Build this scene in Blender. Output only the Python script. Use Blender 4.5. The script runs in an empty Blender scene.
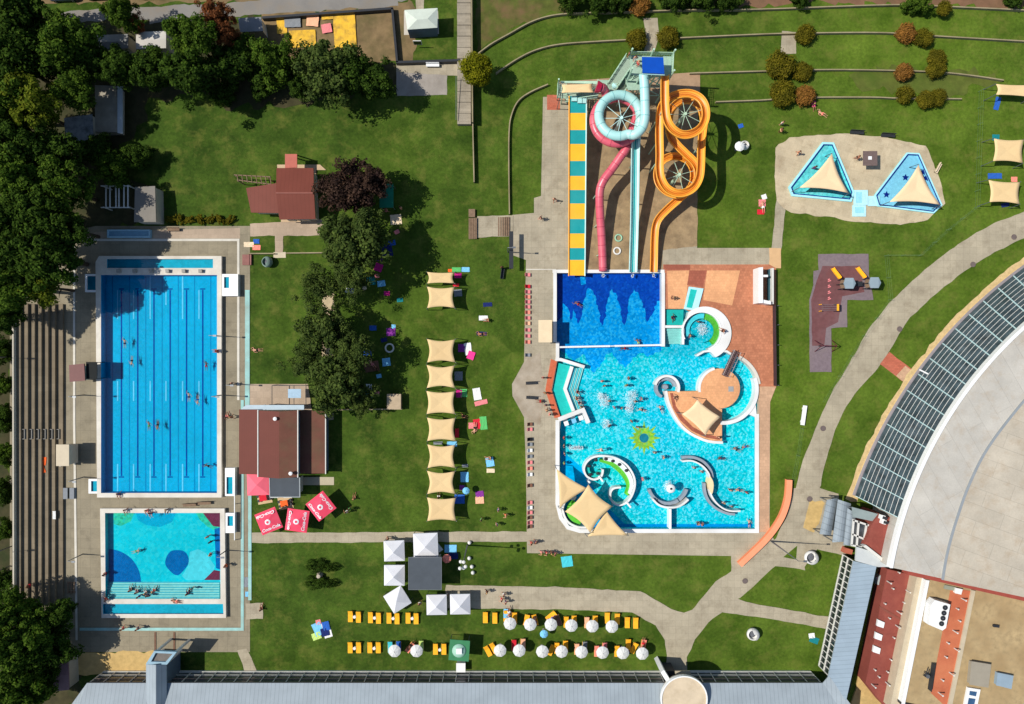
import bpy, math, random
from mathutils import Vector, Matrix
from mathutils.geometry import tessellate_polygon
R = math.radians
random.seed(7)
scene = bpy.context.scene
COL = scene.collection
S = 0.153            # metres per photo pixel on the ground
H = 104.4            # drone height above the ground

def P(px, py, z=0.0):
    f = S * (H - z) / H
    return Vector(((px - 512) * f, (352 - py) * f, z))
def PX(pts, z=0.0):
    return [tuple(P(a, b, z)[:2]) for a, b in pts]
def lin(c):
    c /= 255.0
    return c / 12.92 if c <= 0.04045 else ((c + 0.055) / 1.055) ** 2.4
def RGB(r, g, b, k=1.0):
    return (lin(r) * k, lin(g) * k, lin(b) * k)

# ------------------------------------------------------------------ meshes
class MB:
    def __init__(self):
        self.v = []; self.f = []
    def add(self, vs, fs):
        n = len(self.v)
        self.v += [tuple(x) for x in vs]
        self.f += [tuple(i + n for i in q) for q in fs]
        return self
    def box(self, x, y, z, sx, sy, sz, rz=0.0):
        """centre x, y, bottom z"""
        c, s = math.cos(rz), math.sin(rz); vs = []
        for dz in (0, sz):
            for dx, dy in ((-1, -1), (1, -1), (1, 1), (-1, 1)):
                a, b = dx * sx / 2, dy * sy / 2
                vs.append((x + a * c - b * s, y + a * s + b * c, z + dz))
        return self.add(vs, [(3, 2, 1, 0), (4, 5, 6, 7), (0, 1, 5, 4), (1, 2, 6, 5), (2, 3, 7, 6), (3, 0, 4, 7)])
    def bar(self, a, b, w, h=None):
        a, b = Vector(a), Vector(b); h = h or w; d = b - a
        if d.length < 1e-6: return self
        d.normalize(); up = Vector((0, 0, 1)) if abs(d.z) < .95 else Vector((1, 0, 0))
        sx = d.cross(up).normalized() * w / 2; sz = sx.cross(d).normalized() * h / 2
        vs = [p + i * sx + j * sz for p in (a, b) for i, j in ((-1, -1), (1, -1), (1, 1), (-1, 1))]
        return self.add(vs, [(0, 1, 2, 3), (7, 6, 5, 4), (0, 4, 5, 1), (1, 5, 6, 2), (2, 6, 7, 3), (3, 7, 4, 0)])
    def prism(self, pts, z0, z1):
        n = len(pts)
        if area(pts) < 0: pts = pts[::-1]
        zt = z1 if isinstance(z1, (list, tuple)) else [z1] * n
        vs = [(p[0], p[1], z0) for p in pts] + [(p[0], p[1], zt[i]) for i, p in enumerate(pts)]
        fs = [tuple(range(n - 1, -1, -1)), tuple(range(n, 2 * n))]
        fs += [(i, (i + 1) % n, n + (i + 1) % n, n + i) for i in range(n)]
        return self.add(vs, fs)
    def sheet(self, pts, z, holes=()):
        loops = [[Vector((p[0], p[1], 0)) for p in l] for l in [pts] + list(holes)]
        flat = [p for l in loops for p in l]
        fs = []
        for t in tessellate_polygon(loops):
            a, b, c = [flat[i] for i in t]
            if (b - a).cross(c - a).z < 0: t = t[::-1]
            fs.append(tuple(t))
        return self.add([(p.x, p.y, z) for p in flat], fs)
    def walls(self, pts, z0, z1, inward=True):
        n = len(pts)
        if (area(pts) < 0) != inward: pts = pts[::-1]
        vs = [(p[0], p[1], z) for z in (z0, z1) for p in pts]
        return self.add(vs, [(i, (i + 1) % n, n + (i + 1) % n, n + i) for i in range(n)])
    def wall(self, pts, w, z0, z1, closed=False):
        """thick wall along a 2D polyline"""
        l, r = offs(pts, w / 2, closed), offs(pts, -w / 2, closed); n = len(pts)
        if not isinstance(z1, (list, tuple)): z1 = [z1] * n
        if not isinstance(z0, (list, tuple)): z0 = [z0] * n
        vs = []
        for i in range(n):
            vs += [(l[i][0], l[i][1], z0[i]), (r[i][0], r[i][1], z0[i]), (r[i][0], r[i][1], z1[i]), (l[i][0], l[i][1], z1[i])]
        fs = []
        for i in range(n if closed else n - 1):
            a, b = 4 * i, 4 * ((i + 1) % n)
            for k in range(4): fs.append((a + k, a + (k + 1) % 4, b + (k + 1) % 4, b + k))
        if not closed: fs += [(3, 2, 1, 0), (4 * n - 4, 4 * n - 3, 4 * n - 2, 4 * n - 1)]
        return self.add(vs, fs)
    def tube(self, pts, r, n=8, cap=True):
        pts = [Vector(p) for p in pts]; m = len(pts)
        rr = r if isinstance(r, (list, tuple)) else [r] * m
        vs = []; prev = None
        for i, p in enumerate(pts):
            t = (pts[min(i + 1, m - 1)] - pts[max(i - 1, 0)]).normalized()
            if prev is None:
                u = t.cross(Vector((0, 0, 1)))
                if u.length < .05: u = t.cross(Vector((1, 0, 0)))
            else: u = prev - t * prev.dot(t)
            u.normalize(); prev = u; w = t.cross(u)
            for k in range(n):
                a = 2 * math.pi * k / n
                vs.append(p + (u * math.cos(a) + w * math.sin(a)) * rr[i])
        fs = [(i * n + k, i * n + (k + 1) % n, (i + 1) * n + (k + 1) % n, (i + 1) * n + k) for i in range(m - 1) for k in range(n)]
        if cap: fs += [tuple(range(n - 1, -1, -1)), tuple(range((m - 1) * n, m * n))]
        return self.add(vs, fs)
    def sweep(self, pts, prof, closed_prof=False):
        """prof: [(side, up)] swept along a 3D path, up kept near z"""
        pts = [Vector(p) for p in pts]; m = len(pts); n = len(prof); vs = []
        for i, p in enumerate(pts):
            t = (pts[min(i + 1, m - 1)] - pts[max(i - 1, 0)]).normalized()
            sd = t.cross(Vector((0, 0, 1))).normalized(); up = sd.cross(t)
            vs += [p + sd * a + up * b for a, b in prof]
        fs = []
        for i in range(m - 1):
            for k in range(n if closed_prof else n - 1):
                fs.append((i * n + k, (i + 1) * n + k, (i + 1) * n + (k + 1) % n, i * n + (k + 1) % n))
        return self.add(vs, fs)
    def lathe(self, prof, n=16, c=(0, 0, 0), a0=0.0):
        vs = []; m = len(prof)
        for r, z in prof:
            for k in range(n):
                a = a0 + 2 * math.pi * k / n
                vs.append((c[0] + r * math.cos(a), c[1] + r * math.sin(a), c[2] + z))
        fs = [(i * n + k, i * n + (k + 1) % n, (i + 1) * n + (k + 1) % n, (i + 1) * n + k) for i in range(m - 1) for k in range(n)]
        fs += [tuple(range(n - 1, -1, -1)), tuple(range((m - 1) * n, m * n))]
        return self.add(vs, fs)
    def ball(self, c, rx, ry, rz, n=10, m=6):
        return self.add(*_ball(c, rx, ry, rz, n, m))

def _ball(c, rx, ry, rz, n, m):
    vs = [(c[0], c[1], c[2] - rz)]
    for i in range(1, m):
        a = -math.pi / 2 + math.pi * i / m
        for k in range(n):
            b = 2 * math.pi * k / n
            vs.append((c[0] + rx * math.cos(a) * math.cos(b), c[1] + ry * math.cos(a) * math.sin(b), c[2] + rz * math.sin(a)))
    vs.append((c[0], c[1], c[2] + rz)); top = len(vs) - 1
    fs = [(0, 1 + (k + 1) % n, 1 + k) for k in range(n)]
    for i in range(m - 2):
        for k in range(n):
            a = 1 + i * n
            fs.append((a + k, a + (k + 1) % n, a + n + (k + 1) % n, a + n + k))
    a = 1 + (m - 2) * n
    fs += [(a + k, a + (k + 1) % n, top) for k in range(n)]
    return vs, fs
def area(p):
    return sum(p[i - 1][0] * p[i][1] - p[i][0] * p[i - 1][1] for i in range(len(p))) / 2
def offs(pts, d, closed=False):
    n = len(pts); out = []
    for i in range(n):
        p = Vector(pts[i][:2])
        a = Vector(pts[i - 1][:2]) if (closed or i > 0) else None
        b = Vector(pts[(i + 1) % n][:2]) if (closed or i < n - 1) else None
        ns = []
        if a is not None and (p - a).length > 1e-6: t = (p - a).normalized(); ns.append(Vector((-t.y, t.x)))
        if b is not None and (b - p).length > 1e-6: t = (b - p).normalized(); ns.append(Vector((-t.y, t.x)))
        m = sum(ns, Vector((0, 0)))
        m = m.normalized() if m.length > 1e-6 else ns[0]
        k = d / max(.35, m.dot(ns[0]))
        out.append((p.x + m.x * k, p.y + m.y * k))
    return out
def smooth_path(pts, k=6):
    """Catmull-Rom through tuples of any dimension"""
    out = []; n = len(pts)
    for i in range(n - 1):
        p0, p1, p2, p3 = pts[max(i - 1, 0)], pts[i], pts[i + 1], pts[min(i + 2, n - 1)]
        for j in range(k):
            t = j / k
            out.append(tuple(.5 * (2 * b + (c - a) * t + (2 * a - 5 * b + 4 * c - d) * t * t + (3 * b - a - 3 * c + d) * t ** 3)
                             for a, b, c, d in zip(p0, p1, p2, p3)))
    out.append(tuple(pts[-1]))
    return out
def arc(cx, cy, r, a0, a1, n=20):
    """photo-pixel arc; angles in degrees, counter-clockwise as seen in the photo"""
    return [(cx + r * math.cos(R(a0 + (a1 - a0) * i / n)), cy - r * math.sin(R(a0 + (a1 - a0) * i / n))) for i in range(n + 1)]
def circle3(a, b, c):
    ax, ay, bx, by, cx, cy = *a, *b, *c
    d = 2 * (ax * (by - cy) + bx * (cy - ay) + cx * (ay - by))
    ux = ((ax*ax+ay*ay)*(by-cy)+(bx*bx+by*by)*(cy-ay)+(cx*cx+cy*cy)*(ay-by))/d
    uy = ((ax*ax+ay*ay)*(cx-bx)+(bx*bx+by*by)*(ax-cx)+(cx*cx+cy*cy)*(bx-ax))/d
    return ux, uy, math.hypot(ax-ux, ay-uy)

# ------------------------------------------------------------------ objects
def tag(o, label=None, cat=None, group=None, kind=None):
    if label: o['label'] = label
    if cat: o['category'] = cat
    if group: o['group'] = group
    if kind: o['kind'] = kind
    return o
def mesh_of(name, mb, m, smooth=False):
    me = bpy.data.meshes.new(name)
    me.from_pydata(mb.v, [], mb.f)
    if smooth: me.polygons.foreach_set('use_smooth', [True] * len(me.polygons))
    me.materials.append(m); me.update()
    return me
def obj(name, mb, m, parent=None, smooth=False, loc=None, rz=0.0, world=False, label=None):
    """one mesh object; world=True: mb is in world coordinates and is moved into its parent's / its own frame"""
    if world:
        if parent is not None: o0 = root_loc(parent)
        else: o0 = Vector(loc) if loc is not None else Vector((0, 0, 0))
        mb.v = [(a - o0.x, b - o0.y, c - o0.z) for a, b, c in mb.v]
    o = bpy.data.objects.new(name, mesh_of(name, mb, m, smooth) if isinstance(mb, MB) else mb)
    COL.objects.link(o)
    if parent is not None: o.parent = parent
    if loc is not None and parent is None: o.location = loc; o.rotation_euler.z = rz
    if label: o['label'] = label
    return o
def root_loc(o):
    v = Vector(o.location)
    while o.parent is not None: o = o.parent; v += o.location
    return v
def thing(name, label, cat, loc=(0, 0, 0), rz=0.0, group=None):
    o = bpy.data.objects.new(name, None); COL.objects.link(o)
    o.location = loc; o.rotation_euler.z = rz; o.empty_display_size = .2
    return tag(o, label, cat, group)
def single(name, label, cat, mb, m, loc=(0, 0, 0), rz=0.0, group=None, smooth=False, world=False):
    o = obj(name, mb, m, None, smooth, loc, rz, world)
    return tag(o, label, cat, group)
def struct(name, mb, m, kind='structure', smooth=False):
    return tag(obj(name, mb, m, None, smooth), kind=kind)
def copy_tree(o, parent=None):
    c = o.copy(); COL.objects.link(c)
    if parent is not None: c.parent = parent
    for ch in [x for x in o.children]: copy_tree(ch, c)
    return c
def dup(root, loc, rz=0.0, label=None, scale=None, mats=None, group=None):
    c = copy_tree(root); c.location = loc; c.rotation_euler.z = rz
    if label: c['label'] = label
    if group: c['group'] = group
    if scale is not None: c.scale = scale if isinstance(scale, (tuple, list)) else (scale,) * 3
    if mats: recolour(c, mats)
    return c
def recolour(c, mats):
    """mats: {part kind: material}"""
    for o in [c] + list(c.children) + [g for ch in c.children for g in ch.children]:
        k = o.name.split('.')[0]
        if k in mats and o.material_slots:
            o.material_slots[0].link = 'OBJECT'; o.material_slots[0].material = mats[k]

# ------------------------------------------------------------------ materials
def nodes(name):
    m = bpy.data.materials.new(name); m.use_nodes = True
    nt = m.node_tree; b = nt.nodes['Principled BSDF']
    return m, nt, b
def N(nt, t, **kw):
    n = nt.nodes.new(t)
    for k, v in kw.items():
        if k in n.inputs: n.inputs[k].default_value = v
        else: setattr(n, k, v)
    return n
def noise(nt, vec, scale, detail=3, rough=.55):
    n = N(nt, 'ShaderNodeTexNoise'); n.inputs['Scale'].default_value = scale
    n.inputs['Detail'].default_value = detail; n.inputs['Roughness'].default_value = rough
    nt.links.new(vec, n.inputs['Vector'])
    return n.outputs['Fac']
def ramp(nt, fac, lo, hi, c0=(0, 0, 0), c1=(1, 1, 1)):
    r = N(nt, 'ShaderNodeValToRGB'); e = r.color_ramp.elements
    e[0].position = lo; e[1].position = hi
    e[0].color = (*c0, 1); e[1].color = (*c1, 1)
    nt.links.new(fac, r.inputs[0]); return r.outputs[0]
def mix(nt, fac, a, b, mode='MIX'):
    n = N(nt, 'ShaderNodeMix', data_type='RGBA', blend_type=mode)
    for s, v in ((n.inputs[0], fac), (n.inputs[6], a), (n.inputs[7], b)):
        if isinstance(v, (int, float)): s.default_value = v
        elif isinstance(v, tuple): s.default_value = (*v, 1) if len(v) == 3 else v
        else: nt.links.new(v, s)
    return n.outputs[2]
def wpos(nt):
    return nt.nodes.new('ShaderNodeNewGeometry').outputs['Position']
def opos(nt):
    return nt.nodes.new('ShaderNodeTexCoord').outputs['Object']
_M = {}
def mat(name, col, rough=.7, var=.12, scale=1.2, metal=0.0, spec=.25, dirt=None, dirt_amt=.0, dirt_scale=.25, bump=0.0, hue=None):
    """plain material with two scales of tone variation, optional stains"""
    if name in _M: return _M[name]
    m, nt, b = nodes(name); p = wpos(nt)
    d = tuple(max(0, c * (1 - var)) for c in col); l = tuple(min(1, c * (1 + var)) for c in col)
    f = noise(nt, p, scale, 4); c = mix(nt, ramp(nt, f, .3, .7), d, l)
    f2 = noise(nt, p, scale * 9, 2)
    c = mix(nt, ramp(nt, f2, .25, .75), c, mix(nt, 1.0, c, (1 + var * .7,) * 3, 'MULTIPLY'))
    if dirt:
        f3 = noise(nt, p, dirt_scale, 6, .65)
        k = N(nt, 'ShaderNodeMath', operation='MULTIPLY'); k.inputs[1].default_value = dirt_amt
        nt.links.new(ramp(nt, f3, .45, .68), k.inputs[0])
        c = mix(nt, k.outputs[0], c, dirt)
    nt.links.new(c, b.inputs['Base Color'])
    b.inputs['Roughness'].default_value = rough; b.inputs['Metallic'].default_value = metal
    b.inputs['Specular IOR Level'].default_value = spec
    if bump:
        bn = N(nt, 'ShaderNodeBump'); bn.inputs['Strength'].default_value = bump; bn.inputs['Distance'].default_value = .05
        nt.links.new(f2, bn.inputs['Height']); nt.links.new(bn.outputs[0], b.inputs['Normal'])
    _M[name] = m; return m
def paving(name, col, sx=1.0, sy=1.0, var=.14, joint=.75, dirt=None, dirt_amt=.3, rot=0.0, off=.5, rough=.85, width=.02):
    """slabs or pavers laid on the ground (world coordinates)"""
    if name in _M: return _M[name]
    m, nt, b = nodes(name); p = wpos(nt)
    mp = N(nt, 'ShaderNodeMapping'); mp.inputs['Rotation'].default_value = (0, 0, rot)
    nt.links.new(p, mp.inputs[0]); v = mp.outputs[0]
    br = N(nt, 'ShaderNodeTexBrick'); br.offset = off
    for k, x in (('Scale', 1.0), ('Brick Width', sx), ('Row Height', sy), ('Mortar Size', width), ('Mortar Smooth', .3), ('Bias', 0.0)):
        br.inputs[k].default_value = x
    nt.links.new(v, br.inputs['Vector'])
    br.inputs['Color1'].default_value = (*[c * (1 - var) for c in col], 1)
    br.inputs['Color2'].default_value = (*[min(1, c * (1 + var)) for c in col], 1)
    br.inputs['Mortar'].default_value = (*[c * joint for c in col], 1)
    f = noise(nt, p, .22, 5, .6)
    c = mix(nt, ramp(nt, f, .3, .7), mix(nt, 1.0, br.outputs['Color'], (.84,) * 3, 'MULTIPLY'), mix(nt, 1.0, br.outputs['Color'], (1.1,) * 3, 'MULTIPLY'))
    f2 = noise(nt, p, 5.0, 3)
    c = mix(nt, ramp(nt, f2, .3, .7), mix(nt, 1.0, c, (.9,) * 3, 'MULTIPLY'), c)
    if dirt:
        f3 = noise(nt, p, .5, 6, .7)
        k = N(nt, 'ShaderNodeMath', operation='MULTIPLY'); k.inputs[1].default_value = dirt_amt
        nt.links.new(ramp(nt, f3, .5, .7), k.inputs[0]); c = mix(nt, k.outputs[0], c, dirt)
    nt.links.new(c, b.inputs['Base Color']); b.inputs['Roughness'].default_value = rough
    b.inputs['Specular IOR Level'].default_value = .2
    _M[name] = m; return m
def caustic_tiles(name, col, var=.18, cell=.55, rough=.4, col2=None, amt=.5, big=None):
    """pool floor: tile colour with random lighter cells painted in to suggest water caustics"""
    if name in _M: return _M[name]
    m, nt, b = nodes(name); p = wpos(nt)
    sn = N(nt, 'ShaderNodeTexVoronoi', feature='F1'); sn.inputs['Scale'].default_value = 1 / cell
    nt.links.new(p, sn.inputs['Vector'])
    sp = N(nt, 'ShaderNodeSeparateColor'); nt.links.new(sn.outputs['Color'], sp.inputs[0])
    d = tuple(c * (1 - var) for c in col); l = tuple(min(1, c * (1 + var)) for c in col)
    c = mix(nt, ramp(nt, sp.outputs[0], .1, .9), d, l)
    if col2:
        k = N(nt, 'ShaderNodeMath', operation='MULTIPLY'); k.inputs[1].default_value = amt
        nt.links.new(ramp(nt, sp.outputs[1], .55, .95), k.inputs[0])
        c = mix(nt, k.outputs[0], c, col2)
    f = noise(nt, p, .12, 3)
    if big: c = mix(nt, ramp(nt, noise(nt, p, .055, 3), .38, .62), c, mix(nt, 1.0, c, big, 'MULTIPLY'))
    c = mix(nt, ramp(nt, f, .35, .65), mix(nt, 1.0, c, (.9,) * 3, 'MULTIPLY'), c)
    nt.links.new(c, b.inputs['Base Color']); b.inputs['Roughness'].default_value = .8; b.inputs['Specular IOR Level'].default_value = 0.0
    _M[name] = m; return m
def leafmat(name, c0, c1, trans=.25, c2=None):
    m, nt, b = nodes(name)
    g = nt.nodes.new('ShaderNodeNewGeometry')
    r = ramp(nt, g.outputs['Random Per Island'], .0, 1.0, c0, c1)
    oi = nt.nodes.new('ShaderNodeObjectInfo')
    nz = noise(nt, g.outputs['Position'], .55, 3)
    c = mix(nt, ramp(nt, nz, .35, .65), mix(nt, 1.0, r, (.7, .72, .75), 'MULTIPLY'), mix(nt, 1.0, r, (1.2, 1.15, .95), 'MULTIPLY'))
    if c2: c = mix(nt, ramp(nt, noise(nt, g.outputs['Position'], .9, 2), .5, .62), c, c2)
    dif = nt.nodes.new('ShaderNodeBsdfDiffuse'); tr = nt.nodes.new('ShaderNodeBsdfTranslucent')
    ms = nt.nodes.new('ShaderNodeMixShader'); ms.inputs[0].default_value = trans
    nt.links.new(c, dif.inputs[0]); nt.links.new(c, tr.inputs[0])
    nt.links.new(dif.outputs[0], ms.inputs[1]); nt.links.new(tr.outputs[0], ms.inputs[2])
    nt.links.new(ms.outputs[0], nt.nodes['Material Output'].inputs[0])
    nt.nodes.remove(b); _M[name] = m
    return m
def water_mat(name, tint, bump=.25, scale=1.6):
    m, nt, b = nodes(name); nt.nodes.remove(b)
    t = nt.nodes.new('ShaderNodeBsdfTransparent'); t.inputs[0].default_value = (*tint, 1)
    g = nt.nodes.new('ShaderNodeBsdfGlossy'); g.inputs['Roughness'].default_value = .04
    fr = nt.nodes.new('ShaderNodeFresnel'); fr.inputs[0].default_value = 1.33
    p = wpos(nt); f = noise(nt, p, scale, 3, .6)
    bn = N(nt, 'ShaderNodeBump'); bn.inputs['Strength'].default_value = bump; bn.inputs['Distance'].default_value = .12
    nt.links.new(f, bn.inputs['Height'])
    nt.links.new(bn.outputs[0], g.inputs['Normal']); nt.links.new(bn.outputs[0], fr.inputs['Normal'])
    ms = nt.nodes.new('ShaderNodeMixShader')
    nt.links.new(fr.outputs[0], ms.inputs[0]); nt.links.new(t.outputs[0], ms.inputs[1]); nt.links.new(g.outputs[0], ms.inputs[2])
    nt.links.new(ms.outputs[0], nt.nodes['Material Output'].inputs[0])
    return m
def grass_mat(name):
    m, nt, b = nodes(name); p = wpos(nt)
    big = noise(nt, p, .035, 4, .6); med = noise(nt, p, .22, 5, .62); fine = noise(nt, p, 2.2, 4, .65); tiny = noise(nt, p, 11, 2)
    c = mix(nt, ramp(nt, med, .34, .66), RGB(43, 66, 19), RGB(72, 98, 32))
    # paler, yellower turf towards the hall (east), darker green to the west
    sx = N(nt, 'ShaderNodeSeparateXYZ'); nt.links.new(p, sx.inputs[0])
    ad = N(nt, 'ShaderNodeMath', operation='MULTIPLY_ADD'); ad.inputs[1].default_value = 1 / 150; ad.inputs[2].default_value = .36
    nt.links.new(sx.outputs[0], ad.inputs[0])
    ad2 = N(nt, 'ShaderNodeMath', operation='MULTIPLY_ADD'); ad2.inputs[1].default_value = 1.5; ad2.inputs[2].default_value = -.72
    nt.links.new(big, ad2.inputs[0])
    sm = N(nt, 'ShaderNodeMath', operation='ADD', use_clamp=True); nt.links.new(ad.outputs[0], sm.inputs[0]); nt.links.new(ad2.outputs[0], sm.inputs[1])
    c = mix(nt, sm.outputs[0], c, mix(nt, ramp(nt, med, .3, .7), RGB(74, 101, 22), RGB(108, 132, 44)))
    c = mix(nt, ramp(nt, fine, .35, .72), mix(nt, 1.0, c, (.72,) * 3, 'MULTIPLY'), mix(nt, 1.0, c, (1.14, 1.12, 1.1), 'MULTIPLY'))
    c = mix(nt, ramp(nt, tiny, .3, .7), mix(nt, 1.0, c, (.82,) * 3, 'MULTIPLY'), c)
    dry = noise(nt, p, .38, 8, .74)
    k = N(nt, 'ShaderNodeMath', operation='MULTIPLY'); k.inputs[1].default_value = .68
    nt.links.new(ramp(nt, dry, .5, .72), k.inputs[0])
    c = mix(nt, k.outputs[0], c, RGB(112, 114, 52))
    nt.links.new(c, b.inputs['Base Color']); b.inputs['Roughness'].default_value = .9
    b.inputs['Specular IOR Level'].default_value = .1
    bn = N(nt, 'ShaderNodeBump'); bn.inputs['Strength'].default_value = .6; bn.inputs['Distance'].default_value = .08
    nt.links.new(tiny, bn.inputs['Height']); nt.links.new(bn.outputs[0], b.inputs['Normal'])
    _M[name] = m; return m
def ribbed(name, col, pitch=.5, axis=0, depth=.7, rough=.45, metal=.0, var=.06, rot=0.0):
    """profiled sheet: bump ribs plus slight seam tone"""
    if name in _M: return _M[name]
    m, nt, b = nodes(name); p = wpos(nt)
    mp = N(nt, 'ShaderNodeMapping'); mp.inputs['Rotation'].default_value = (0, 0, rot); nt.links.new(p, mp.inputs[0])
    sx = N(nt, 'ShaderNodeSeparateXYZ'); nt.links.new(mp.outputs[0], sx.inputs[0])
    a = N(nt, 'ShaderNodeMath', operation='MULTIPLY'); a.inputs[1].default_value = 1 / pitch; nt.links.new(sx.outputs[axis], a.inputs[0])
    fr = N(nt, 'ShaderNodeMath', operation='FRACT'); nt.links.new(a.outputs[0], fr.inputs[0])
    seam = ramp(nt, fr.outputs[0], .0, .16, (depth,) * 3, (1, 1, 1))
    f = noise(nt, p, .4, 5)
    c = mix(nt, ramp(nt, f, .3, .7), tuple(x * (1 - var) for x in col), tuple(min(1, x * (1 + var)) for x in col))
    c = mix(nt, 1.0, c, seam, 'MULTIPLY')
    nt.links.new(c, b.inputs['Base Color']); b.inputs['Roughness'].default_value = max(rough, .6); b.inputs['Metallic'].default_value = metal; b.inputs['Specular IOR Level'].default_value = .15
    _M[name] = m; return m
# ------------------------------------------------------------------ palette
GRASS = grass_mat('grass')
CONC = paving('concrete_path', RGB(172, 161, 138), 1.0, 1.0, .05, .84, RGB(124, 112, 92), .55, off=0.0, width=.03)
DECKC = paving('pool_deck_concrete', RGB(146, 136, 114), 1.5, 1.5, .05, .8, RGB(104, 96, 80), .5, off=0.0, width=.03)
GRAND = paving('grandstand_concrete', RGB(130, 117, 96), 3.0, 1.2, .08, .8, RGB(96, 88, 72), .45)
ASPH = mat('old_asphalt', RGB(128, 124, 118), .9, .12, .5, dirt=RGB(120, 104, 80), dirt_amt=.5)
EARTH = mat('dry_earth', RGB(120, 100, 70), .95, .22, .7, dirt=RGB(72, 74, 40), dirt_amt=.6)
SLIDEBED = mat('slide_gravel_bed', RGB(150, 128, 96), .95, .2, .5, dirt=RGB(94, 78, 60), dirt_amt=.6, dirt_scale=.4, bump=.4)
SAND = mat('sand', RGB(190, 160, 104), .95, .14, 1.5, dirt=RGB(150, 128, 80), dirt_amt=.5, bump=.3)
TERRA = paving('terracotta_pavers', RGB(188, 122, 90), .4, .4, .12, .8, RGB(150, 90, 66), .5)
TERRA_L = paving('pale_terracotta_pavers', RGB(226, 166, 118), .4, .4, .08, .86, RGB(200, 140, 100), .4)
TERRA_D = paving('maroon_pavers', RGB(160, 92, 72), .4, .4, .1, .8)
PINKP = paving('pinkish_pavers', RGB(196, 158, 126), .5, .5, .08, .85)
REDP = paving('red_pavers', RGB(186, 104, 80), .5, .25, .12, .8, RGB(160, 110, 90), .4)
PINKPATH = paving('house_path', RGB(176, 156, 134), 1.0, 1.0, .06, .85)
KIDP = paving('kids_pool_deck', RGB(194, 178, 148), 1.2, 1.2, .07, .86, RGB(140, 120, 92), .5, .3)
RUBBER = mat('grey_rubber_surface', RGB(118, 104, 108), .95, .12, 2.5, dirt=RGB(140, 126, 120), dirt_amt=.4)
RUBBER_M = mat('maroon_rubber_surface', RGB(106, 68, 68), .95, .14, 1.5, dirt=RGB(122, 92, 92), dirt_amt=.5)
WHITE = mat('white_paint', (.78, .78, .76), .4, .04, .8)
WHITE_D = mat('weathered_white', (.66, .65, .6), .6, .08, .8, dirt=RGB(150, 140, 120), dirt_amt=.35)
RIMW = mat('pool_rim_tile', (.62, .58, .5), .6, .07, .9, dirt=RGB(150, 130, 104), dirt_amt=.3)
RIMWW = mat('white_pool_rim', (.74, .74, .72), .5, .06, 1.0, dirt=RGB(176, 168, 150), dirt_amt=.4)
TURQ_LINE = mat('faded_turquoise_paint', RGB(146, 190, 184), .8, .12, .8, dirt=RGB(150, 144, 126), dirt_amt=.5)
LINE = mat('faded_white_paint', RGB(206, 200, 186), .8, .07, .8, dirt=RGB(150, 142, 124), dirt_amt=.3)
STEEL = mat('grey_steel', RGB(110, 114, 118), .45, .08, 2, metal=.4)
DARKM = mat('dark_metal', RGB(46, 48, 52), .5, .1, 2)
TIMBER = mat('weathered_timber', RGB(122, 100, 80), .8, .2, 3)
SAILC = mat('sand_sail_cloth', RGB(222, 192, 142), .85, .06, .5, dirt=RGB(200, 168, 120), dirt_amt=.5)
SAILW = mat('pale_sail_cloth', RGB(232, 202, 160), .85, .04, .7)
BARK = mat('bark', RGB(74, 60, 46), .95, .2, 3)
BLACK = mat('black_plastic', (.02, .02, .022), .6, .1, 3)

# ------------------------------------------------------------------ pool outlines (photo pixels)
LAP_RIM = [(99, 256), (221.5, 256), (221.5, 497.5), (97, 497.5), (95.5, 262)]
LAP_IN = [(101, 275), (217, 275), (217, 493), (101, 493)]
LAP_CH = [(107, 259), (213, 259), (213, 268), (107, 268)]
ZR = .6                                   # rim height of the raised pools
SH_RIM = [(100, 508.5), (224.5, 508.5), (226, 618), (101.5, 618)]
SH_IN = [(105, 513), (220, 513), (220.5, 599), (105.5, 599)]
SH_CH = [(102.8, 604), (223, 604), (223.5, 614), (103, 614)]
def box2(px, z):
    return PX(px, z)
# leisure pool inner edge, counter-clockwise from the slide landing
LEIS = [(556.5, 273), (662.5, 273), (662.5, 309), (684, 309), (690, 312)] + arc(705, 333, 25, 110, -62, 22)
LEIS += [(713, 354), (722, 351), (734, 353)] + arc(724, 389, 34, 62, 5, 14) + [(757, 392), (755, 528.5)]
LEIS += [(580, 529), (570, 526), (563, 519), (560, 508), (560, 430), (561, 418), (552, 390), (557.5, 361), (556.5, 348)]
HOLES0 = [offs(box2(LAP_IN, ZR), -.12 if area(box2(LAP_IN, ZR)) > 0 else .12, True),
          offs(box2(SH_IN, ZR), -.12 if area(box2(SH_IN, ZR)) > 0 else .12, True)]
leis0 = PX(LEIS)
HOLE_L = leis0

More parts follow.
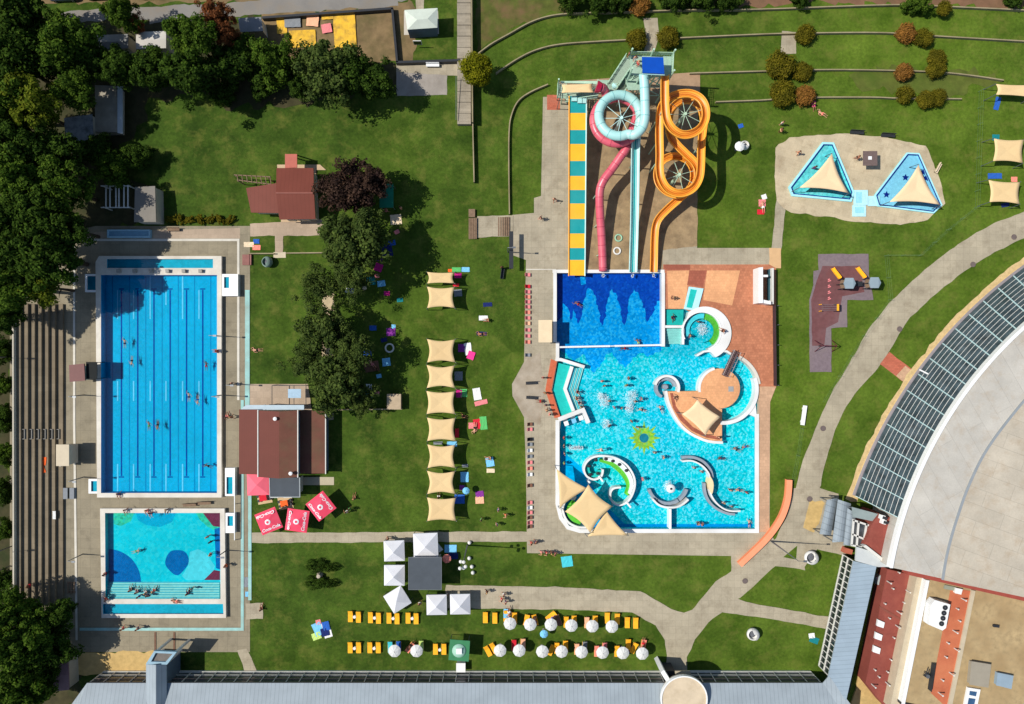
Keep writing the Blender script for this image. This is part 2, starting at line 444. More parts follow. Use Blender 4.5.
# ------------------------------------------------------------------ ground sheets
g = MB(); g.sheet([(-900, -900), (900, -900), (900, 900), (-900, 900)], 0.0, HOLES0 + [HOLE_L])
struct('ground', g, GRASS)
_z = [0.004]
from mathutils import noise as mnoise
def ragged(w, j):
    out = []
    for i, p in enumerate(w):
        a, b = Vector(p), Vector(w[(i + 1) % len(w)]); n = max(1, int((b - a).length / .7))
        for k in range(n):
            q = a.lerp(b, k / n); f = mnoise.noise_vector(Vector((q.x * .55, q.y * .55, 3))) + mnoise.noise_vector(Vector((q.x * 1.9, q.y * 1.9, 7))) * .6
            out.append((q.x + f.x * j, q.y + f.y * j))
    return out
def ground_sheet(name, pts, m, holes=(), z=None, world=False):
    if z is None: _z[0] += .0015; z = _z[0]
    w = pts if world else PX(pts)
    j = {'path': .13, 'curved_path': .16, 'plaza': .1, 'sand_patch': .5, 'bare_earth': 1.4, 'dirt_verge': 1.0, 'woodland_floor': 1.4, 'service_road': .3, 'kids_deck': .25, 'gravel_strip': .3, 'slide_bed': .15, 'rubber_surface': .08, 'red_path': .08, 'concrete_pad': .12, 'promenade': 0}.get(name, 0)
    s = MB().sheet(ragged(w, j) if j else w, z, holes)
    return struct(name, s, m)
ground_sheet('dirt_verge', [(56, 4), (200, 2), (330, 0), (480, -8), (480, -60), (-20, -60), (-20, 8)], EARTH)
LITTER = mat('leaf_litter', RGB(62, 58, 36), .95, .3, .8, dirt=RGB(40, 52, 22), dirt_amt=.8)
ground_sheet('woodland_floor', [(-30, -10), (60, 18), (262, 20), (262, 60), (300, 64), (396, 66), (392, 92), (330, 98), (296, 106), (240, 108), (205, 96), (150, 100), (140, 130), (120, 146), (110, 184), (160, 186), (160, 222), (80, 230), (70, 300), (-30, 320)], LITTER)
ground_sheet('dirt_verge', [(262, 12), (415, 2), (415, 60), (372, 64), (340, 56), (262, 58)], EARTH)
ground_sheet('woodland_floor', [(-30, 310), (14, 310), (14, 606), (90, 606), (84, 640), (80, 690), (60, 720), (-30, 720)], LITTER)
ground_sheet('dirt_verge', [(476, -40), (600, -40), (570, 12), (548, 15), (520, 26), (476, 50)], mat('patchy_turf', RGB(78, 84, 34), .95, .25, .8, dirt=RGB(112, 88, 60), dirt_amt=.85, dirt_scale=.3))
ground_sheet('dirt_verge', [(680, 6), (760, 5), (900, 4), (1040, 8), (1040, -60), (680, -60)], mat('red_brown_earth', RGB(118, 88, 66), .95, .2, .6, dirt=RGB(90, 78, 52), dirt_amt=.5))
ground_sheet('service_road', [(60, 23), (180, 17), (260, 11), (330, 6), (415, 0), (480, -4), (480, -18), (330, -8), (230, 3), (120, 8), (60, 12)], ASPH)
ground_sheet('service_road', [(150, 24), (240, 16), (340, 9), (398, 6), (398, 0), (330, 2), (240, 10), (150, 18)], ASPH)
ground_sheet('path', [(416, 0), (424, 0), (424, 14), (416, 14)], CONC)
ground_sheet('concrete_pad', [(396, 70), (447, 72), (447, 95), (396, 96)], mat('stained_concrete', RGB(150, 142, 132), .9, .1, .7, dirt=RGB(108, 98, 88), dirt_amt=.5))
ground_sheet('path', [(396, 63), (462, 63), (462, 76), (396, 72)], CONC)
ground_sheet('pavilion_pad', [(404, 11), (438, 11), (439, 34), (404, 35)], mat('pale_pad', RGB(190, 182, 168), .9, .06, 1))
ground_sheet('path', [(643, 18), (658, 18), (659, 36), (654, 52), (644, 52), (646, 36)], CONC)
ground_sheet('path', [(782, 31), (797, 32), (796, 54), (780, 54)], CONC)
ground_sheet('bare_earth', [(850, 72), (870, 68), (930, 70), (985, 73), (1000, 80), (960, 96), (900, 92), (860, 88)], mat('thin_grass', RGB(84, 92, 36), .95, .25, .8, dirt=RGB(70, 90, 26), dirt_amt=.8))
HB = HOLES0
ground_sheet('pool_deck', [(10, 300), (40, 238), (96, 226), (250, 226), (250, 652), (78, 652), (10, 640)], DECKC, HB)
ground_sheet('terrace_paving', [(96, 232), (240, 228), (240, 238.5), (80, 238.5)], PINKPATH)
ground_sheet('sand_patch', [(82, 652), (180, 651), (180, 674), (76, 674)], SAND)
ground_sheet('lawn_patch', [(180, 652), (240, 652), (244, 672), (180, 672)], GRASS)
ground_sheet('path', [(237, 650), (247, 648), (257, 672), (246, 674)], CONC)
ground_sheet('path', [(250, 224), (322, 219), (330, 234), (330, 235.5), (250, 236)], PINKPATH)
ground_sheet('path', [(275, 235), (283.5, 235), (283, 253), (275.5, 253)], PINKPATH)
ground_sheet('path', [(274, 252), (286, 252), (286, 258), (274, 258)], mat('pale_slab', RGB(196, 182, 156), .9, .06, 1))
ground_sheet('path', [(322, 290), (334, 290), (334, 420), (322, 420)], mat('trodden_path', RGB(178, 160, 128), .95, .16, 1))
ground_sheet('paved_yard', [(250, 384), (308, 384), (312, 410), (250, 412)], PINKPATH)
ground_sheet('paved_yard', [(300, 477), (334, 477), (334, 485), (300, 485)], mat('pale_slab2', RGB(178, 168, 142), .9, .06, 1))
ground_sheet('path', [(250, 532.5), (530, 531.5), (530, 541.5), (250, 543)], CONC)
ground_sheet('path', [(246, 603), (263, 603), (263, 619), (246, 619)], CONC)
# promenade round the leisure pool
prom = [(543, 97), (592, 95), (592, 110), (697, 95), (697, 248), (776, 248), (775, 262), (776, 386), (770, 400), (769.5, 530), (780, 553),
        (740, 556), (527, 553), (526, 470), (524, 415), (513, 396), (512.5, 384), (524, 364), (526, 260), (512, 255), (512, 215), (534, 213), (534, 198), (541, 196)]
ground_sheet('promenade', prom, CONC, [HOLE_L])
ground_sheet('tower_paving', [(558, 82), (640, 76), (700, 72), (700, 100), (558, 100)], mat('tower_apron', RGB(160, 132, 104), .9, .14, .8, dirt=RGB(110, 84, 64), dirt_amt=.5))
ground_sheet('slide_bed', [(586, 96), (698, 92), (697, 246), (662, 250), (662, 271), (586, 271)], SLIDEBED)
ground_sheet('terracotta_deck', [(663, 264.5), (776, 264.5), (776, 388), (757.4, 388)] + [q for q in LEIS[2:LEIS.index((757, 392))]][::-1] + [(663, 309)], TERRA)
ground_sheet('terracotta_deck', [(664, 264.6), (690, 264.6), (690, 270), (664, 270)], TERRA_D)
ground_sheet('terracotta_deck', [(667, 271), (689, 270.5), (686, 298), (684, 308.6), (668, 308.6)], TERRA_L)
ground_sheet('terracotta_deck', [(689.5, 270.5), (706.5, 270.5), (703, 287), (687, 285)], TERRA_D)
ground_sheet('terracotta_deck', [(707, 270.5), (740, 270.5), (732, 305.5), (703, 300)], TERRA_L)
ground_sheet('pink_walkway', [(758.5, 386.5), (776, 386.5), (770, 402), (769, 532), (758.5, 532)], PINKP)
ground_sheet('brick_red_paving', [(547, 95), (560, 95), (560, 110), (547, 110)], REDP)
ground_sheet('hexagon_paving', [(524, 362), (540, 352), (544, 392), (540, 425), (524, 417), (512.5, 396), (512, 384)], mat('hexagon_paving', RGB(164, 152, 134), .9, .1, .7, dirt=RGB(126, 106, 78), dirt_amt=.5))
# lower path, junction and the curved road
ground_sheet('path', [(446, 585), (560, 587), (640, 591), (655, 599), (671, 609), (684, 612.5), (692, 610), (701, 599), (716, 581), (731, 571), (731, 552), (800, 540),
             (803, 569), (775, 566), (757, 581), (736, 598), (745, 602), (832, 617.5), (830, 629.5), (760, 617), (722, 612), (708, 622), (695, 640), (687, 657), (687, 676), (664, 676),
             (667, 655), (665, 640), (655, 625), (632, 612), (560, 609.5), (446, 608)], CONC)
road_l = smooth_path([(1060, 202), (1024, 212), (985, 228), (950, 250), (925, 270), (900, 292), (885, 308), (868, 330), (850, 362), (832, 392), (815, 430), (803, 460), (795, 492)], 4)
road_r = smooth_path([(1060, 226), (1024, 238), (985, 258), (958, 276), (930, 299), (905, 324), (893, 345), (880, 365), (868, 378), (850, 400), (835, 430), (825, 465), (819, 489)], 4)
ground_sheet('curved_path', road_l + road_r[::-1], CONC)
ground_sheet('plaza', [(794, 488), (819, 488), (838, 494), (846, 556), (817, 549), (803, 569), (775, 566), (740, 598), (722, 604), (734, 572), (752, 560), (776, 538), (788, 512)], CONC)
ground_sheet('lawn_patch', [(783, 557), (797, 545.5), (796, 559.5)], GRASS)
ground_sheet('path', [(803, 559), (805, 570), (785, 565), (788, 560)], CONC)
ground_sheet('sand_patch', [(808, 499), (824, 502), (816, 533), (803, 528)], SAND)
ground_sheet('red_path', [(889, 352), (925, 380), (916, 392), (880, 364)], REDP)
ground_sheet('red_path', [(905, 366), (925, 380), (916, 392), (896, 376)], PINKP)
hall_o = (855.6, 495), (889, 420), (945, 340)
cx, cy, cr = circle3(*hall_o)
strip = [(cx + (cr + d) * math.cos(a), cy + (cr + d) * math.sin(a)) for d, rng in ((9, (0, 1)), (-4, (1, 0))) for a in
         [math.atan2(y - cy, x - cx) for x, y in ((850, 500), (866, 463), (889, 420), (914, 380), (945, 340), (985, 301), (1030, 268))][::1 if rng == (0, 1) else -1]]
ground_sheet('gravel_strip', strip, mat('tan_gravel', RGB(196, 170, 122), .95, .15, 2, bump=.4))
ground_sheet('kids_deck', [(775, 148), (790, 137), (850, 134), (890, 138), (925, 146), (937, 172), (945, 203), (928, 220), (900, 225), (860, 222), (825, 217), (790, 212), (776, 204)], KIDP)
ground_sheet('path', [(776, 200), (785, 210), (781, 250), (771, 250)], CONC)
ground_sheet('path', [(769, 248), (781, 248), (781, 268), (776, 268), (769, 264)], mat('tan_path', RGB(204, 166, 122), .9, .07, 1))
ground_sheet('rubber_surface', [(818, 254), (868, 254), (869, 275), (873, 300), (847, 300), (847, 327), (831, 328), (831, 372), (809.5, 372), (809, 300), (813, 285), (813, 271), (818, 270)], RUBBER)
ground_sheet('rubber_surface', [(822, 266), (860, 266), (864, 292), (842, 296), (838, 322), (826, 328), (824, 346), (812, 346), (811, 300), (818, 276)], RUBBER_M)
# deck markings round the raised pools
def strip_sheet(name, pts, w, m):
    _z[0] += .0015
    a, b = offs(PX(pts), w / 2), offs(PX(pts), -w / 2)
    return struct(name, MB().sheet(a + b[::-1], _z[0]), m)
strip_sheet('deck_marking', [(78, 240), (238.5, 240), (238.5, 400)], .36, LINE)
strip_sheet('deck_marking', [(74.5, 246), (74.5, 420), (77, 640)], .34, LINE)
strip_sheet('deck_marking', [(247.5, 290), (247.5, 412)], .7, TURQ_LINE)
strip_sheet('deck_marking', [(242.5, 400), (242.5, 629), (80, 629)], .45, TURQ_LINE)
strip_sheet('deck_marking', [(250, 478), (250, 600)], .5, TURQ_LINE)
strip_sheet('deck_marking', [(155.5, 632), (155.5, 652)], .28, mat('rust_channel', RGB(110, 82, 66), .9, .15, 2))
strip_sheet('deck_marking', [(174.5, 632), (174.5, 652)], .28, mat('rust_channel', RGB(110, 82, 66), .9, .15, 2))
strip_sheet('deck_marking', [(526, 269.5), (556, 269.5)], .15, LINE)
# ------------------------------------------------------------------ pools
T_LAP = caustic_tiles('lap_pool_tiles', RGB(10, 174, 218), .07, .3)
T_LAPD = caustic_tiles('lane_line_tiles', RGB(0, 74, 160), .1, .4)
T_LAPL = caustic_tiles('pale_lane_tiles', RGB(120, 214, 246), .08, .5)
T_MID = caustic_tiles('mid_lane_tiles', RGB(4, 138, 192), .08, .5)
T_CHAN = caustic_tiles('channel_tiles', RGB(30, 172, 196), .08, .4)
T_TURQ = caustic_tiles('turquoise_caustic_mosaic', RGB(6, 194, 200), .16, .24, col2=RGB(120, 232, 234), amt=.62, big=(1.0, .84, 1.04))  # pale cells painted into the floor colour stand for the caustic light network
T_SHAL = caustic_tiles('shallow_pool_mosaic', RGB(10, 200, 216), .07, .4, col2=RGB(70, 222, 226), amt=.4)
T_DEEP = caustic_tiles('deep_blue_mosaic', RGB(6, 66, 170), .14, .3, col2=RGB(20, 100, 206), amt=.4)
T_MIDB = caustic_tiles('mid_blue_mosaic', RGB(0, 146, 222), .16, .3, col2=RGB(60, 196, 240), amt=.5)
T_BLUE = caustic_tiles('blue_shape_tiles', RGB(0, 104, 172), .12, .3)
T_AQUA = caustic_tiles('aqua_mosaic', RGB(40, 186, 176), .07, .4)
T_LBLUE = caustic_tiles('pale_blue_mosaic', RGB(86, 214, 226), .08, .4)
T_MAR = caustic_tiles('maroon_mosaic', RGB(122, 50, 72), .12, .3)
T_YG = caustic_tiles('yellow_green_mosaic', RGB(54, 190, 150), .25, .35, col2=RGB(30, 200, 200), amt=.5)
T_STEP = caustic_tiles('step_tiles', RGB(150, 214, 206), .05, .4)
T_GREEN = caustic_tiles('green_mosaic', RGB(96, 186, 62), .12, .3)
T_YEL = caustic_tiles('yellow_mosaic', RGB(140, 182, 50), .25, .3, col2=RGB(60, 180, 130), amt=.6)
T_KID = caustic_tiles('kids_turquoise_mosaic', RGB(110, 220, 222), .2, .3, col2=RGB(150, 236, 236), amt=.6)
T_KIDB = caustic_tiles('kids_blue_mosaic', RGB(150, 214, 240), .07, .3)
T_NAVY = caustic_tiles('navy_mosaic', RGB(16, 40, 130), .1, .3)
WATER = water_mat('pool_water', (.84, .955, .985), .06, 1.4)
WATER_L = water_mat('leisure_pool_water', (.86, .965, .98), .1, 2.2)

def px_box(x0, y0, x1, y1):
    return [(x0, y0), (x1, y0), (x1, y1), (x0, y1)]
def band(cx, cy, r0, r1, a0, a1, n=24):
    return arc(cx, cy, r1, a0, a1, n) + arc(cx, cy, r0, a1, a0, n)
def prism_px(pts, z0, z1, mb=None):
    """outline as it reads in the photo at its top height z1"""
    return (mb or MB()).prism(PX(pts, z1), z0, z1)
def wall_px(pts, wpx, z0, z1, mb=None, closed=False):
    return (mb or MB()).wall(PX(pts, z1), wpx * S, z0, z1, closed)

# ---- lap pool
ZF = -.72
lp = thing('lap_pool', 'long blue six-lane swimming pool with a pale raised rim', 'swimming pool', P(159, 384, 0))
r = MB().sheet(PX(LAP_RIM, ZR), ZR, [PX(LAP_IN, ZR), PX(LAP_CH, ZR)]).walls(PX(LAP_RIM, ZR), 0, ZR, False)
obj('rim', r, RIMW, lp, world=True)
b = MB().walls(PX(LAP_IN, ZR), ZF, ZR).sheet(PX(LAP_IN, ZR), ZF)
obj('basin', b, T_LAP, lp, world=True)
b = MB().walls(PX(LAP_CH, ZR), ZR - .4, ZR).sheet(PX(LAP_CH, ZR), ZR - .4)
obj('overflow_channel', b, T_CHAN, lp, world=True)
for x in (121.5, 137.8, 154, 170.2, 186.6, 202.8):
    m = MB().sheet(PX([(x - .75, 290), (x + .75, 290), (x + .75, 476), (x - .75, 476)], ZF), ZF + .008)
    for y in (289, 477): m.sheet(PX(px_box(x - 2.6, y - .6, x + 2.6, y + .6), ZF), ZF + .012)
    obj('lane_line', m, T_LAPD, lp, world=True)
for i, x in enumerate((117.6, 133.6, 150.2, 166, 182.6, 199)):
    for y0, y1 in ((290 - 14 * (i in (2, 4)), 319 - 14 * (i == 3)), (381, 401), (464, 492)):
        obj('lane_marking', MB().sheet(PX(px_box(x - .55, y0, x + .55, y1), ZF), ZF + .016), T_LAPL, lp, world=True)
for x in (112.5, 129.5, 145.8, 162.2, 178.4, 194.6, 210.8):
    obj('tile_seam', MB().sheet(PX(px_box(x - .5, 276, x + .5, 492), ZF), ZF + .006), T_MID, lp, world=True)
for x in (118, 134, 150.5, 167, 183.3, 200):
    m = MB().prism(PX(px_box(x - 1.7, 269.2, x + 1.7, 272.6), ZR + .45), ZR, [ZR + .42, ZR + .42, ZR + .5, ZR + .5])
    k = obj('starting_block', m, mat('block_grey', RGB(150, 146, 138), .7, .1, 2), lp, world=True)
struct('pool_water', MB().sheet(PX(LAP_IN, ZR), ZR - .1), WATER)
struct('channel_water', MB().sheet(PX(LAP_CH, ZR), ZR - .2), WATER)

# ---- shallow pool
ZF = -.35
sp = thing('shallow_pool', 'square turquoise teaching pool with dark blue shapes and a flight of pale steps', 'swimming pool', P(163, 560, 0))
obj('rim', MB().sheet(PX(SH_RIM, ZR), ZR, [PX(SH_IN, ZR), PX(SH_CH, ZR)]).walls(PX(SH_RIM, ZR), 0, ZR, False), RIMW, sp, world=True)
obj('basin', MB().walls(PX(SH_IN, ZR), ZF, ZR).sheet(PX(SH_IN, ZR), ZF), T_SHAL, sp, world=True)
obj('overflow_channel', MB().walls(PX(SH_CH, ZR), ZR - .4, ZR).sheet(PX(SH_CH, ZR), ZR - .4), T_CHAN, sp, world=True)
def mosaic(name, pts, z, m, par):
    return obj(name, MB().sheet(PX(pts, z - .008), z), m, par, world=True)
mosaic('blue_mosaic', [(108, 549)] + arc(108, 582, 33, 90, 0, 14) + [(108, 582)], ZF + .008, T_BLUE, sp)
blob = [(177 + (10.8 + 1.2 * math.sin(2 * a + 1)) * math.cos(a), 561.5 - (12.6 + 1.2 * math.sin(3 * a)) * math.sin(a)) for a in [R(12 * i) for i in range(30)]]
mosaic('blue_mosaic', blob, ZF + .008, T_BLUE, sp)
mosaic('blue_mosaic', [(214.5, 529), (221, 527), (221, 570), (216, 568)], ZF + .008, T_BLUE, sp)
mosaic('pale_mosaic', [(190, 552), (198, 549), (206, 553), (215, 566), (213, 573), (203, 580), (186, 580), (182, 576), (188, 566)], ZF + .006, T_LBLUE, sp)
mosaic('maroon_mosaic', [(203, 513), (220, 513), (220, 527), (213, 526)], ZF + .008, T_MAR, sp)
mosaic('maroon_mosaic', [(204, 580), (214, 570), (220, 571), (220, 580)], ZF + .008, T_MAR, sp)
mosaic('yellow_green_mosaic', [(196, 513), (204, 513), (219, 527), (219, 532), (208, 527), (200, 520)], ZF + .006, T_YG, sp)
mosaic('yellow_green_mosaic', [(113, 513), (134, 513), (131, 521), (121, 526), (114, 524)], ZF + .006, T_YG, sp)
mosaic('mid_blue_mosaic', [(136, 513), (176, 513), (172, 522), (160, 527), (146, 525), (138, 520)], ZF + .005, caustic_tiles('mid_turquoise', RGB(0, 172, 208), .08, .4), sp)
for i in range(7):
    y = 582 + i * 2.5; zt = ZF + .1 + i * .105
    obj('step', MB().prism(PX(px_box(106.2, y, 219.4, 599.1), zt), ZF + .002 * i, zt), T_STEP, sp, world=True)
    obj('nosing', MB().sheet(PX(px_box(106.4, y + .1, 219.2, y + .75), zt), zt + .004), T_CHAN, sp, world=True)
struct('pool_water', MB().sheet(PX(SH_IN, ZR), ZR - .1), WATER)
struct('channel_water', MB().sheet(PX(SH_CH, ZR), ZR - .2), WATER)

# ---- leisure pool
ZF = -1.15
lz = thing('leisure_pool', 'large irregular turquoise leisure pool with mosaic floor and white rim', 'swimming pool', P(650, 440, 0))
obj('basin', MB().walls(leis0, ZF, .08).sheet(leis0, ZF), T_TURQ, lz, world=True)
up = [(556, 272), (664, 272), (664, 349), (655, 352), (648, 357), (640, 353), (632, 360), (625, 368), (618, 361), (612, 352), (606, 354), (600, 367), (594, 373), (588, 363), (582, 354), (574, 361), (566, 353), (557, 349)]
def jag(p):      # stepped mosaic edge
    r_ = random.Random(5); out = []
    for (x0, y0), (x1, y1) in zip(p, p[1:] + p[:1]):
        n = 1 if abs(x1 - x0) > 60 or (x0 == x1) else max(2, int(math.hypot(x1 - x0, y1 - y0) / 2.5))
        out += [(x0 + (x1 - x0) * k / n + r_.uniform(-1.1, 1.1), y0 + (y1 - y0) * k / n + r_.uniform(-1.6, 1.6)) if k else (x0, y0) for k in range(n)]
    return out
def clipw(pts):   # keep mosaics inside the basin walls
    return [(min(max(x, 557.2), 661.6), y) for x, y in pts]
obj('mid_blue_mosaic', MB().sheet(PX(clipw(jag(up)), ZF), ZF + .006), T_MIDB, lz, world=True)
deep = [(556, 272), (664, 272), (664, 296), (657, 301), (652, 315), (647, 322), (643, 304), (638, 292), (634, 289), (630, 296), (627, 318), (624, 326), (620, 306), (616, 293), (612, 289), (608, 298), (605, 318), (602, 326), (598, 306), (593, 291), (588, 288), (584, 299), (581, 318), (578, 324), (574, 308), (571, 322), (568, 308), (563, 303), (561, 318), (556, 322)]
obj('deep_blue_mosaic', MB().sheet(PX(clipw(jag(deep)), ZF), ZF + .012), T_DEEP, lz, world=True)
for pts in ([(580, 276), (585, 276), (586, 284), (581, 285)],):
    obj('mid_blue_mosaic', MB().sheet(PX(pts, ZF), ZF + .018), T_MIDB, lz, world=True)
obj('south_blue_mosaic', MB().sheet(PX([(566, 524), (755, 524), (755, 529), (580, 529)], ZF), ZF + .01), caustic_tiles('south_blue', RGB(0, 136, 206), .08, .4), lz, world=True)
obj('south_blue_mosaic', MB().sheet(PX([(561, 450), (585, 470), (600, 500), (625, 524), (566, 523), (561, 508)], ZF), ZF + .006), caustic_tiles('bay_blue', RGB(0, 160, 216), .15, .45), lz, world=True)
sun = [(17.5 if i % 4 == 0 else 13 if i % 2 == 0 else 9.6) for i in range(32)]
obj('sun_mosaic', MB().sheet(PX([(644 + q * math.cos(R(11.25 * i)), 438 - q * math.sin(R(11.25 * i))) for i, q in enumerate(sun)], ZF), ZF + .01), T_YEL, lz, world=True)
obj('sun_mosaic', MB().sheet(PX(arc(644, 438, 4.6, 0, 350, 20), ZF), ZF + .016), caustic_tiles('teal_mosaic', RGB(30, 120, 140), .1, .3), lz, world=True)
for k in range(8):
    a = R(45 * k + 11)
    obj('sun_mosaic', MB().sheet(PX([(644 + 8 * math.cos(a) + 1.2 * math.cos(R(q * 60)), 438 - 8 * math.sin(a) - 1.2 * math.sin(R(q * 60))) for q in range(6)], ZF), ZF + .016), T_GREEN, lz, world=True)
# white rim walls (each stretch its own part)
rm = [[(555, 271.4), (555, 342)], [(557.5, 342), (557.5, 360)], [(557.5, 420), (557.5, 504), (561, 518), (568, 527.5), (580, 531), (757, 531), (757, 414)]]
obj('rim', MB().wall(PX([(552.6, 271.3), (664.5, 271.3)], .12), .5, .012, .12), RIMWW, lz, world=True)
for q in rm: obj('rim', MB().wall(PX(q, .15), .52 if len(q) < 3 else .6, .012, .15 + .004 * len(q)), RIMWW, lz, world=True)
obj('rim', MB().wall(PX([(663.3, 272.8), (663.3, 346.5)], .22), .5, ZF, .22), RIMWW, lz, world=True)
# shallow ledges and steps
def ledge(name, pts, zt, m): return obj(name, MB().prism(PX(pts, zt), ZF + .02, zt), m, lz, world=True)
ledge('shallow_ledge', [(665.5, 309.6), (683.5, 309.6), (683, 325), (665.5, 325)], -.28, T_AQUA)
for i in range(6):
    ledge('step', [(665.6, 328.5), (682, 328.5), (682, 331 + 2.6 * i), (665.6, 331 + 2.6 * i)], -.3 - .12 * i + .002 * i, T_STEP)
obj('divider', wall_px([(665.2, 326.6), (684, 326.6)], 2.6, ZF, .2), RIMWW, lz, world=True)
obj('divider', wall_px([(683.2, 328.2), (683.2, 344.5)], 2.2, ZF, .22), RIMWW, lz, world=True)
t2 = thing('shallow_basin', 'tilted pale aqua basin on the terracotta deck above the whirlpool', 'basin', P(695, 298, 0))
obj('rim', prism_px([(689, 286.6), (703.6, 288.6), (697.6, 311), (684, 309)], .01, .26), mat('aqua_white', RGB(176, 220, 226), .6, .08, 2), t2, world=True)
obj('tiled_floor', MB().sheet(PX([(690.6, 289), (697, 290), (692, 308), (686.4, 307.4)], .27), .27), T_AQUA, t2, world=True)
ledge('shallow_ledge', [(558.6, 363), (571, 366), (564.5, 389), (572, 411.5), (561, 416.5), (552.6, 390)], -.25, T_AQUA)
obj('divider', wall_px([(572, 366.5), (565, 389), (573.5, 411)], 3.4, ZF, .2), RIMWW, lz, world=True)
obj('divider', wall_px([(555.5, 359.3), (561, 359.6), (584.5, 367)], 3.2, ZF, .24), RIMWW, lz, world=True)
obj('divider', wall_px([(558.5, 419.6), (583, 410), (588.5, 423)], 4.2, ZF, .26), RIMWW, lz, world=True)
for i in range(6):
    a = 1.6 * i
    ledge('step', [(574, 368), (575.5 + a, 368.3), (569.5 + a, 389.5), (576.5 + a, 409.5), (575, 410), (567, 389)], -.22 - .13 * i, T_STEP if i % 2 else T_LBLUE)
struct('leisure_pool_water', MB().sheet(offs(leis0, .02 if area(leis0) > 0 else -.02, True), -.1), WATER_L)
REDS = mat('orange_red_pavers', RGB(190, 98, 66), .85, .12, 3)
struct('terracotta_edging', prism_px([(551, 359), (557, 361.5), (551.4, 390), (560.5, 417), (554.5, 418), (545.4, 390)], 0.01, .12), REDS)

def feat(name, label, cat, px, py, group=None): return thing(name, label, cat, P(px, py, 0), 0, group)
# whirlpool bay
t = feat('whirlpool', 'round whirlpool bay with thick white crescent rim beside the terracotta deck', 'whirlpool', 703, 331)
cres = arc(705, 333, 26.5, 128, -66, 30) + arc(702, 331, 18.5, -72, 150, 30)
obj('rim', prism_px(cres, ZF, .3), RIMWW, t, world=True)
obj('inner_edge', wall_px(arc(702, 331, 19.2, 205, -60, 30), 1.4, ZF, .36), WHITE, t, world=True)
obj('bench', MB().prism(PX(band(702, 331, 12, 17.6, 78, -50), -.3), ZF + .02, -.3), T_GREEN, t, world=True)
obj('bench', MB().prism(PX(band(702, 331, 12.5, 17.6, 200, 82), -.34), ZF + .02, -.34), T_LBLUE, t, world=True)
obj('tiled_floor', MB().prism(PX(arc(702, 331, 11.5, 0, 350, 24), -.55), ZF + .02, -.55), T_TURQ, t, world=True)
# island with sail
t = feat('pool_island', 'tan paved island with white curved rim inside the leisure pool', 'island', 712, 400)
fan = [(667, 391.5), (704, 391), (706, 391.4)] + arc(720, 389, 20, 186, -90, 26)[::-1][:0]
circ = arc(720, 388.5, 20, 0, 350, 40)
obj('paved_disc', prism_px(circ, ZF, .28), TERRA_L, t, world=True)
fanp = [(667, 391.5), (706, 391), (716, 408), (722, 409), (722, 441), (711, 440.5), (700, 437), (688, 430), (678, 420), (671, 408)]
obj('paved_deck', prism_px(fanp, ZF, .284), TERRA_L, t, world=True)
obj('white_rim', wall_px(smooth_path([(666, 391), (669, 404), (677, 420), (687, 431), (700, 438.4), (711, 441.8), (723, 442.6)], 4), 2.6, ZF, .32), RIMWW, t, world=True)
obj('brick_edge', MB().sheet(PX([(670, 393), (673, 393), (676, 406), (683, 417), (693, 427), (706, 434), (720, 437), (720, 440), (706, 437.6), (692, 431), (680, 420), (673, 408)], .29), .29), TERRA_D, t, world=True)
obj('white_rim', wall_px(arc(720, 388.5, 20.6, 190, 105, 14), 2.4, ZF, .33), RIMWW, t, world=True)
obj('drain_cover', MB().box(*P(731, 389, .3)[:2], .29, .8, .8, .02), mat('steel_plate', RGB(150, 150, 148), .5, .06, 2), t, world=True)
t = feat('channel_wall', 'white curved wall closing the channel round the island', 'wall', 752, 400)
obj('wall', wall_px(arc(723.5, 389.5, 33.5, 20, -95, 24), 3.6, ZF, .34), RIMWW, t, world=True)
obj('corner_slab', prism_px([(755.6, 404), (757, 418), (748.5, 414)], ZF, .2), RIMWW, t, world=True)
t = feat('lagoon_edge', 'thin white curved edge running from the whirlpool to the footbridge', 'pool edge', 720, 352)
obj('edge', wall_px([(697, 355.5), (704, 351.5), (713, 350.6), (727, 351.3), (731, 354)], 2, ZF, .2), RIMWW, t, world=True)
obj('edge', wall_px(arc(724, 389, 35.4, 64, 8, 16), 3.2, ZF, .22), RIMW, t, world=True)
t = feat('footbridge', 'short dark timber footbridge leading from the deck to the island', 'bridge', 729, 365)
a, b = P(736, 351, .5), P(724.5, 376, .5); d = (b - a).normalized(); n = Vector((-d.y, d.x, 0))
m = MB()
for i in range(14):
    q = a + (b - a) * (i + .5) / 14
    m.bar(q - n * .5, q + n * .5, .24, .06)
obj('deck_boards', m, mat('dark_timber', RGB(96, 74, 72), .8, .2, 2), t, world=True)
for s in (-1, 1):
    m = MB().bar(a + n * .52 * s + Vector((0, 0, .9)), b + n * .52 * s + Vector((0, 0, .9)), .06)
    for i in range(6):
        q = a + (b - a) * (.03 + .94 * i / 5) + n * .52 * s
        m.bar(q + Vector((0, 0, -.2)), q + Vector((0, 0, .9)), .05)
    obj('railing', m, mat('rail_grey', RGB(170, 160, 156), .4, .05, 2), t, world=True)
obj('beam', MB().bar(a + Vector((0, 0, -.15)), b + Vector((0, 0, -.15)), .6, .2), DARKM, t, world=True)
